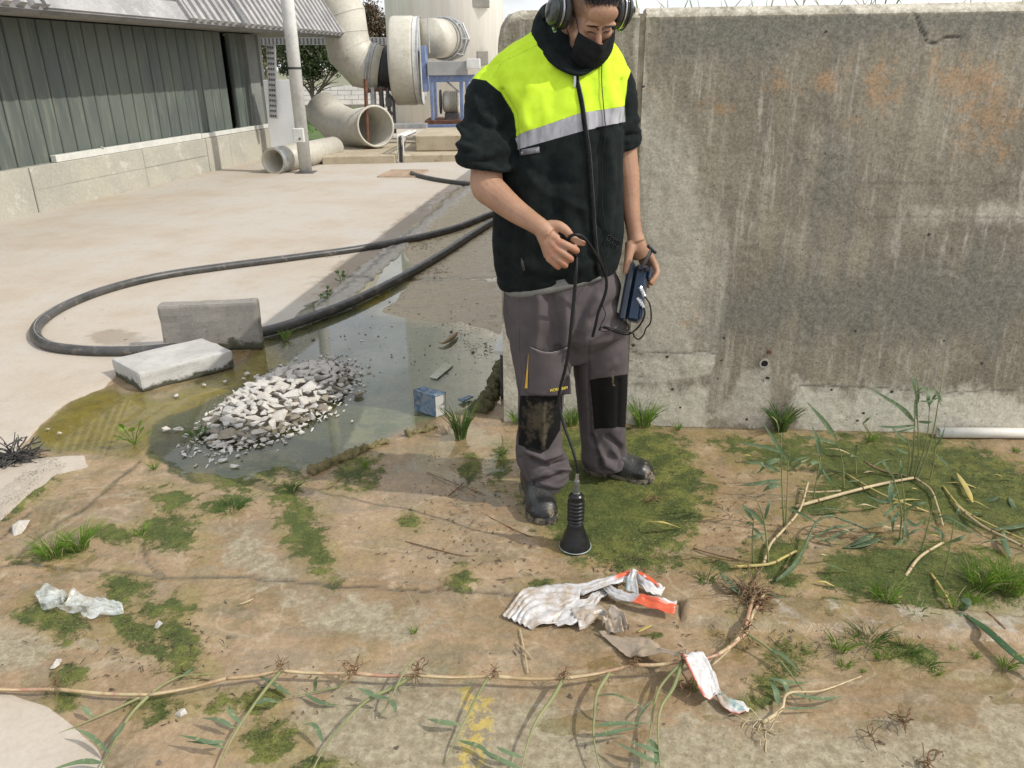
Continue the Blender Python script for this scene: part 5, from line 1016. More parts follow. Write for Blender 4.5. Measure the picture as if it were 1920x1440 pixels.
def patch(bv,quad,off,name,m,parent,nx=8,ny=3,th=.001):
    q=np.array(quad,float); V,Fs=sheetgrid(nx,ny,lambda u,v:np.array([cast(bv,*( (q[0]*(1-a)+q[1]*a)*(1-b)+(q[3]*(1-a)+q[2]*a)*b ),off) for a,b in zip(u,v)])); o=mesh(name,V,Fs,m,parent,smooth=True); md=o.modifiers.new('t','SOLIDIFY'); md.thickness=th; return o
M['tagg']=pmat('tag_grey',(.10,.10,.105),(.16,.16,.16),60,.6); M['taggold']=pmat('tag_gold',(.20,.18,.08),(.28,.25,.12),60,.6)
lt_=patch(bvj,[(974,281),(1011,275),(1012,286),(975,292)],.003,'brand_tag',M['tagg'],jacket,6,2)
text('WORKTEAM',.009,'brand_lettering',pmat('tag_silver',(.55,.55,.55),(.5,.5,.5),30,.5),lt_,(977,290),(1009,284),.006,bvj)
print('jacket',time.time()-T0,len(jacket.data.vertices))
# ---- trousers
mb=MB()
HS=[((950,515),(1150,495),2.66,.118),((944,550),(1160,520),2.66,.122),((943,590),(1172,575),2.665,.132),((947,630),(1176,620),2.67,.128),((985,648),(1150,642),2.675,.10),((1035,674),(1106,670),2.68,.07)]
V,Fs=loft([sec(*q) for q in HS],32,2.3); mb.add(V,Fs)
LL=[((950,600),(1078,600),2.65,.105),((954,650),(1073,650),2.645,.10),((965,695),(1069,695),2.64,.094),((971,740),(1057,740),2.635,.088),((971,800),(1053,800),2.64,.082),((967,840),(1056,840),2.645,.084),((968,862),(1068,862),2.645,.090),((978,882),(1071,880),2.64,.092),((989,902),(1060,900),2.63,.080),((996,916),(1052,912),2.625,.072)]
V,Fs=loft([sec(*q) for q in LL],30,2.2); mb.add(V,Fs)
RL=[((1066,600),(1176,600),2.69,.105),((1072,650),(1177,650),2.71,.10),((1075,700),(1177,700),2.74,.094),((1080,750),(1174,750),2.77,.088),((1085,800),(1172,800),2.80,.082),((1088,835),(1173,835),2.82,.084),((1087,858),(1178,856),2.825,.092),((1098,874),(1174,870),2.82,.085)]
V,Fs=loft([sec(*q) for q in RL],30,2.2); mb.add(V,Fs)
# stacked folds at the hems
for (cx_,yy,Yc,rr,bb,ti) in ((1020,868,2.64,.086,.088,.25),(1024,888,2.635,.082,.086,-.2),(1133,848,2.82,.078,.085,-.3),(1136,866,2.82,.076,.084,.2)):
    c=G((cx_,yy,Yc)); P=[c+np.array([math.cos(a)*rr,math.sin(a)*bb,ti*.05*math.cos(a)+.01*math.sin(2*a)]) for a in np.linspace(0,6.2832,33)]; V,Fs=tubeVF(P,.010,8); mb.add(V,Fs)
V,Fs=remesh(mb,.006,5); N=vnormals(V,Fs); X,Y,_=projV(V)
FT=[([(1010,560),(1012,600),(1005,650)],8,.008),([(1030,555),(1040,600),(1046,650)],10,-.010),([(1060,560),(1062,610),(1058,660)],8,.007),([(985,570),(985,640),(990,700)],9,-.004),([(1122,530),(1095,580),(1074,660)],12,-.012),([(1120,560),(1090,620)],9,.008),([(1110,600),(1150,570),(1170,560)],8,-.006),([(1100,640),(1130,620),(1170,610)],8,.006),([(1110,670),(1140,655),(1175,640)],8,-.005),([(1120,700),(1150,680)],10,.005),
 ([(1000,860),(1030,878),(1068,862)],5,-.014),([(990,845),(1020,860),(1050,850)],6,.010),([(1000,895),(1035,878),(1070,880)],5,.010),([(1000,905),(1030,900),(1050,890)],4,-.007),([(975,860),(985,890),(995,905)],6,-.006),([(1120,840),(1135,868),(1150,878)],6,.012),([(1110,820),(1125,860),(1128,880)],4,-.012),([(1140,820),(1165,840),(1172,862)],5,-.010),([(1150,845),(1160,860),(1150,875)],5,.007),([(1115,815),(1117,850)],3,.004),([(1018,745),(1017,835)],4,.006),([(985,760),(1000,800),(985,830)],9,-.004),([(1120,715),(1125,800)],8,-.003),([(1160,715),(1160,800)],5,-.004),([(1104,640),(1103,740),(1108,830)],2,-.004)]
D=folds(V,N,X,Y,FT)*1.7+(fbm(V*[1,1,.7],8,4,23)-.5)*.016+(fbm(V,24,3,33)-.5)*.004; V=V+N*D[:,None]
pK=[(974,742),(1054,742),(1051,806),(1029,842),(1014,850),(972,834)]; pK2=[(1106,711),(1176,701),(1175,801),(1114,806)]
kn=np.maximum(-sdpoly(X,Y,pK),-sdpoly(X,Y,pK2)); kn=np.where(N[:,1]>.3,-9,kn)
sm_=np.minimum.reduce([sdline(X,Y,[(973,560),(974,650),(978,700),(972,742)]),sdline(X,Y,[(946,560),(952,590),(965,608)]),sdline(X,Y,[(1104,590),(1095,640),(1103,710),(1112,806),(1122,868)]),sdline(X,Y,[(1103,560),(1105,600)]),np.abs(kn)+.3,sdline(X,Y,[(996,905),(1030,912),(1062,900)])+.4])
mud_=np.clip(pm(X,Y,[(985,745),(1040,760),(1035,800),(985,830),(975,790)],16)+pm(X,Y,[(1016,790),(1024,795),(1024,845),(1014,845)],5)*1.2,0,1); muds=pm(X,Y,[(1146,690),(1152,690),(1153,725),(1146,725)],3)*.8+np.clip((Y-880)/60,0,.35)
t=NT('work_trousers'); t.co=t.world(); n=t.noise(9,5,.6); nf=t.noise(600,2,.6); n3=t.noise(34,6,.7)
base=t.mix(t.rng(n,.3,.7),(.078,.067,.068),(.100,.086,.087)); blk=t.mix(n,(.007,.007,.007),(.012,.012,.011))
c=t.mix(t.rng(t.attr('knee'),-.3,.3),base,blk); c=t.mix(t.rng(t.attr('seam'),.3,1.2,.6,0),c,(.04,.034,.034))
mm=t.rng(t.math('ADD',t.attr('mud'),t.math('MULTIPLY',t.math('SUBTRACT',n3,.5),2.6)),.35,1.2); c=t.mix(t.math('MULTIPLY',mm,.42),c,(.17,.14,.09)); c=t.mix(t.math('MULTIPLY',t.rng(t.math('ADD',t.attr('muds'),t.math('MULTIPLY',t.math('SUBTRACT',n3,.5),2)),.5,.9),.6),c,(.22,.17,.11))
t.bump(nf,.25,.001); M['trous']=t.fin(c,.9,0,.1)
trou=mesh('trousers',V,Fs,M['trous'],person,smooth=True,attrs=dict(knee=kn,seam=sm_,mud=mud_,muds=muds))
bvt=BVHTree.FromPolygons([tuple(v) for v in V.tolist()],[tuple(f) for f in np.asarray(Fs).tolist()])
# cargo pocket standing a little off the thigh
q=[(993,650),(1066,650),(1071,738),(988,738)]
def pk(u,v):
    P=[]
    for a,b in zip(u,v):
        p=(np.array(q[0])*(1-a)+np.array(q[1])*a)*(1-b)+(np.array(q[3])*(1-a)+np.array(q[2])*a)*b; p[1]+=11*math.sin(a*math.pi)*(1-b)**2+4*math.sin(a*math.pi)*b
        P.append(cast(bvt,p[0],p[1],.010+.012*math.sin(a*math.pi)*(.35+.65*(1-b))+.004*math.sin(7*a+5*b)*math.sin(b*3),2.55))
    return np.array(P)
V,Fs=sheetgrid(22,22,pk)
for _ in range(6): 
    g=V.reshape(22,22,3); g[1:-1,1:-1]=.5*g[1:-1,1:-1]+.125*(g[:-2,1:-1]+g[2:,1:-1]+g[1:-1,:-2]+g[1:-1,2:]); V=g.reshape(-1,3)
c0=dict(knee=np.full(484,-9.),seam=np.full(484,9.),mud=np.full(484,.05),muds=np.full(484,.12))
pocket=mesh('cargo_pocket',V,Fs,M['trous'],trou,smooth=True,attrs=c0); md=pocket.modifiers.new('t','SOLIDIFY'); md.thickness=.004; md.offset=-1
g=V.reshape(22,22,3); M['piping']=pmat('pale_piping',(.28,.24,.22),(.2,.17,.16),30,.7)
for e in (g[0],g[-1],g[:,0],g[:,-1]): T,F2=tubeVF(e,.0013,5); mesh('piping',T,F2,M['piping'],pocket,smooth=True)
a=cast(bvt,991,660,.012); b=cast(bvt,984,728,.012); c_=cast(bvt,989,728,.016); mesh('yellow_gusset',[a,b,c_,cast(bvt,984,728,.001)],[(0,1,2),(0,3,1),(0,2,3),(1,3,2)],pmat('yellow_cloth',(.62,.36,.03),(.7,.42,.05),20,.8),pocket)
bvp=BVHTree.FromPolygons([tuple(v) for v in V.tolist()],[tuple(f) for f in np.asarray(Fs).tolist()])
text('WORKTEAM',.011,'brand_lettering',pmat('yellow_print',(.85,.68,.05),(.8,.62,.05),20,.6),pocket,(1031,735),(1064,729),.011,bvp)
# shirt strip below the jacket
V,Fs=loft([sec((947,550),(1150,505),2.66,.125),sec((944,543),(1152,500),2.66,.128),sec((944,530),(1155,485),2.66,.122)],36,2.2); V=V+(fbm(V,20,3,3)-.5)[:,None]*.006; mesh('shirt_hem',V,Fs,pmat('grey_shirt',(.15,.15,.135),(.19,.185,.17),20,.9,200,.2),jacket,smooth=True)
print('trousers',time.time()-T0)
# ---- boots
def boot(heel,toe,hgt,ank,seed,muddy):
    heel=np.array(heel,float);toe=np.array(toe,float); L=np.linalg.norm(toe-heel); d=(toe-heel)/L; s=np.array([-d[1],d[0],0]); up=np.array([0,0,1.])
    mb=MB(); prof=[(0.0,.030,.050,.055),(.04,.036,.062,.062),(.15,.038,.085,.070),(.32,.037,.086,.070),(.48,.041,.066,.058),(.62,.048,.052,.050),(.76,.051,.046,.046),(.88,.047,.042,.044),(.96,.034,.032,.036),(1.0,.012,.016,.026)]
    V,Fs=loft([(heel+d*L*f+up*(zc),s*wd*1.13,up*hh*1.05) for f,wd,hh,zc in prof],24,2.3); V[:,2]=np.maximum(V[:,2],.020); mb.add(V,Fs)
    V,Fs=loft([(heel+d*.075+up*.08,s*.042,d*.062),(heel+d*.07+up*.13,s*.045,d*.058),(heel+d*.068+up*.17,s*.044,d*.054)],20); mb.add(V,Fs)
    V,Fs=remesh(mb,.005,4); N=vnormals(V,Fs); V=V+N*((fbm(V,30,3,seed)-.5)*.004)[:,None]
    f=((V-heel)@d)/L; sd=(V-heel)@s; m_=np.clip((f-.78)/.2,0,1)*np.clip((sd*muddy+.025)/.04,0,1)*.62; m_=np.maximum(m_,np.clip((.05-V[:,2])/.03,0,1)*.6)
    root=mesh('boot',V,Fs,M['bootm'],person,smooth=True,attrs=dict(mud=m_,mesh_=np.clip((f-.5)/.1,0,1)*np.clip((.8-f)/.08,0,1)))
    V,Fs=loft([(heel+d*(L*f),s*wd,up*.0001) for f,wd in ((-.015,.02),(.03,.038),(.15,.043),(.35,.040),(.5,.044),(.65,.052),(.8,.054),(.92,.048),(1.0,.030),(1.02,.012))],4)
    # sole from outline
    ol=[(-.015,.018),(.0,.032),(.06,.042),(.2,.043),(.38,.041),(.52,.046),(.66,.054),(.8,.055),(.92,.047),(.99,.030),(1.02,.010)]
    out=[heel+d*L*f+s*w_*1.1 for f,w_ in ol]+[heel+d*L*f-s*w_*1.1 for f,w_ in ol[::-1]]; n=len(out); V=[];lv=[(0.0,.97),(.006,1),(.018,1.0),(.030,.97)]; cc=np.mean(out,0)
    for z,k in lv: V+= [np.array([*(cc+(p-cc)*k)[:2],z+ (.008*max(0,((p-heel)@d)/L-.85)/.15 if z>.01 else 0)]) for p in out]
    Fs=[tuple(range(n))[::-1],tuple(range(3*n,4*n))]
    for i in range(3):
        for k in range(n): a=i*n+k;b=i*n+(k+1)%n; Fs.append((a,b,b+n,a+n))
    mesh('sole',V,Fs,M['solem'],root,smooth=False)
    bv=BVHTree.FromPolygons([tuple(v) for v in np.concatenate([V]).tolist()],[tuple(f) for f in Fs])
    for k in range(5):
        f=.40+k*.05; P=[heel+d*L*f+up*(.128-.045*(f-.36)/.25-.0*k)+s*x+up*(-14*x*x) for x in np.linspace(-.028,.028,9)]; T,F2=tubeVF(np.array(P)+up*.004,.0032,6); mesh('lace',T,F2,M['black_cable'],root,smooth=True)
    return root
t=NT('muddy_boot'); t.co=t.world(); n=t.noise(40,6,.7); vv=t.voro(260); c=t.mix(n,(.008,.009,.009),(.02,.02,.02)); c=t.mix(t.math('MULTIPLY',t.attr('mesh_'),t.rng(vv,.3,.6)),c,(.055,.055,.05)); m_=t.rng(t.math('ADD',t.attr('mud'),t.math('MULTIPLY',t.math('SUBTRACT',n,.5),3.4)),.38,.98); c=t.mix(m_,c,t.mix(n,(.10,.08,.052),(.25,.205,.145))); t.bump(t.math('ADD',n,t.math('MULTIPLY',vv,t.attr('mesh_'))),.4,.003); M['bootm']=t.fin(c,t.mix(m_,(.38,)*3,(.8,)*3),0,.5)
t=NT('muddy_sole'); t.co=t.world(); n=t.noise(30,6,.7); M['solem']=t.fin(t.mix(t.rng(n,.42,.58),(.015,.015,.014),(.17,.14,.09)),.6); 
tp=gz(1024,989); tp[2]=0; boot((tp[0]-.055,tp[1]+.30,0),(tp[0],tp[1],0),0,0,3,1)
tp=gz(1224,906); tp[2]=0; boot((tp[0]-.262,tp[1]+.125,0),(tp[0],tp[1],0),0,0,7,-1)
print('boots',time.time()-T0)
# ---- headphones (worn: a thing of its own)
hp_=thing('headphones','large black and chrome ear defender headphones worn over the bent head','headphones',tuple(hd(0,0,.1)))
M['cup']=pmat('cup_plastic',(.025,.032,.027),(.04,.05,.04),10,.18,60,.02,spec=.7); M['green']=pmat('pale_green_screw',(.28,.5,.2),(.35,.55,.25),20,.4)
def cup(s,cx,cf,cu,rx,sc=1):
    c=hd(cx,cf,cu); a=HX*s; P=[];R_=[]
    V=[];Fs=[]; nn=30; pr=[(-.004,.70),(.0,.93),(.010,1.0),(.022,.98),(.032,.86),(.038,.62),(.041,.30),(.0415,.04)]
    for o,r in pr:
        for k in range(nn): th=6.28319*k/nn; V.append(c+a*o*sc+HF*math.cos(th)*.037*r*sc+HU*math.sin(th)*.048*r*sc)
    for i in range(len(pr)-1):
        for k in range(nn): q=i*nn+k;q2=i*nn+(k+1)%nn; Fs.append((q,q2,q2+nn,q+nn))
    Fs.append(tuple(range((len(pr)-1)*nn,len(pr)*nn))); mesh('ear_cup',V,Fs,M['cup'],hp_,smooth=True)
    for off,rr,m,nm in((-.012,.012,M['black_rubber'],'ear_pad'),(.004,.0042,M['chrome'],'chrome_ring')):
        k_=.034 if nm=='ear_pad' else .039; P=[c+a*off+HF*math.cos(t_)*k_+HU*math.sin(t_)*k_*1.28 for t_ in np.linspace(0,6.2832,33)]; T,F2=tubeVF(P,rr,10,False); mesh(nm,T,F2,m,hp_,smooth=True)
    T,F2=tubeVF([c+a*-.02,c+a*.0],.036,20); mesh('baffle',T,F2,M['black_rubber'],hp_)
    T,F2=tubeVF([c+a*.012-HU*.048+HF*.012,c+a*.012-HU*.048+HF*.028],.005,8); mesh('green_screw',T,F2,M['green'],hp_)
    # yoke
    P=[c+a*.014+HF*(math.cos(t_)*.045)+HU*(math.sin(t_)*.056) for t_ in np.linspace(-1.2,4.34,24)]; T,F2=tubeVF(P,.0030,8); mesh('yoke_wire',T,F2,M['black_plastic'],hp_,smooth=True)
    return c+a*.014+HU*.056
ta_=cup(-1,-.098,-.002,-.004,0); tb_=cup(1,.098,-.002,-.004,0)
P=[hd(math.sin(x)*.118,-.01,.03+math.cos(x)*.115) for x in np.linspace(-1.5,1.5,25)]; T,F2=tubeVF(P,.011,10,flat=.45); mesh('headband',T,F2,M['black_rubber'],hp_,smooth=True)
cc=[(1129,104),(1128,150),(1131,190),(1134,225),(1136,250),(1131,280),(1129,330),(1129,375),(1133,415),(1139,436)]
cline(bvj,cc,.0014,.006,name='thin_cable',m=M['black_cable'],parent=hp_)
co=[]
for i in range(60): f=i/59; co.append((1139+f*22+5*math.cos(f*25),445+f*14+6*math.sin(f*25)))
P=[cast(bvj,x,y,.008+.006*math.sin(i*.45)) for i,(x,y) in enumerate(co)]; T,F2=tubeVF(P,.0014,6); mesh('coiled_cable',T,F2,M['black_cable'],hp_,smooth=True)
c2=[(1140,447),(1133,455),(1131,468),(1137,480),(1131,490),(1137,503),(1139,520),(1134,535),(1136,550),(1128,567),(1133,580),(1136,592),(1128,605),(1125,620),(1135,622),(1150,618),(1165,624)]
P=spline([np.append(np.array(p),0) for p in c2],4); P=[G((p[0],p[1],2.50-.0*i)) if False else (cast(bvj,p[0],p[1],.01) if p[1]<500 else gy(p[0],p[1],2.505)) for i,p in enumerate(P)]; P=np.array(P)
for _ in range(4): P[1:-1]=.5*P[1:-1]+.25*(P[:-2]+P[2:])
T,F2=tubeVF(P,.0015,6); mesh('thin_cable',T,F2,M['black_cable'],hp_,smooth=True)
# ---- receiver box held in the far hand
dv=thing('receiver_box','dark blue receiver box with strap held at the hip in the lowered hand','receiver',tuple(gy(1190,600,2.62)))
a=gy(1184,603,2.60); b=gy(1203,500,2.665); ax=nrm(b-a); L=np.linalg.norm(b-a); sx=nrm(np.cross([0,1,0],ax)); sx=sx if sx[0]>0 else -sx; 
rot=math.radians(-16); sd=np.cross(ax,sx); sx2=sx*math.cos(rot)+sd*math.sin(rot); sd2=np.cross(ax,sx2); RD=np.array([sx2,sd2,ax]).T
M['bluebox']=pmat('dark_blue_plastic',(.005,.015,.036),(.009,.024,.052),12,.32,120,.08); M['blackbox']=pmat('dark_blue_black',(.008,.014,.024),(.012,.02,.032),12,.4,120,.08)
mb=MB(); mb.bbox((a+b)/2+sx2*.006,(.046,.11,L),.009,RD); mb.make('case',M['bluebox'],dv); mb=MB(); mb.bbox((a+b)/2-sx2*.031,(.022,.136,L*1.03),.006,RD); mb.make('lid',M['blackbox'],dv)
mb=MB(); mb.bbox((a+b)/2-sx2*.048,(.010,.10,L*.8),.003,RD); mb.make('front_plate',pmat('pale_plate',(.42,.41,.33),(.35,.34,.28),9,.5),dv)
mb=MB(); mb.bbox(b*.88+a*.12+sx2*.034,(.012,.11,L*.22),.005,RD); mb.make('bumper',M['bluebox'],dv); mb=MB(); mb.bbox(a*.84+b*.16+sx2*.028,(.012,.11,L*.2),.005,RD); mb.make('bumper',M['bluebox'],dv)
CN=[((1201,541,2.58),(1209,556,2.565)),((1197,561,2.575),(1207,577,2.56))]
for p,q_ in CN:
    p,q_=G(p),G(q_); P=[p+(q_-p)*f for f in np.linspace(-.15,1,9)]; T,F2=tubeVF(P,[.0085,.0085,.0098,.0085,.0098,.0078,.0085,.0065,.006],12); mesh('connector',T,F2,M['chrome'],dv,smooth=False)
T,F2=tubeVF(spline([G((1201,505,2.60)),G((1210,490,2.585)),G((1219,474,2.58)),G((1223,463,2.59))],5),.012,8,flat=.25); mesh('strap',T,F2,pmat('grey_strap',(.05,.052,.05),(.08,.08,.075),30,.8),dv,smooth=True)
mb=MB(); p=G((1222,467,2.585)); mb.bbox(p,(.040,.018,.012),.003,np.array([nrm([.75,0,-.66]),[0,1,0],nrm([.66,0,.75])]).T); mb.make('strap_buckle',M['black_plastic'],dv)
for x,y in((1200,503),(1213,506)): mb=MB(); mb.bbox(G((x,y,2.59)),(.02,.02,.014),.004); mb.make('latch',M['black_plastic'],dv)
for pts,r in (([(1209,556,2.563),(1218,570,2.55),(1221,590,2.55),(1219,606,2.55),(1211,616,2.55),(1207,627,2.55),(1198,636,2.55),(1190,632,2.545),(1186,624,2.54),(1172,622,2.53),(1150,616,2.52),(1132,612,2.515)],.0026),([(1207,577,2.558),(1209,588,2.55),(1204,603,2.55),(1192,618,2.55),(1177,627,2.54),(1158,624,2.53),(1140,617,2.52),(1127,614,2.515),(1123,620,2.51)],.0032),([(1174,606,2.60),(1178,610,2.60),(1179,617,2.60),(1173,622,2.60)],.0028)):
    P=spline([G(p) for p in pts],6); T,F2=tubeVF(P,r,8); mesh('cable',T,F2,M['black_cable'],dv,smooth=True)
# ---- ground microphone probe
pg=gz(1078,1030); pg[2]=0; pr=thing('ground_probe','black ribbed ground microphone probe standing on the algae, on a cable from his fist','probe',tuple(pg))
ptop=gy(1080,958,pg[1])[2]; z=lambda y: gy(1080,y,pg[1]-.01)[2]
prf=[(.012,.0),(.014,.050),(.020,.054),(.026,.053)]; P=[];R_=[]
za=lambda y:max(z(y),.0)
for zz,r in [(.008,.030),(.010,.053),(.016,.0555),(.022,.054),(.035,.050),(.06,.041),(.085,.032),(.105,.027),(.120,.0255)]: P.append(pg+np.array([0,0,zz])); R_.append(r)
V,Fs=tubeVF(P,R_,32); cone=mesh('probe_cone',V,Fs,M['black_plastic'],pr,smooth=True)
V,Fs=tubeVF([pg+np.array([math.cos(a)*.0555,math.sin(a)*.0555,.017]) for a in np.linspace(0,6.2832,33)],.0022,6,False); mesh('wet_rim',V,Fs,pmat('pale_rim',(.2,.24,.22),(.28,.32,.3),20,.3),cone,smooth=True)
P=[];R_=[]
h0=.118;h1=z(930)
for i in range(60):
    f=i/59; zz=h0+(h1-h0)*f; rr=.0255+ (.0045 if (math.sin(f*math.pi*2*7.5)>.1 and f<.80) else 0)+(.0 if f<.85 else .001); rr*=1-.25*max(0,(f-.93)/.07); P.append(pg+np.array([.001*f,-.0+.006*f,zz])); R_.append(rr)
V,Fs=tubeVF(P,R_,28); mesh('ribbed_grip',V,Fs,M['black_plastic'],pr,smooth=True)
ttop=P[-1]; P=[ttop,ttop+[0,0,.006],ttop+[0,0,.008],ttop+[0,0,.05],ttop+[0,0,.055]]; V,Fs=tubeVF(P,[.014,.014,.0125,.0105,.008],16); mesh('plug',V,Fs,pmat('dull_plug',(.11,.12,.10),(.17,.17,.15),30,.35,metal=.5),pr,smooth=False)
pt_=ttop+np.array([0,0,.05]); V,Fs=tubeVF([pt_,pt_+[0.002,0,.03]],[.0075,.006],10); mesh('plug_tip',V,Fs,M['chrome'],pr)
for x,y,dx in ((1088,1036,.012),(1058,1026,-.012)):
    a=gz(x,y); b=a+np.array([dx*.6,-.012,0]); V,Fs=tubeVF([a+[0,0.015,.014],b+[0,0,.004]],.0045,8); mesh('pin',V,Fs,M['steel_white'] if dx>0 else M['galv'],pr)
cp=[(1081,482,2.42),(1080,510,2.40),(1077,550,2.40),(1072,600,2.39),(1067,650,2.39),(1060,690,2.39),(1052,720,2.39),(1048,742,2.39),(1050,770,2.38),(1058,800,2.36),(1070,832,2.33),(1077,855,2.31)]
P=[G(p) for p in cp]+[pt_+np.array([0,0,.055]),pt_+np.array([0.002,0,.025])]; P=spline(P,7); R_=np.interp(np.linspace(0,1,len(P)),[0,.5,1],[.0060,.0052,.0042]); V,Fs=tubeVF(P,R_,10); mesh('probe_cable',V,Fs,M['black_cable'],pr,smooth=True)
cp=[(1081,482,2.42),(1074,470,2.425),(1066,458,2.415),(1066,449,2.393),(1071,442,2.384),(1080,440,2.382),(1091,443,2.39),(1102,454,2.40),(1115,474,2.43),(1128,497,2.47),(1136,520,2.50),(1137,540,2.505),(1131,562,2.51),(1122,585,2.51),(1116,612,2.51),(1111,631,2.515)]
V,Fs=tubeVF(spline([G(p) for p in cp],6),.0050,10); mesh('cable_loop',V,Fs,M['black_cable'],pr,smooth=True)
print('person done',time.time()-T0)
# ================================================================ PLANTS AND LITTER
def leafmat(name,c1,c2,c3=None):
    t=NT(name); t.co=t.world(); n=t.noise(9,4,.6); n2=t.noise(60,3,.6); c=t.mix(t.rng(n,.3,.7),c1,c2)
    if c3: c=t.mix(t.rng(n2,.55,.7),c,c3)
    t.fin(c,.55,0,.3); t.p.inputs['Subsurface Weight'].default_value=0
    tl=t.n('ShaderNodeBsdfTranslucent'); t.set(tl.inputs[0],t.mix(.35,c,(.3,.45,.05))); m=t.n('ShaderNodeMixShader'); m.inputs[0].default_value=.25; t.L(t.p.outputs[0],m.inputs[1]); t.L(tl.outputs[0],m.inputs[2]); t.L(m.outputs[0],t.o.inputs['Surface']); return t.m
M['grass']=leafmat('bright_grass',(.10,.19,.025),(.16,.26,.045),(.28,.33,.10)); M['sedge']=leafmat('dark_sedge',(.045,.10,.03),(.08,.15,.04),(.2,.2,.08)); M['reed']=leafmat('blue_green_reed',(.095,.145,.08),(.145,.205,.115),(.28,.28,.13)); M['reedstem']=leafmat('reed_stem_green',(.20,.23,.10),(.32,.31,.15)); M['straw']=pmat('dry_straw',(.47,.38,.22),(.36,.28,.16),14,.7,60,.3,c3=(.24,.17,.1)); M['pinkstem']=pmat('pink_reed_stem',(.36,.20,.135),(.34,.25,.13),5,.55,40,.1,c3=(.42,.34,.19),c3t=(.5,.62)); M['rootmix']=pmat('straw_root_mix',(.24,.17,.09),(.12,.08,.045),30,.9,80,.3,c3=(.38,.30,.17)); M['root']=pmat('brown_roots',(.12,.07,.035),(.2,.12,.06),30,.9,80,.3); M['ystraw']=pmat('yellow_straw',(.42,.34,.09),(.36,.30,.12),14,.6,60,.2)
def ribbon(mb,P,w,fold=.25,up=(0,0,1),tip=True,prof=None):
    P=np.asarray(P,float); m=len(P); V=[];
    for i in range(m):
        t=nrm(P[min(i+1,m-1)]-P[max(i-1,0)]); s=np.cross(t,up); s=nrm(s) if np.linalg.norm(s)>.05 else nrm(np.cross(t,[1,0,0])); n=np.cross(s,t); f=i/(m-1); ww=w*(prof(f) if prof else (math.sin(min(1,f*3+.25)*math.pi/2)*(1-f**2.2)))+.0003
        V+=[P[i]-s*ww,P[i]-n*ww*fold*.9,P[i]+s*ww]
    Fs=[]
    for i in range(m-1): a=3*i; Fs+=[(a,a+1,a+4,a+3),(a+1,a+2,a+5,a+4)]
    mb.add(V,Fs)
def tuftmesh(seed,n,h,spread,w,m,lean=.5,dry=.05):
    rg=random.Random(seed); mb=MB()
    for i in range(n):
        a=rg.uniform(0,6.283); r=rg.random()**.6*spread*.35; hh=h*rg.uniform(.45,1.05); ln=rg.uniform(.1,1)*lean*hh; b=np.array([math.cos(a)*r,math.sin(a)*r,-.005]); a2=a+rg.uniform(-.7,.7); d=np.array([math.cos(a2),math.sin(a2),0])
        P=[b+d*ln*(f**1.8)+np.array([0,0,hh*(f-.22*lean*f**3)]) for f in (0,.3,.6,.85,1)]; mb.mi=1 if rg.random()<dry else 0; ribbon(mb,P,w*rg.uniform(.7,1.2),.3,up=(d[1]+.01,-d[0],.2))
    me=bpy.data.meshes.new('grass_tuft'); me.from_pydata(np.concatenate(mb.V).tolist(),[],mb.F); me.materials.append(m); me.materials.append(M['straw']); me.polygons.foreach_set('material_index',mb.M); return me
TM={'big':[tuftmesh(s,130,1,.55,.011,M['grass'],.75,.05) for s in(1,2)],'sm':[tuftmesh(s,38,1,.9,.028,M['grass'],.9,.05) for s in(3,4,5)],'sedge':[tuftmesh(s,110,1,.36,.016,M['sedge'],.62,.06) for s in(6,7)],'dk':[tuftmesh(s,60,1,1.1,.022,M['sedge'],1.2,.08) for s in(8,9)]}
def tuft(x,y,hpx,kind,lab,wd=1.0,seed=0):
    p=gz(x,y); c=float(np.dot(p-CAMP,FW)); h=hpx/F_PX*c/ .93; o=bpy.data.objects.new('grass_tuft',TM[kind][seed%len(TM[kind])]); COL.objects.link(o); o.location=p; o.scale=(h*wd,h*wd,h); o.rotation_euler=(0,0,seed*1.7+x); tag(o,lab,'grass tuft','grass tufts on the wet ground'); return o
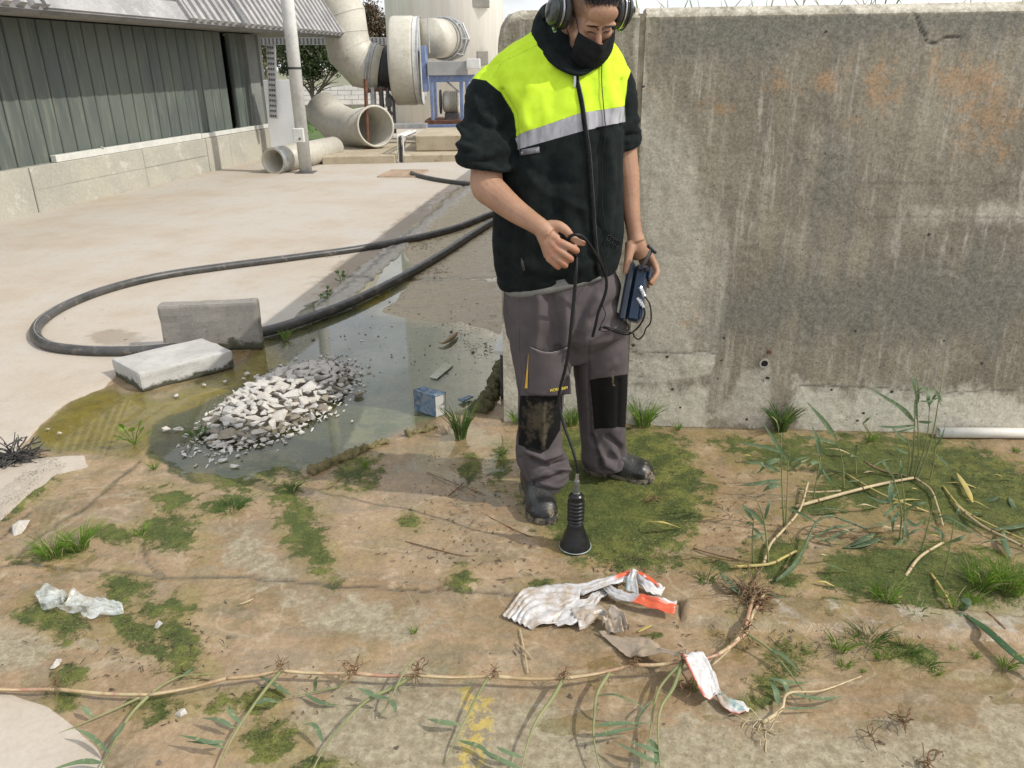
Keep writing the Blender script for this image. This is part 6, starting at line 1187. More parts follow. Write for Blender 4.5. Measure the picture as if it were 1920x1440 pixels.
TF=[(864,822,72,'sedge','tall dark sedge tuft standing in brown water beside the blue carton',1),(1205,803,72,'big','dense tuft against the wall right of the trouser leg',.9),(1072,800,50,'big','tuft against the wall seen between the legs',.9),(972,795,38,'sm','thin tuft at the very left end of the tank wall',.8),(1463,812,66,'sedge','dark fan shaped tuft against the wall under the drain hole',1.1),(1632,830,30,'sm','small tuft at the wall left of the white pipe',.8),(1270,808,24,'sm','tiny blades at the wall right of the dense tuft',.7),
(103,1045,62,'big','bright tuft at far left, the left one of the close pair',1.3),(150,1032,60,'big','bright tuft at far left, the right one of the close pair',1.2),(262,1005,30,'sm','small bright tuft on dark algae right of the bright pair',1),(436,956,34,'dk','low dark tuft left of the mud ridge',1.4),(545,922,30,'dk','low dark tuft just below the left mud ridge',1),(290,882,24,'sm','pale sprout on bare mud below the olive water',.8),(776,1188,24,'sm','lone sprout on bare mud left of the plastic sheet',.7),(372,818,32,'dk','dark tuft at the left foot of the rubble pile',1),(536,636,26,'sm','small tuft in the water beside the upright kerb stone',.8),
(1838,1105,80,'big','large bright tuft at right, left one of the big pair',1.2),(1890,1112,90,'big','large bright tuft at right, right one of the big pair',1.1),(1662,1130,54,'sm','bright tuft in front of the right algae bed',1.1),(1790,1140,46,'sm','bright tuft beside the round dark leaf',1),(1822,1132,34,'sm','smaller tuft just right of the round dark leaf',.9),(1712,1155,36,'dk','dark spreading tuft on the sunken kerb',1.2),(1628,1205,44,'dk','dark blue green tuft at the sunken kerb front',1.3),(1574,1222,44,'sm','bright tuft left of the dark blue green tuft',.9),(1580,1252,30,'sm','smaller bright tuft in front of its taller neighbour',1),(1652,1238,34,'sm','yellowish tuft below the dark blue green tuft',1),(1696,1226,42,'dk','green tuft in a diagonal row, upper one',1),(1730,1250,34,'dk','green tuft in a diagonal row, lower one',1.2),(1755,1264,22,'sm','last little tuft of the diagonal row',1.1),(1885,1254,38,'sm','small tuft near the right picture edge on mud',.9),(1826,1234,26,'sm','thin sprout right of the diagonal row',.7),(1786,1222,22,'sm','thin sprout between sunken kerb and diagonal row',.7),(1510,1230,20,'sm','thin sprout on the green patch under the reed joint',.7),
(1322,1092,34,'dk','grassy clump right of the plastic sheet',1),(1618,1262,16,'sm','tiny sprout on bare mud below the bright tufts',.8),(942,852,20,'dk','tiny dark sprout left of the trouser knee patch',.9),(545,828,0,'dk','',1),(685,880,36,'sm','thin plant stem rising from brown water',.35),(1905,850,18,'sm','tiny tuft in front of the white pipe',.8),(1700,700,0,'dk','',1),(1480,1130,20,'dk','low green tuft beside the brown root clump',1.2)]
for i,(x,y,h,k,l,wd) in enumerate(TF):
    if h: tuft(x,y,h,k,l,wd,i)
# low algae fuzz: short threads spread through the algae patches
rs=np.random.RandomState(12); n=210000; X=rs.uniform(-60,1980,n); Y=rs.uniform(800,1440,n); a=np.zeros(n)
d=RT[None]*((X[:,None]-960)/F_PX)+UP[None]*(-(Y[:,None]-720)/F_PX)+FW[None]; P=CAMP+d*(-CAM_H/d[:,2:3])
zf,A=ground_fields(P); keep=(A['algae']+(fbm(P[:,:2],13,4,3)-.5)*1.3>.62)&((P[:,1]<3.2)|(P[:,0]<-.2)); P=P[keep]; P[:,2]=zf[keep]; n=len(P)
a=rs.uniform(0,6.283,n); L=rs.uniform(.004,.017,n); dx=np.stack([np.cos(a),np.sin(a),rs.uniform(.1,.8,n)],1)*L[:,None]; s=np.stack([-np.sin(a),np.cos(a),a*0],1)*.0012; P[:,2]-=.002
V=np.stack([P-s,P+s,P+dx],1).reshape(-1,3); mesh('algae_threads',V,np.arange(n*3).reshape(-1,3),leafmat('algae_threads',(.06,.078,.02),(.135,.14,.04),(.22,.21,.08)),label='short green algae threads covering the wet mud in patches',cat='algae',kind='stuff',origin=(0,0,0)); print('fuzz',n)
# roots clump
def rootclump(mb,c,r,n,seed,h=.7,th=None):
    th=th or min(.0016,r*.05)
    rg=random.Random(seed)
    for i in range(n):
        a=rg.uniform(0,6.28); b=rg.uniform(0,6.28); P=[np.array(c)+np.array([rg.uniform(-.3,.3),rg.uniform(-.3,.3),rg.uniform(-.2,.3)])*r]
        d=np.array([math.cos(a),math.sin(a),rg.uniform(-.2,1)*h])
        for k in range(4): d=nrm(d+np.array([rg.uniform(-1,1),rg.uniform(-1,1),rg.uniform(-1,.6)])*.8); P.append(P[-1]+d*r*.38)
        P=np.array(P); P[:,2]=np.maximum(P[:,2],.004); mb.tube(spline(P,3),th*rg.uniform(.6,1.3),4)
# runner along the front
RN=[(-60,1288,.03),(105,1292,.03),(280,1303,.035),(425,1272,.04),(527,1257,.045),(662,1262,.045),(780,1266,.045),(925,1268,.045),(1057,1272,.05),(1187,1247,.06),(1280,1240,.07),(1345,1228,.06),(1398,1188,.045),(1412,1150,.04),(1438,1100,.03)]
RP=[gz(x,y,z) for x,y,z in RN]; run=thing('reed_runner','long pinkish reed runner crossing the whole front, rooting at its joints','reed',(RP[6][0],RP[6][1],0))
for i in range(len(RP)-1):
    a,b=RP[i],RP[i+1]; m_=(a+b)/2+np.array([0,0,-.006]); P=spline([a,m_,b],5); V,Fs=tubeVF(P,np.linspace(.0056,.0044,len(P)),8); mesh('stem_piece',V,Fs,M['pinkstem'],run,smooth=True)
    if i%2==0: q=P.copy(); q[:,2]+=.003; q[:,1]-=.004; V,Fs=tubeVF(q[:7],[.0045,.0045,.0045,.004,.0035,.0025,.001],6); mesh('dry_sheath',V,Fs,M['straw'],run,smooth=True)
for i in (1,4,5,6,7,8,9,10,12): mb=MB(); rootclump(mb,RP[i]+np.array([0,0,.012]),.030 if i in(5,6,12) else .020,18,i,1.2); mb.make('root_clump',M['root'],run)
def shoot(pts,r0,leaves=(),name='reed_shoot',lab=None,m=None,parent=None,r1=.0015,grp='side shoots of the long reed runner',cat='reed shoot',lm=None):
    P=spline([gz(*p) if len(p)==3 else np.array(p) for p in pts],6); root=parent
    if root is None: root=thing(name,lab,cat,(P[0][0],P[0][1],0),grp)
    V,Fs=tubeVF(P,np.linspace(r0,r1,len(P)),7); mesh('stem',V,Fs,m or M['reedstem'],root,smooth=True)
    for lf in leaves: leaf(lf,root,lm)
    return root
def leaf(pts,root,m=None,w=.007):
    if isinstance(pts[-1],(int,float)): w=pts[-1]; pts=pts[:-1]
    P=spline([gz(*p) if len(p)==3 else np.array(p) for p in pts],5); mb=MB(); ribbon(mb,P,w,.35,prof=lambda f:math.sin(min(1,f*2.2+.12)*math.pi/2)*(1-f**2.5)); return mb.make('leaf',m or M['reed'],root,smooth=True)
shoot([(280,1303,.035),(245,1340,.03),(215,1390,.03),(180,1460,.04)],.0055,[[(205,1412,.04),(170,1380,.05),(140,1366,.06)],[(192,1430,.04),(150,1428,.05),(90,1445,.05),.009],[(235,1352,.03),(220,1375,.05),(200,1400,.03)]],lab='green shoot going down from the first runner joint, leaves on its left')
shoot([(262,1308,.03),(215,1330,.02),(165,1352,.015),(100,1380,.01)],.004,[[(175,1345,.02),(160,1330,.04),(155,1322,.05)]],lab='thin shoot lying flat left of the first runner joint')
shoot([(285,1298,.04),(320,1276,.03),(350,1266,.03),(412,1264,.03)],.004,[[(340,1268,.03),(360,1255,.04),(365,1250,.05)]],lab='short tan shoot lying along the upper side of the runner')
shoot([(527,1257,.045),(492,1300,.04),(450,1360,.04),(425,1405,.03),(400,1465,.03)],.0055,[[(475,1320,.04),(500,1312,.05),(525,1318,.04),.009],[(455,1360,.04),(430,1332,.06),(433,1322,.07)],[(440,1365,.04),(410,1350,.05),(378,1346,.04)],[(425,1390,.04),(390,1392,.05),(348,1390,.03)],[(420,1402,.04),(380,1388,.05),(335,1378,.05)]],lab='pale green shoot from the third joint with leaves on both sides')
shoot([(662,1262,.045),(640,1285,.02),(600,1295,.02),(548,1306,.02)],.004,[[(590,1296,.02),(592,1275,.05),(598,1268,.06)],[(572,1302,.02),(605,1318,.02),(636,1322,.01)],[(545,1303,.02),(510,1280,.03),(480,1265,.03)]],lab='leafy shoot bending left from the fourth joint')
shoot([(778,1266,.045),(735,1290,.04),(690,1312,.04),(650,1350,.035),(610,1400,.03),(575,1465,.03)],.006,[[(700,1300,.04),(670,1290,.05)],[(606,1392,.03),(590,1360,.05),(568,1358,.05)]],lab='long curved shoot from the fifth joint, straw coloured above, green below')
shoot([(775,1235,.07),(752,1270,.06),(735,1305,.05),(712,1345,.02)],.0035,[[(730,1310,.05),(705,1305,.05),(680,1300,.06)],[(733,1312,.05),(740,1325,.05),(743,1338,.03)]],lab='thin upright shoot crossing the long curved one')
shoot([(915,1270,.045),(892,1310,.04),(868,1360,.03),(850,1395,.02),(835,1430,.01)],.004,[[(865,1358,.03),(830,1354,.04),(800,1348,.03),.009],[(858,1388,.03),(900,1400,.03),(925,1425,.02)],[(905,1410,.03),(940,1425,.04),(965,1440,.02)]],lab='green shoot crossing the yellow paint mark')
shoot([(1055,1275,.05),(1035,1310,.05),(1010,1345,.04),(990,1390,.04),(972,1470,.04)],.006,[[(980,1420,.04),(950,1410,.05),(930,1400,.05)],[(975,1440,.04),(940,1425,.05),(905,1405,.04)]],lab='straw and green shoot hanging down right of the yellow paint')
shoot([(1142,1262,.05),(1120,1300,.05),(1114,1345,.05),(1114,1390,.04),(1130,1460,.03)],.0055,[[(1118,1305,.05),(1150,1302,.08),(1185,1315,.09),(1222,1337,.05),.004],[(1115,1360,.05),(1160,1356,.06),(1215,1356,.05),.008],[(1115,1380,.05),(1150,1372,.06),(1205,1362,.05)]],lab='forked shoot with arching dry leaves, left one of the three near the white strip')
shoot([(1280,1240,.07),(1262,1290,.06),(1240,1325,.06),(1234,1370,.05),(1240,1470,.05)],.0062,[[(1238,1410,.05),(1210,1400,.06),(1180,1390,.06)],[(1238,1430,.05),(1200,1415,.06),(1150,1388,.05)]],lab='stout straw shoot hanging from the last runner joint')
shoot([(1272,1248,.07),(1238,1288,.05),(1225,1330,.04),(1218,1380,.04),(1195,1460,.03)],.0045,[[(1218,1385,.04),(1232,1410,.05),(1228,1440,.05),.010],[(1228,1310,.04),(1205,1330,.04),(1190,1360,.02),.003]],lab='greenish shoot just left of the stout straw shoot')
shoot([(1400,1188,.045),(1440,1215,.04),(1480,1260,.04),(1520,1315,.03)],.004,[[(1440,1215,.04),(1470,1230,.05),(1500,1260,.04)]],lab='thin green shoot running down right from the root joint')
shoot([(1385,1195,.05),(1360,1225,.03),(1335,1248,.02)],.005,[],lab='short straw shoot end beside the hanging white strip',m=M['straw'])
shoot([(1430,1355,.02),(1465,1330,.03),(1478,1300,.04),(1540,1295,.04),(1615,1268,.03)],.0055,[[(1478,1298,.04),(1470,1280,.06),(1440,1270,.06),.010],[(1480,1300,.04),(1540,1310,.04),(1580,1305,.02)],[(1460,1325,.03),(1455,1295,.06),(1440,1272,.05),.009],[(1450,1272,.05),(1490,1280,.04),(1518,1278,.02)],[(1470,1328,.03),(1500,1328,.03),(1550,1326,.03),.004]],lab='bent straw reed with roots lying on the mud at lower right',m=M['straw'],grp='loose reed pieces on the mud')
o=[x for x in bpy.data.objects if x.get('label','').startswith('bent straw reed')][0]; mb=MB(); rootclump(mb,gz(1428,1362,.01),.05,16,5,.4); mb.make('roots',M['straw'],o)
shoot([(0,0,0),(1,1,1)],.001,[],parent=None,lab='x') if False else None
# root clumps at the right bend
def clump(x,y,r,n,lab,seed,m=None): p=gz(x,y,.02); mb=MB(); rootclump(mb,p,r,n,seed,1.0); return mb.make('root_clump',m or M['root'],label=lab,cat='roots')
clump(1408,1112,.062,90,'big shaggy brown root clump at the bend of the runner',3,M['rootmix']); clump(1412,1135,.055,60,'dark roots hanging under the shaggy clump',9)
clump(1290,1295,.035,16,'little dark root tuft in the shade of the white strip',4); clump(1690,1350,.026,24,'dark weed scrap on the wet mud at lower right',5); clump(1632,1382,.025,10,'small reddish weed scrap left of the dark one',6); clump(1765,1410,.014,8,'tiny reddish scrap on mud near the bottom edge',7); clump(1740,1432,.03,12,'brown scrap at the bottom edge on the right',8); clump(1222,938,.03,14,'brown root tuft on the algae in front of the right boot toe',10)
# ---- standing reeds on the right: stems rise from the base point in a plane facing the camera
def up3(x,y,Y): return gy(x,y,Y)
def reed(base,pts,leaves,lab,r0=.004,m=None,dy=.0,name='reed'):
    b=gz(*base); Y0=b[1]; P=[b]+[gy(x,y,Y0+dy*(i+1)/len(pts)) for i,(x,y) in enumerate(pts)]
    root=thing(name,lab,'reed',(b[0],b[1],0),'reeds growing at right'); S=spline(P,6); V,Fs=tubeVF(S,np.linspace(r0,.0012,len(S)),6); mesh('stem',V,Fs,m or M['reedstem'],root,smooth=True)
    for lf in leaves:
        w=.007
        if isinstance(lf[-1],(int,float)): w=lf[-1]; lf=lf[:-1]
        k=len(lf); Q=[gy(x,y,Y0+dy*.6-.03*math.sin(i*1.3)) for i,(x,y) in enumerate(lf)]; mb=MB(); ribbon(mb,spline(Q,5),w,.3,up=(0,-1,.3),prof=lambda f:math.sin(min(1,f*2.2+.12)*math.pi/2)*(1-f**2.5)); mb.make('leaf',M['reed'],root,smooth=True)
    return root
reed((1470,989),[(1466,900),(1465,811)],[[(1464,848),(1435,838),(1380,829)],[(1464,860),(1442,868),(1420,888),.010],[(1463,885),(1430,870),(1392,864),.009],[(1464,900),(1430,905),(1385,910),.008],[(1464,910),(1445,912),(1430,922),.011],[(1466,868),(1490,862),(1515,856),.006]],'tall reed on bare mud, its broad leaves all pointing left')
reed((1472,1000),[(1476,930),(1478,863)],[[(1478,866),(1455,830),(1430,792),.008],[(1477,885),(1500,868),(1520,858),.006],[(1476,950),(1510,968),(1540,985),.005]],'reed just right of the broad leaved one with one long slanting leaf')
reed((1524,940),[(1532,895),(1539,857)],[[(1539,857),(1533,825),(1522,799),.010],[(1536,866),(1522,868),(1514,876),.009],[(1532,900),(1540,880),(1534,862),.006],[(1536,870),(1556,900),(1574,920),.004]],'thin reed with a single broad upright leaf')
reed((1582,921),[(1580,870),(1569,824)],[[(1569,824),(1545,790),(1511,752),.010],[(1569,832),(1540,824),(1502,818),.007],[(1580,858),(1595,854),(1610,856),.007]],'reed under the wall stain with a broad leaf slanting up left')
reed((1704,900),[(1712,850),(1716,760),(1718,689)],[[(1716,793),(1690,765),(1630,727),.010],[(1716,797),(1680,801),(1645,799),.006],[(1719,762),(1722,740),(1717,700),.006],[(1719,790),(1740,792),(1750,790),.006],[(1718,740),(1716,775),(1722,790),.007]],'leftmost tall stem of the reed cluster left of the white pipe',.0045)
reed((1708,905),[(1722,850),(1720,770),(1722,735)],[[(1721,745),(1712,720),(1716,700),.005],[(1720,800),(1700,806),(1672,812),.005]],'second stem of the tall reed cluster',.0045)
reed((1712,905),[(1738,820),(1744,729)],[[(1744,729),(1740,745),(1744,770),.009],[(1743,760),(1756,740),(1765,762),.006],[(1744,735),(1730,728),(1712,740),.005]],'third stem of the tall reed cluster with a hanging leaf')
reed((1716,908),[(1745,830),(1760,750),(1770,680)],[[(1766,752),(1755,735),(1748,728),.008],[(1762,745),(1740,752),(1720,752),.004]],'tallest leaning stem of the reed cluster by the white pipe',.0045)
reed((1700,905),[(1706,850),(1700,815)],[[(1702,830),(1685,815),(1670,800),.006],[(1704,850),(1690,845),(1675,835),.006]],'short stem at the left foot of the tall reed cluster')
reed((1742,905),[(1752,860),(1756,800)],[[(1752,850),(1775,870),(1780,885),.005],[(1753,840),(1765,820),(1772,800),.006]],'short stem at the right foot of the tall reed cluster')
reed((1686,1016),[(1690,960),(1676,900),(1670,882)],[[(1672,900),(1670,930),(1676,960),.010],[(1685,920),(1660,940),(1628,930),.007],[(1688,960),(1675,975),(1674,1000),.009],[(1690,965),(1715,985),(1735,972),.007],[(1682,900),(1690,880),(1688,860),.006],[(1690,940),(1660,965),(1660,968),.006],[(1676,895),(1660,870),(1650,862),.006]],'reed with leaf bunch in the middle of the right algae bed')
reed((1692,1020),[(1696,950),(1689,885)],[[(1694,975),(1700,1000),(1704,1015),.008],[(1694,960),(1720,945),(1740,942),.006],[(1696,1010),(1680,1025),(1660,1050),.008]],'reed close behind the leaf bunch one')
reed((1725,1041),[(1740,985),(1752,935)],[[(1745,985),(1765,1000),(1768,1020),.006],[(1746,975),(1780,970),(1850,1015),.004]],'reed rising from the pale fallen stalk by the right tufts')
reed((1768,1089),[(1780,1030),(1792,964)],[[(1776,1018),(1800,1010),(1812,1002),.008],[(1790,975),(1796,960),(1799,950),.006]],'single thin reed left of the big bright tufts')
reed((1412,1059),[(1411,1010),(1413,967)],[[(1412,975),(1400,958),(1391,944),.007],[(1412,985),(1404,980),(1398,984),.006],[(1413,990),(1424,1002),(1432,1018),.006]],'short reed standing at the front algae hump, left one')
reed((1441,1062),[(1436,1000),(1428,960),(1412,925)],[[(1434,985),(1415,965),(1390,945),.008],[(1434,975),(1440,950),(1444,935),.006],[(1436,1000),(1420,1005),(1400,1008),.006]],'short reed standing at the front algae hump, right one')
reed((1605,893),[(1604,860),(1603,840)],[[(1603,858),(1606,835),(1602,845),.005]],'tiny single stem in the green bed under the wall')
reed((1640,820),[(1622,800),(1618,790)],[[(1618,795),(1628,785),(1635,781),.006]],'little wilted reed at the wall')
# broken leaves / stalks lying down
def stalk(pts,r,lab,m,cat='reed stalk',r1=None,leaves=()):
    P=spline([gz(*p) for p in pts],5); root=thing('reed_stalk',lab,cat,(P[0][0],P[0][1],0),'fallen reed stalks at right'); V,Fs=tubeVF(P,np.linspace(r,r1 or r*.8,len(P)),8); mesh('stem',V,Fs,m,root,smooth=True)
    for k in range(2,len(P)-1,5): V,Fs=tubeVF([P[k]-nrm(P[k+1]-P[k])*.003,P[k]+nrm(P[k+1]-P[k])*.003],r*1.12,8); mesh('node',V,Fs,M['root'],root)
    for lf in leaves: leaf(lf,root)
stalk([(1492,950,.02),(1590,923,.03),(1650,908,.03),(1712,896,.03)],.0068,'thickest pale fallen stalk pointing at the tall reed cluster',M['straw'])
stalk([(1496,920,.015),(1530,923,.015),(1576,920,.02)],.005,'short pale stalk above the thick one',M['straw']); stalk([(1698,1080,.015),(1725,1044,.025),(1768,1017,.02)],.0056,'pale stalk lying left of the thin single reed',M['straw'])
stalk([(1375,1063,.015),(1440,1058,.02),(1470,1045,.02),(1493,1033,.02)],.0055,'yellow green stalk lying across the front algae hump',M['ystraw']); stalk([(1716,896,.03),(1745,918,.03),(1758,950,.03),(1768,985,.02)],.0042,'kinked straw stalk right of the tall reed cluster',M['straw'])
stalk([(1588,890,.02),(1650,925,.03),(1700,945,.03),(1740,960,.01)],.0045,'yellow stalk slanting down across the algae',M['ystraw']); stalk([(1768,912,.02),(1805,955,.03),(1860,985,.03),(1960,1030,.03)],.0042,'long straw stalk slanting down to the right picture edge',M['ystraw']); stalk([(1790,945,.03),(1840,985,.03),(1890,1010,.03),(1960,1045,.02)],.0048,'grey straw stalk beside the long yellow one at right',M['straw'])
stalk([(1432,1056,.02),(1445,1020,.03),(1470,992,.03),(1500,955,.03),(1515,905,.04)],.0048,'tan runner piece climbing from the front algae hump',M['straw']); stalk([(1455,1088,.02),(1496,1052,.03),(1515,1010,.04),(1530,980,.06),(1555,967,.06),(1590,978,.04),(1625,992,.02)],.0045,'arched grey green reed shoot over the bare mud',M['reed'],leaves=[[(1455,1090,.02),(1490,1060,.05),(1512,1020,.05),.009],[(1600,985,.03),(1560,990,.04),(1520,1012,.02),.008],[(1605,990,.03),(1575,1000,.03),(1540,1018,.01),.007],[(1625,990,.03),(1660,980,.03),(1690,980,.02),.004]])
stalk([(1540,855,.02),(1490,1056,.0),(1500,1060,.0)],.001,'x',M['straw']) if False else None
stalk([(1850,1148,.02),(1870,1165,.02),(1885,1180,.02)],.004,'short brown twig at the sunken kerb',M['root']); stalk([(1745,1075,.02),(1770,1110,.03),(1785,1140,.02)],.0045,'yellow green stalk beside the big bright tufts',M['ystraw'])
stalk([(1420,1095,.03),(1404,1150,.04),(1396,1185,.04)],.007,'thick tan runner joint piece between the two root clumps',M['pinkstem']); stalk([(1300,1028,.01),(1350,1042,.015),(1385,1050,.012)],.003,'thin brown twig left of the front algae hump',M['root'])
def looseleaf(pts,w,lab,m=None):
    P=spline([gz(*p) for p in pts],5); mb=MB(); ribbon(mb,P,w,.35,prof=lambda f:math.sin(min(1,f*2.5+.1)*math.pi/2)*math.sin(min(1,(1-f)*2.5+.1)*math.pi/2)); o=mb.make('fallen_leaf',m or M['reed'],label=lab,cat='leaf',smooth=True); md=o.modifiers.new('t','SOLIDIFY'); md.thickness=.0006
looseleaf([(1350,1072,.03),(1370,1095,.04),(1392,1116,.02)],.012,'broad green leaf left of the shaggy root clump')
looseleaf([(1800,1145,.02),(1850,1180,.04),(1900,1225,.04),(1960,1270,.03)],.013,'long dark green leaf running out at the right picture edge',leafmat('dark_leaf',(.04,.09,.04),(.07,.13,.06),(.3,.22,.08)))
looseleaf([(1803,1146,.02),(1808,1132,.05),(1818,1122,.06)],.016,'round dark leaf standing up at the end of the long dark leaf'); looseleaf([(1805,1148,.03),(1790,1156,.02),(1772,1166,.01)],.009,'small leaf left of the round dark one')
looseleaf([(1794,886,.03),(1812,915,.03),(1824,942,.02)],.010,'yellow dry leaf lying on the right algae bed',M['ystraw']); looseleaf([(1843,942,.01),(1862,936,.02),(1872,930,.02)],.007,'small grey leaf right of the dry yellow one'); looseleaf([(1892,932,.02),(1898,945,.02),(1904,958,.01)],.009,'small leaf near the white pipe end'); looseleaf([(1870,968,.01),(1900,966,.01),(1930,966,.01)],.007,'flat straw leaf at the right picture edge',M['ystraw'])
looseleaf([(1860,992,.03),(1900,988,.04),(1950,978,.03)],.010,'green leaf crossing the grey straw stalk'); looseleaf([(1880,990,.03),(1884,1020,.03),(1895,1045,.02)],.010,'green and yellow leaf hanging down from the grey straw stalk')
looseleaf([(1618,862,.01),(1650,880,.02),(1700,893,.02)],.006,'brown reed husk on the algae left of the tall cluster',M['root']); looseleaf([(1590,1025,.01),(1620,1010,.04),(1640,1000,.04),.0][:3],.011,'grey green leaf pair on bare mud, upper'); looseleaf([(1580,1027,.01),(1620,1020,.02),(1655,1008,.02)],.011,'grey green leaf pair on bare mud, lower'); looseleaf([(1420,1130,.02),(1450,1140,.02),(1492,1162,.02)],.004,'thin blade right of the runner joint'); looseleaf([(1440,1112,.03),(1480,1122,.02),(1540,1126,.01)],.004,'thin blade running right from the shaggy clump')
looseleaf([(1196,1185,.01),(1208,1178,.01),(1222,1172,.01)],.004,'small yellow leaf right of the plastic sheet',M['ystraw']); looseleaf([(448,1133,.01),(462,1128,.01),(475,1122,.01)],.004,'small tan leaf on mud left of the crack',M['straw'])
rg=random.Random(55); SEEN_=set()
for k in range(34):
    x=rg.gauss(1640,130); y=rg.gauss(965,55); a=rg.uniform(-.7,.7)+(math.pi if rg.random()<.5 else 0); L=rg.uniform(30,85); q=(x+math.cos(a)*L,y-abs(math.sin(a))*L*.5); zz=rg.uniform(.02,.07); P=spline([gz(x,y,.008),gz((x+q[0])/2,(y+q[1])/2-6,zz),gz(q[0],q[1],zz*.5)],5); mb=MB(); ribbon(mb,P,rg.uniform(.0025,.0065),.35,prof=lambda f:math.sin(min(1,f*2.5+.1)*math.pi/2)*(1-f**2.5)); mk_=rg.choice(['reed','reed','straw','ystraw']); LB_='narrow %s leaf pointing %s, %s, %s'%({'reed':'grey green','straw':'pale straw','ystraw':'yellow'}[mk_],'right' if q[0]>x else 'left',['near the wall','mid bed','front of bed'][0 if y<930 else 1 if y<995 else 2],['below drain hole','beside broad leaved reed','left of leaf bunch','below tall cluster','below pipe end','near big tufts'][int(np.clip((x-1400)/85,0,5))]); LB_=LB_+(' lying flatter' if LB_ in SEEN_ else ''); SEEN_.add(LB_); o=mb.make('fallen_leaf',M[mk_],label=LB_,cat='leaf',group='narrow leaves strewn among the reeds',smooth=True)
for k,(pts,l) in enumerate([([(975,1180,.01),(985,1230,.015),(990,1262,.01)],'thin yellow straw standing out of mud below the plastic sheet'),([(968,1205,.01),(985,1220,.02),(998,1235,.01)],'short dark twig crossing the yellow straw'),([(612,918,.005),(622,912,.01),(640,895,.01)],'bent twig below the left mud ridge'),([(1130,905,.0),(1280,930,.008)],'thin straw lying right of the brown root tuft'),([(812,1125,.005),(838,1082,.01)],'thin brown twig on the mud above the crack'),([(800,885,.004),(850,905,.01),(905,925,.004)],'long thin twig in the brown water'),([(840,930,.004),(870,905,.01)],'forked twig beside the long thin one'),([(120,585,.01),(95,605,.01)],'thin tan twig inside the hose loop'),([(760,1015,.004),(860,1040,.01),(900,1042,.004)],'thin dark stem lying left of the boot'),([(900,960,.004),(980,1000,.008),(1040,1020,.004)],'thin dark stem lying beside the probe shadow')]):
    P=spline([gz(*p) for p in pts],5); V,Fs=tubeVF(P,.0022,5); mesh('twig',V,Fs,M['straw'] if ('yellow' in l or 'tan' in l or 'straw' in l) else M['root'],label=l,cat='twig',group='twigs on the ground')
# dark plant litter on the yard
mb=MB(); rg=random.Random(77)
for (cx,cy,rx,ry,n) in ((815,512,30,10,46),(600,482,44,5,50),(88,600,20,10,24),(640,545,12,22,30),(790,460,30,10,40),(610,565,10,14,20),(25,860,42,18,130),(235,645,50,8,10),(310,350,40,6,24),(800,392,26,5,14),(880,620,50,30,50),(905,655,40,16,60),(965,705,20,20,30),(345,1200,60,40,40),(900,1040,160,80,110),(1150,1060,80,40,60),(860,920,80,60,90),(1350,960,120,70,100),(1500,1200,200,40,100),(240,1230,160,60,70),(1600,860,200,30,60),(480,1290,200,60,40)):
    for i in range(n):
        x=rg.gauss(cx,rx*.6); y=rg.gauss(cy,ry*.6); p=gz(x,y,.008)
        if p[1]>3.15 and p[0]>-.05: continue
        a=rg.uniform(0,6.28); L=rg.uniform(.006,.022)*(1 if p[1]<4 else 1.5); d=np.array([math.cos(a),math.sin(a),rg.uniform(0,.4)])*L; q=p+d+np.array([rg.uniform(-.4,.4),rg.uniform(-.4,.4),0])*L; mb.tube([p,p+d*.6,q],[.0012,.0018,.0006],4)
mb.make('plant_litter',pmat('dark_litter',(.05,.035,.02),(.10,.07,.04),20,.9),label='dark plant bits and rootlets scattered on yard and mud',cat='litter',kind='stuff')
p=gz(25,862,.02); mb=MB(); rootclump(mb,p,.085,130,3,.5,.003); mb.make('dead_weed',pmat('charred_weed',(.03,.03,.028),(.06,.058,.05),20,.9),label='dark dried weed lying on pale concrete at the left picture edge',cat='dead weed')
# small broadleaf weeds
def weed(x,y,h,lab,seed,m):
    b=gz(x,y); root=thing('weed',lab,'weed',tuple(b),'small broad leaved weeds'); rg=random.Random(seed); mb=MB()
    for i in range(9):
        a=rg.uniform(0,6.28); t_=b+np.array([math.cos(a)*h*.45,math.sin(a)*h*.45,h*rg.uniform(.3,1)]); V,Fs=tubeVF([b,b+(t_-b)*.5+np.array([0,0,.01]),t_],.0018,5); mesh('stalk',V,Fs,M['grass'],root); mb=MB(); d=nrm(t_-b); ribbon(mb,[t_+d*h*.3*f for f in(0,.35,.7,1)],h*.14,.2,prof=lambda f:math.sin(math.pi*min(.98,f*.9+.06))); mb.make('leaf',m,root,smooth=True)
weed(253,835,.11,'bright broad leaved weed standing in the olive shallows',2,M['grass']); weed(642,532,.10,'dark weed growing at the concrete strip edge, upper one',3,M['sedge']); weed(612,566,.09,'dark weed growing at the concrete strip edge, lower one',4,M['sedge'])
# reeds and grass standing inside the tank, tips above the wall
rg=random.Random(8); tg=thing('tank_reeds','green reeds and dry grass inside the tank, tips showing above the wall','reeds',tuple(wallP(1.5,1.35,-.5)))
for k in range(150):
    t_=rg.uniform(.45,2.6); o_=-.26-rg.random()*.9; b=wallP(t_,1.36,o_); h=rg.uniform(.36,.56)+(-o_)*.03; a=rg.uniform(-1,1)*.5; P=[b+wu*a*h*f**2+np.array([0,0,h*(f-.25*abs(a)*f**3)]) for f in(0,.35,.65,.85,1)]; mb=MB(); ribbon(mb,P,rg.uniform(.003,.007),.3,up=(0,-1,.2)); mb.make('blade',M[rg.choice(['grass','reed','straw','grass'])],tg)
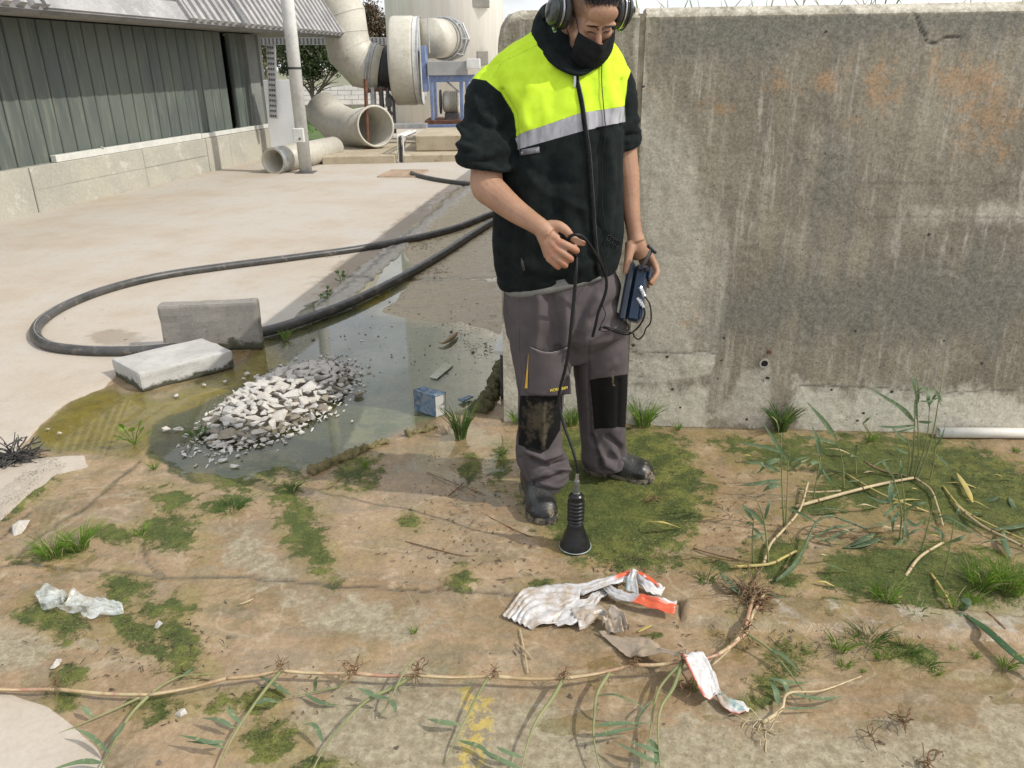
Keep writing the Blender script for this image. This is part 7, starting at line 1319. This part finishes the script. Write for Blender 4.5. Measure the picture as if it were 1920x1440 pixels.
# ---- plastic rubbish
def ruled(A,B,nu,nv,amp,seed,z0=.008,fr=20,ns=3):
    A=spline([gz(x,y,z) for x,y,z in A],8);B=spline([gz(x,y,z) for x,y,z in B],8); ia=np.linspace(0,len(A)-1,nu); ib=np.linspace(0,len(B)-1,nu)
    a=np.stack([np.interp(ia,range(len(A)),A[:,k]) for k in range(3)],1); b=np.stack([np.interp(ib,range(len(B)),B[:,k]) for k in range(3)],1)
    V=[]; 
    for j in range(nv): f=j/(nv-1); V.append(a*(1-f)+b*f)
    V=np.concatenate(V); u=np.tile(np.linspace(0,1,nu),nv); v=np.repeat(np.linspace(0,1,nv),nu)
    cre=np.abs(((v*ns+1.6*vn(np.stack([u*5,v*3],1),1,seed)+.5*u)%1)-.5)*2*(.35+1.1*vn(np.stack([u*3,v*3],1),1,seed+9))
    nn=np.abs(fbm(V,fr,3,seed)-.5)*2
    V[:,2]+=z0+amp*(cre**1.3*.8+nn*1.1); V[:,0]+=(fbm(V,fr,2,seed+3)-.5)*amp*.8; V[:,1]+=(fbm(V,fr,2,seed+5)-.5)*amp*.8
    i=np.arange((nv-1)*(nu-1)); q=(i//(nu-1))*nu+i%(nu-1); return V,np.stack([q,q+1,q+1+nu,q+nu],1)
t=NT('dirty_white_plastic'); t.co=t.world(); n=t.noise(16,6,.7); n2=t.noise(7,4,.6,dist=.8); n3=t.noise(70,5,.7)
c=t.mix(t.rng(n3,.4,.7),(.52,.51,.50),(.40,.375,.35)); c=t.mix(t.math('MULTIPLY',t.rng(n2,.64,.67),.6),c,(.10,.26,.24)); c=t.mix(t.attr('red'),c,(.55,.10,.04)); c=t.mix(t.math('MULTIPLY',t.rng(t.math('ADD',t.attr('mud'),t.math('MULTIPLY',t.math('SUBTRACT',n,.5),1.6)),.35,.75),.85),c,(.30,.225,.14)); t.fin(c,.38,0,.5); t.bump(n3,.2,.002); M['plast']=t.m
pls=thing('plastic_sheet','crumpled muddy white and red printed plastic sheet lying on the mud','plastic sheet',tuple(gz(1120,1150)))
PC=[([(942,1160,.0),(985,1112,.01),(1050,1100,.02),(1088,1112,.02)],[(998,1186,.0),(1012,1178,.01),(1045,1175,.0),(1085,1150,.0)],44,28,.010,1,.5,0,6),
([(1050,1100,.01),(1100,1098,.02),(1160,1080,.035),(1192,1074,.04)],[(1090,1122,.01),(1105,1118,.02),(1162,1098,.03),(1185,1090,.02)],36,16,.009,2,.35,.0,3),
([(1035,1172,.0),(1062,1140,.01),(1100,1128,.01),(1130,1108,.0)],[(1050,1188,.0),(1085,1170,.01),(1118,1140,.01),(1140,1118,.0)],30,12,.014,3,.35,0,3),
([(1122,1104,.01),(1150,1128,.015),(1200,1142,.02),(1262,1160,.015)],[(1140,1102,.02),(1175,1116,.03),(1215,1125,.04),(1268,1135,.03)],40,14,.014,4,.15,2,3),
([(1172,1112,.02),(1176,1090,.04),(1184,1074,.05),(1192,1074,.05)],[(1198,1120,.02),(1196,1105,.04),(1192,1085,.05),(1196,1076,.05)],24,10,.008,5,.0,0,2),
([(1192,1076,.05),(1215,1090,.04),(1248,1108,.02)],[(1196,1100,.02),(1215,1118,.02),(1240,1122,.01)],26,12,.010,6,.05,0,2),
([(1190,1073,.05),(1212,1082,.045),(1232,1098,.03)],[(1192,1077,.05),(1213,1090,.045),(1238,1106,.03)],20,5,.004,7,.1,1,1),
([(1072,1150,.01),(1100,1142,.02),(1130,1148,.02),(1140,1165,.02)],[(1085,1192,.0),(1110,1178,.01),(1125,1160,.01),(1130,1180,.01)],26,12,.016,8,.6,0,3),
([(1130,1150,.02),(1160,1152,.035),(1174,1175,.03),(1178,1192,.02)],[(1128,1185,.0),(1140,1198,.0),(1158,1204,.0),(1166,1204,.0)],26,18,.026,9,.75,0,2),
([(1120,1190,.0),(1170,1200,.01),(1210,1200,.02),(1245,1225,.03),(1290,1222,.06)],[(1172,1238,.0),(1185,1240,.01),(1200,1238,.03),(1240,1232,.05),(1285,1240,.07)],44,16,.010,10,1.0,0,2),
([(1278,1232,.085),(1300,1275,.06),(1325,1318,.02),(1340,1312,.012)],[(1318,1228,.085),(1338,1262,.06),(1345,1290,.03),(1352,1310,.012)],40,16,.012,11,.32,.3,3),
([(1340,1310,.01),(1355,1332,.008),(1380,1344,.006),(1402,1342,.004)],[(1350,1306,.01),(1372,1318,.012),(1390,1322,.012),(1404,1336,.004)],24,10,.008,12,.5,.5,2)]
for A_,B_,nu,nv,am,sd_,mu,rd2,ns in PC:
    V,Fs=ruled(A_,B_,nu,nv,am,sd_,ns=ns); u=np.tile(np.linspace(0,1,nu),nv); v=np.repeat(np.linspace(0,1,nv),nu); X_,Y_,_=projV(V)
    red=np.clip((u-.55)/.03,0,1)*np.clip((.95-v)/.1,0,1) if rd2==2 else (np.ones(len(V)) if rd2==1 else np.clip((.10-v)/.04,0,1)*rd2*3 if rd2 else np.zeros(len(V)))
    if sd_==2: red=np.clip((X_-1150)/8,0,1)*np.clip((1190-X_)/6,0,1)*np.clip((.5-v)/.1,0,1)
    red=np.clip(red,0,1)*(vn(V,120,3)>.12); o=mesh('plastic_fold',V,Fs,M['plast'],pls,smooth=True,attrs=dict(red=red,mud=np.full(len(V),mu))); md=o.modifiers.new('t','SOLIDIFY'); md.thickness=.0006
# clear bag
t=NT('clear_plastic_film'); t.co=t.world(); n=t.noise(22,5,.6); t.fin((.66,.70,.66),.16,0,.6); t.set(t.p.inputs['Alpha'],t.rng(n,.38,.66,.08,.5)); t.bump(n,.35,.003); M['film']=t.m
cb=thing('clear_plastic_bag','crumpled clear plastic bag lying on the dark algae at left','plastic bag',tuple(gz(140,1150)))
for A_,B_,nu,nv,am,sd_,ns in (([(70,1122,.0),(95,1112,.015),(120,1110,.02),(128,1120,.02)],[(80,1150,.0),(95,1153,.005),(112,1148,.01),(122,1138,.02)],24,18,.022,1,5),([(122,1140,.02),(138,1112,.03),(165,1126,.02),(232,1144,.008)],[(112,1148,.0),(150,1162,.0),(175,1168,.0),(236,1156,.0)],50,20,.020,2,3)):
    V,Fs=ruled(A_,B_,nu,nv,am,sd_,ns=ns,fr=14); o=mesh('film_fold',V,Fs,M['film'],cb,smooth=True); md=o.modifiers.new('t','SOLIDIFY'); md.thickness=.0005
print('all',time.time()-T0,len(bpy.data.objects))
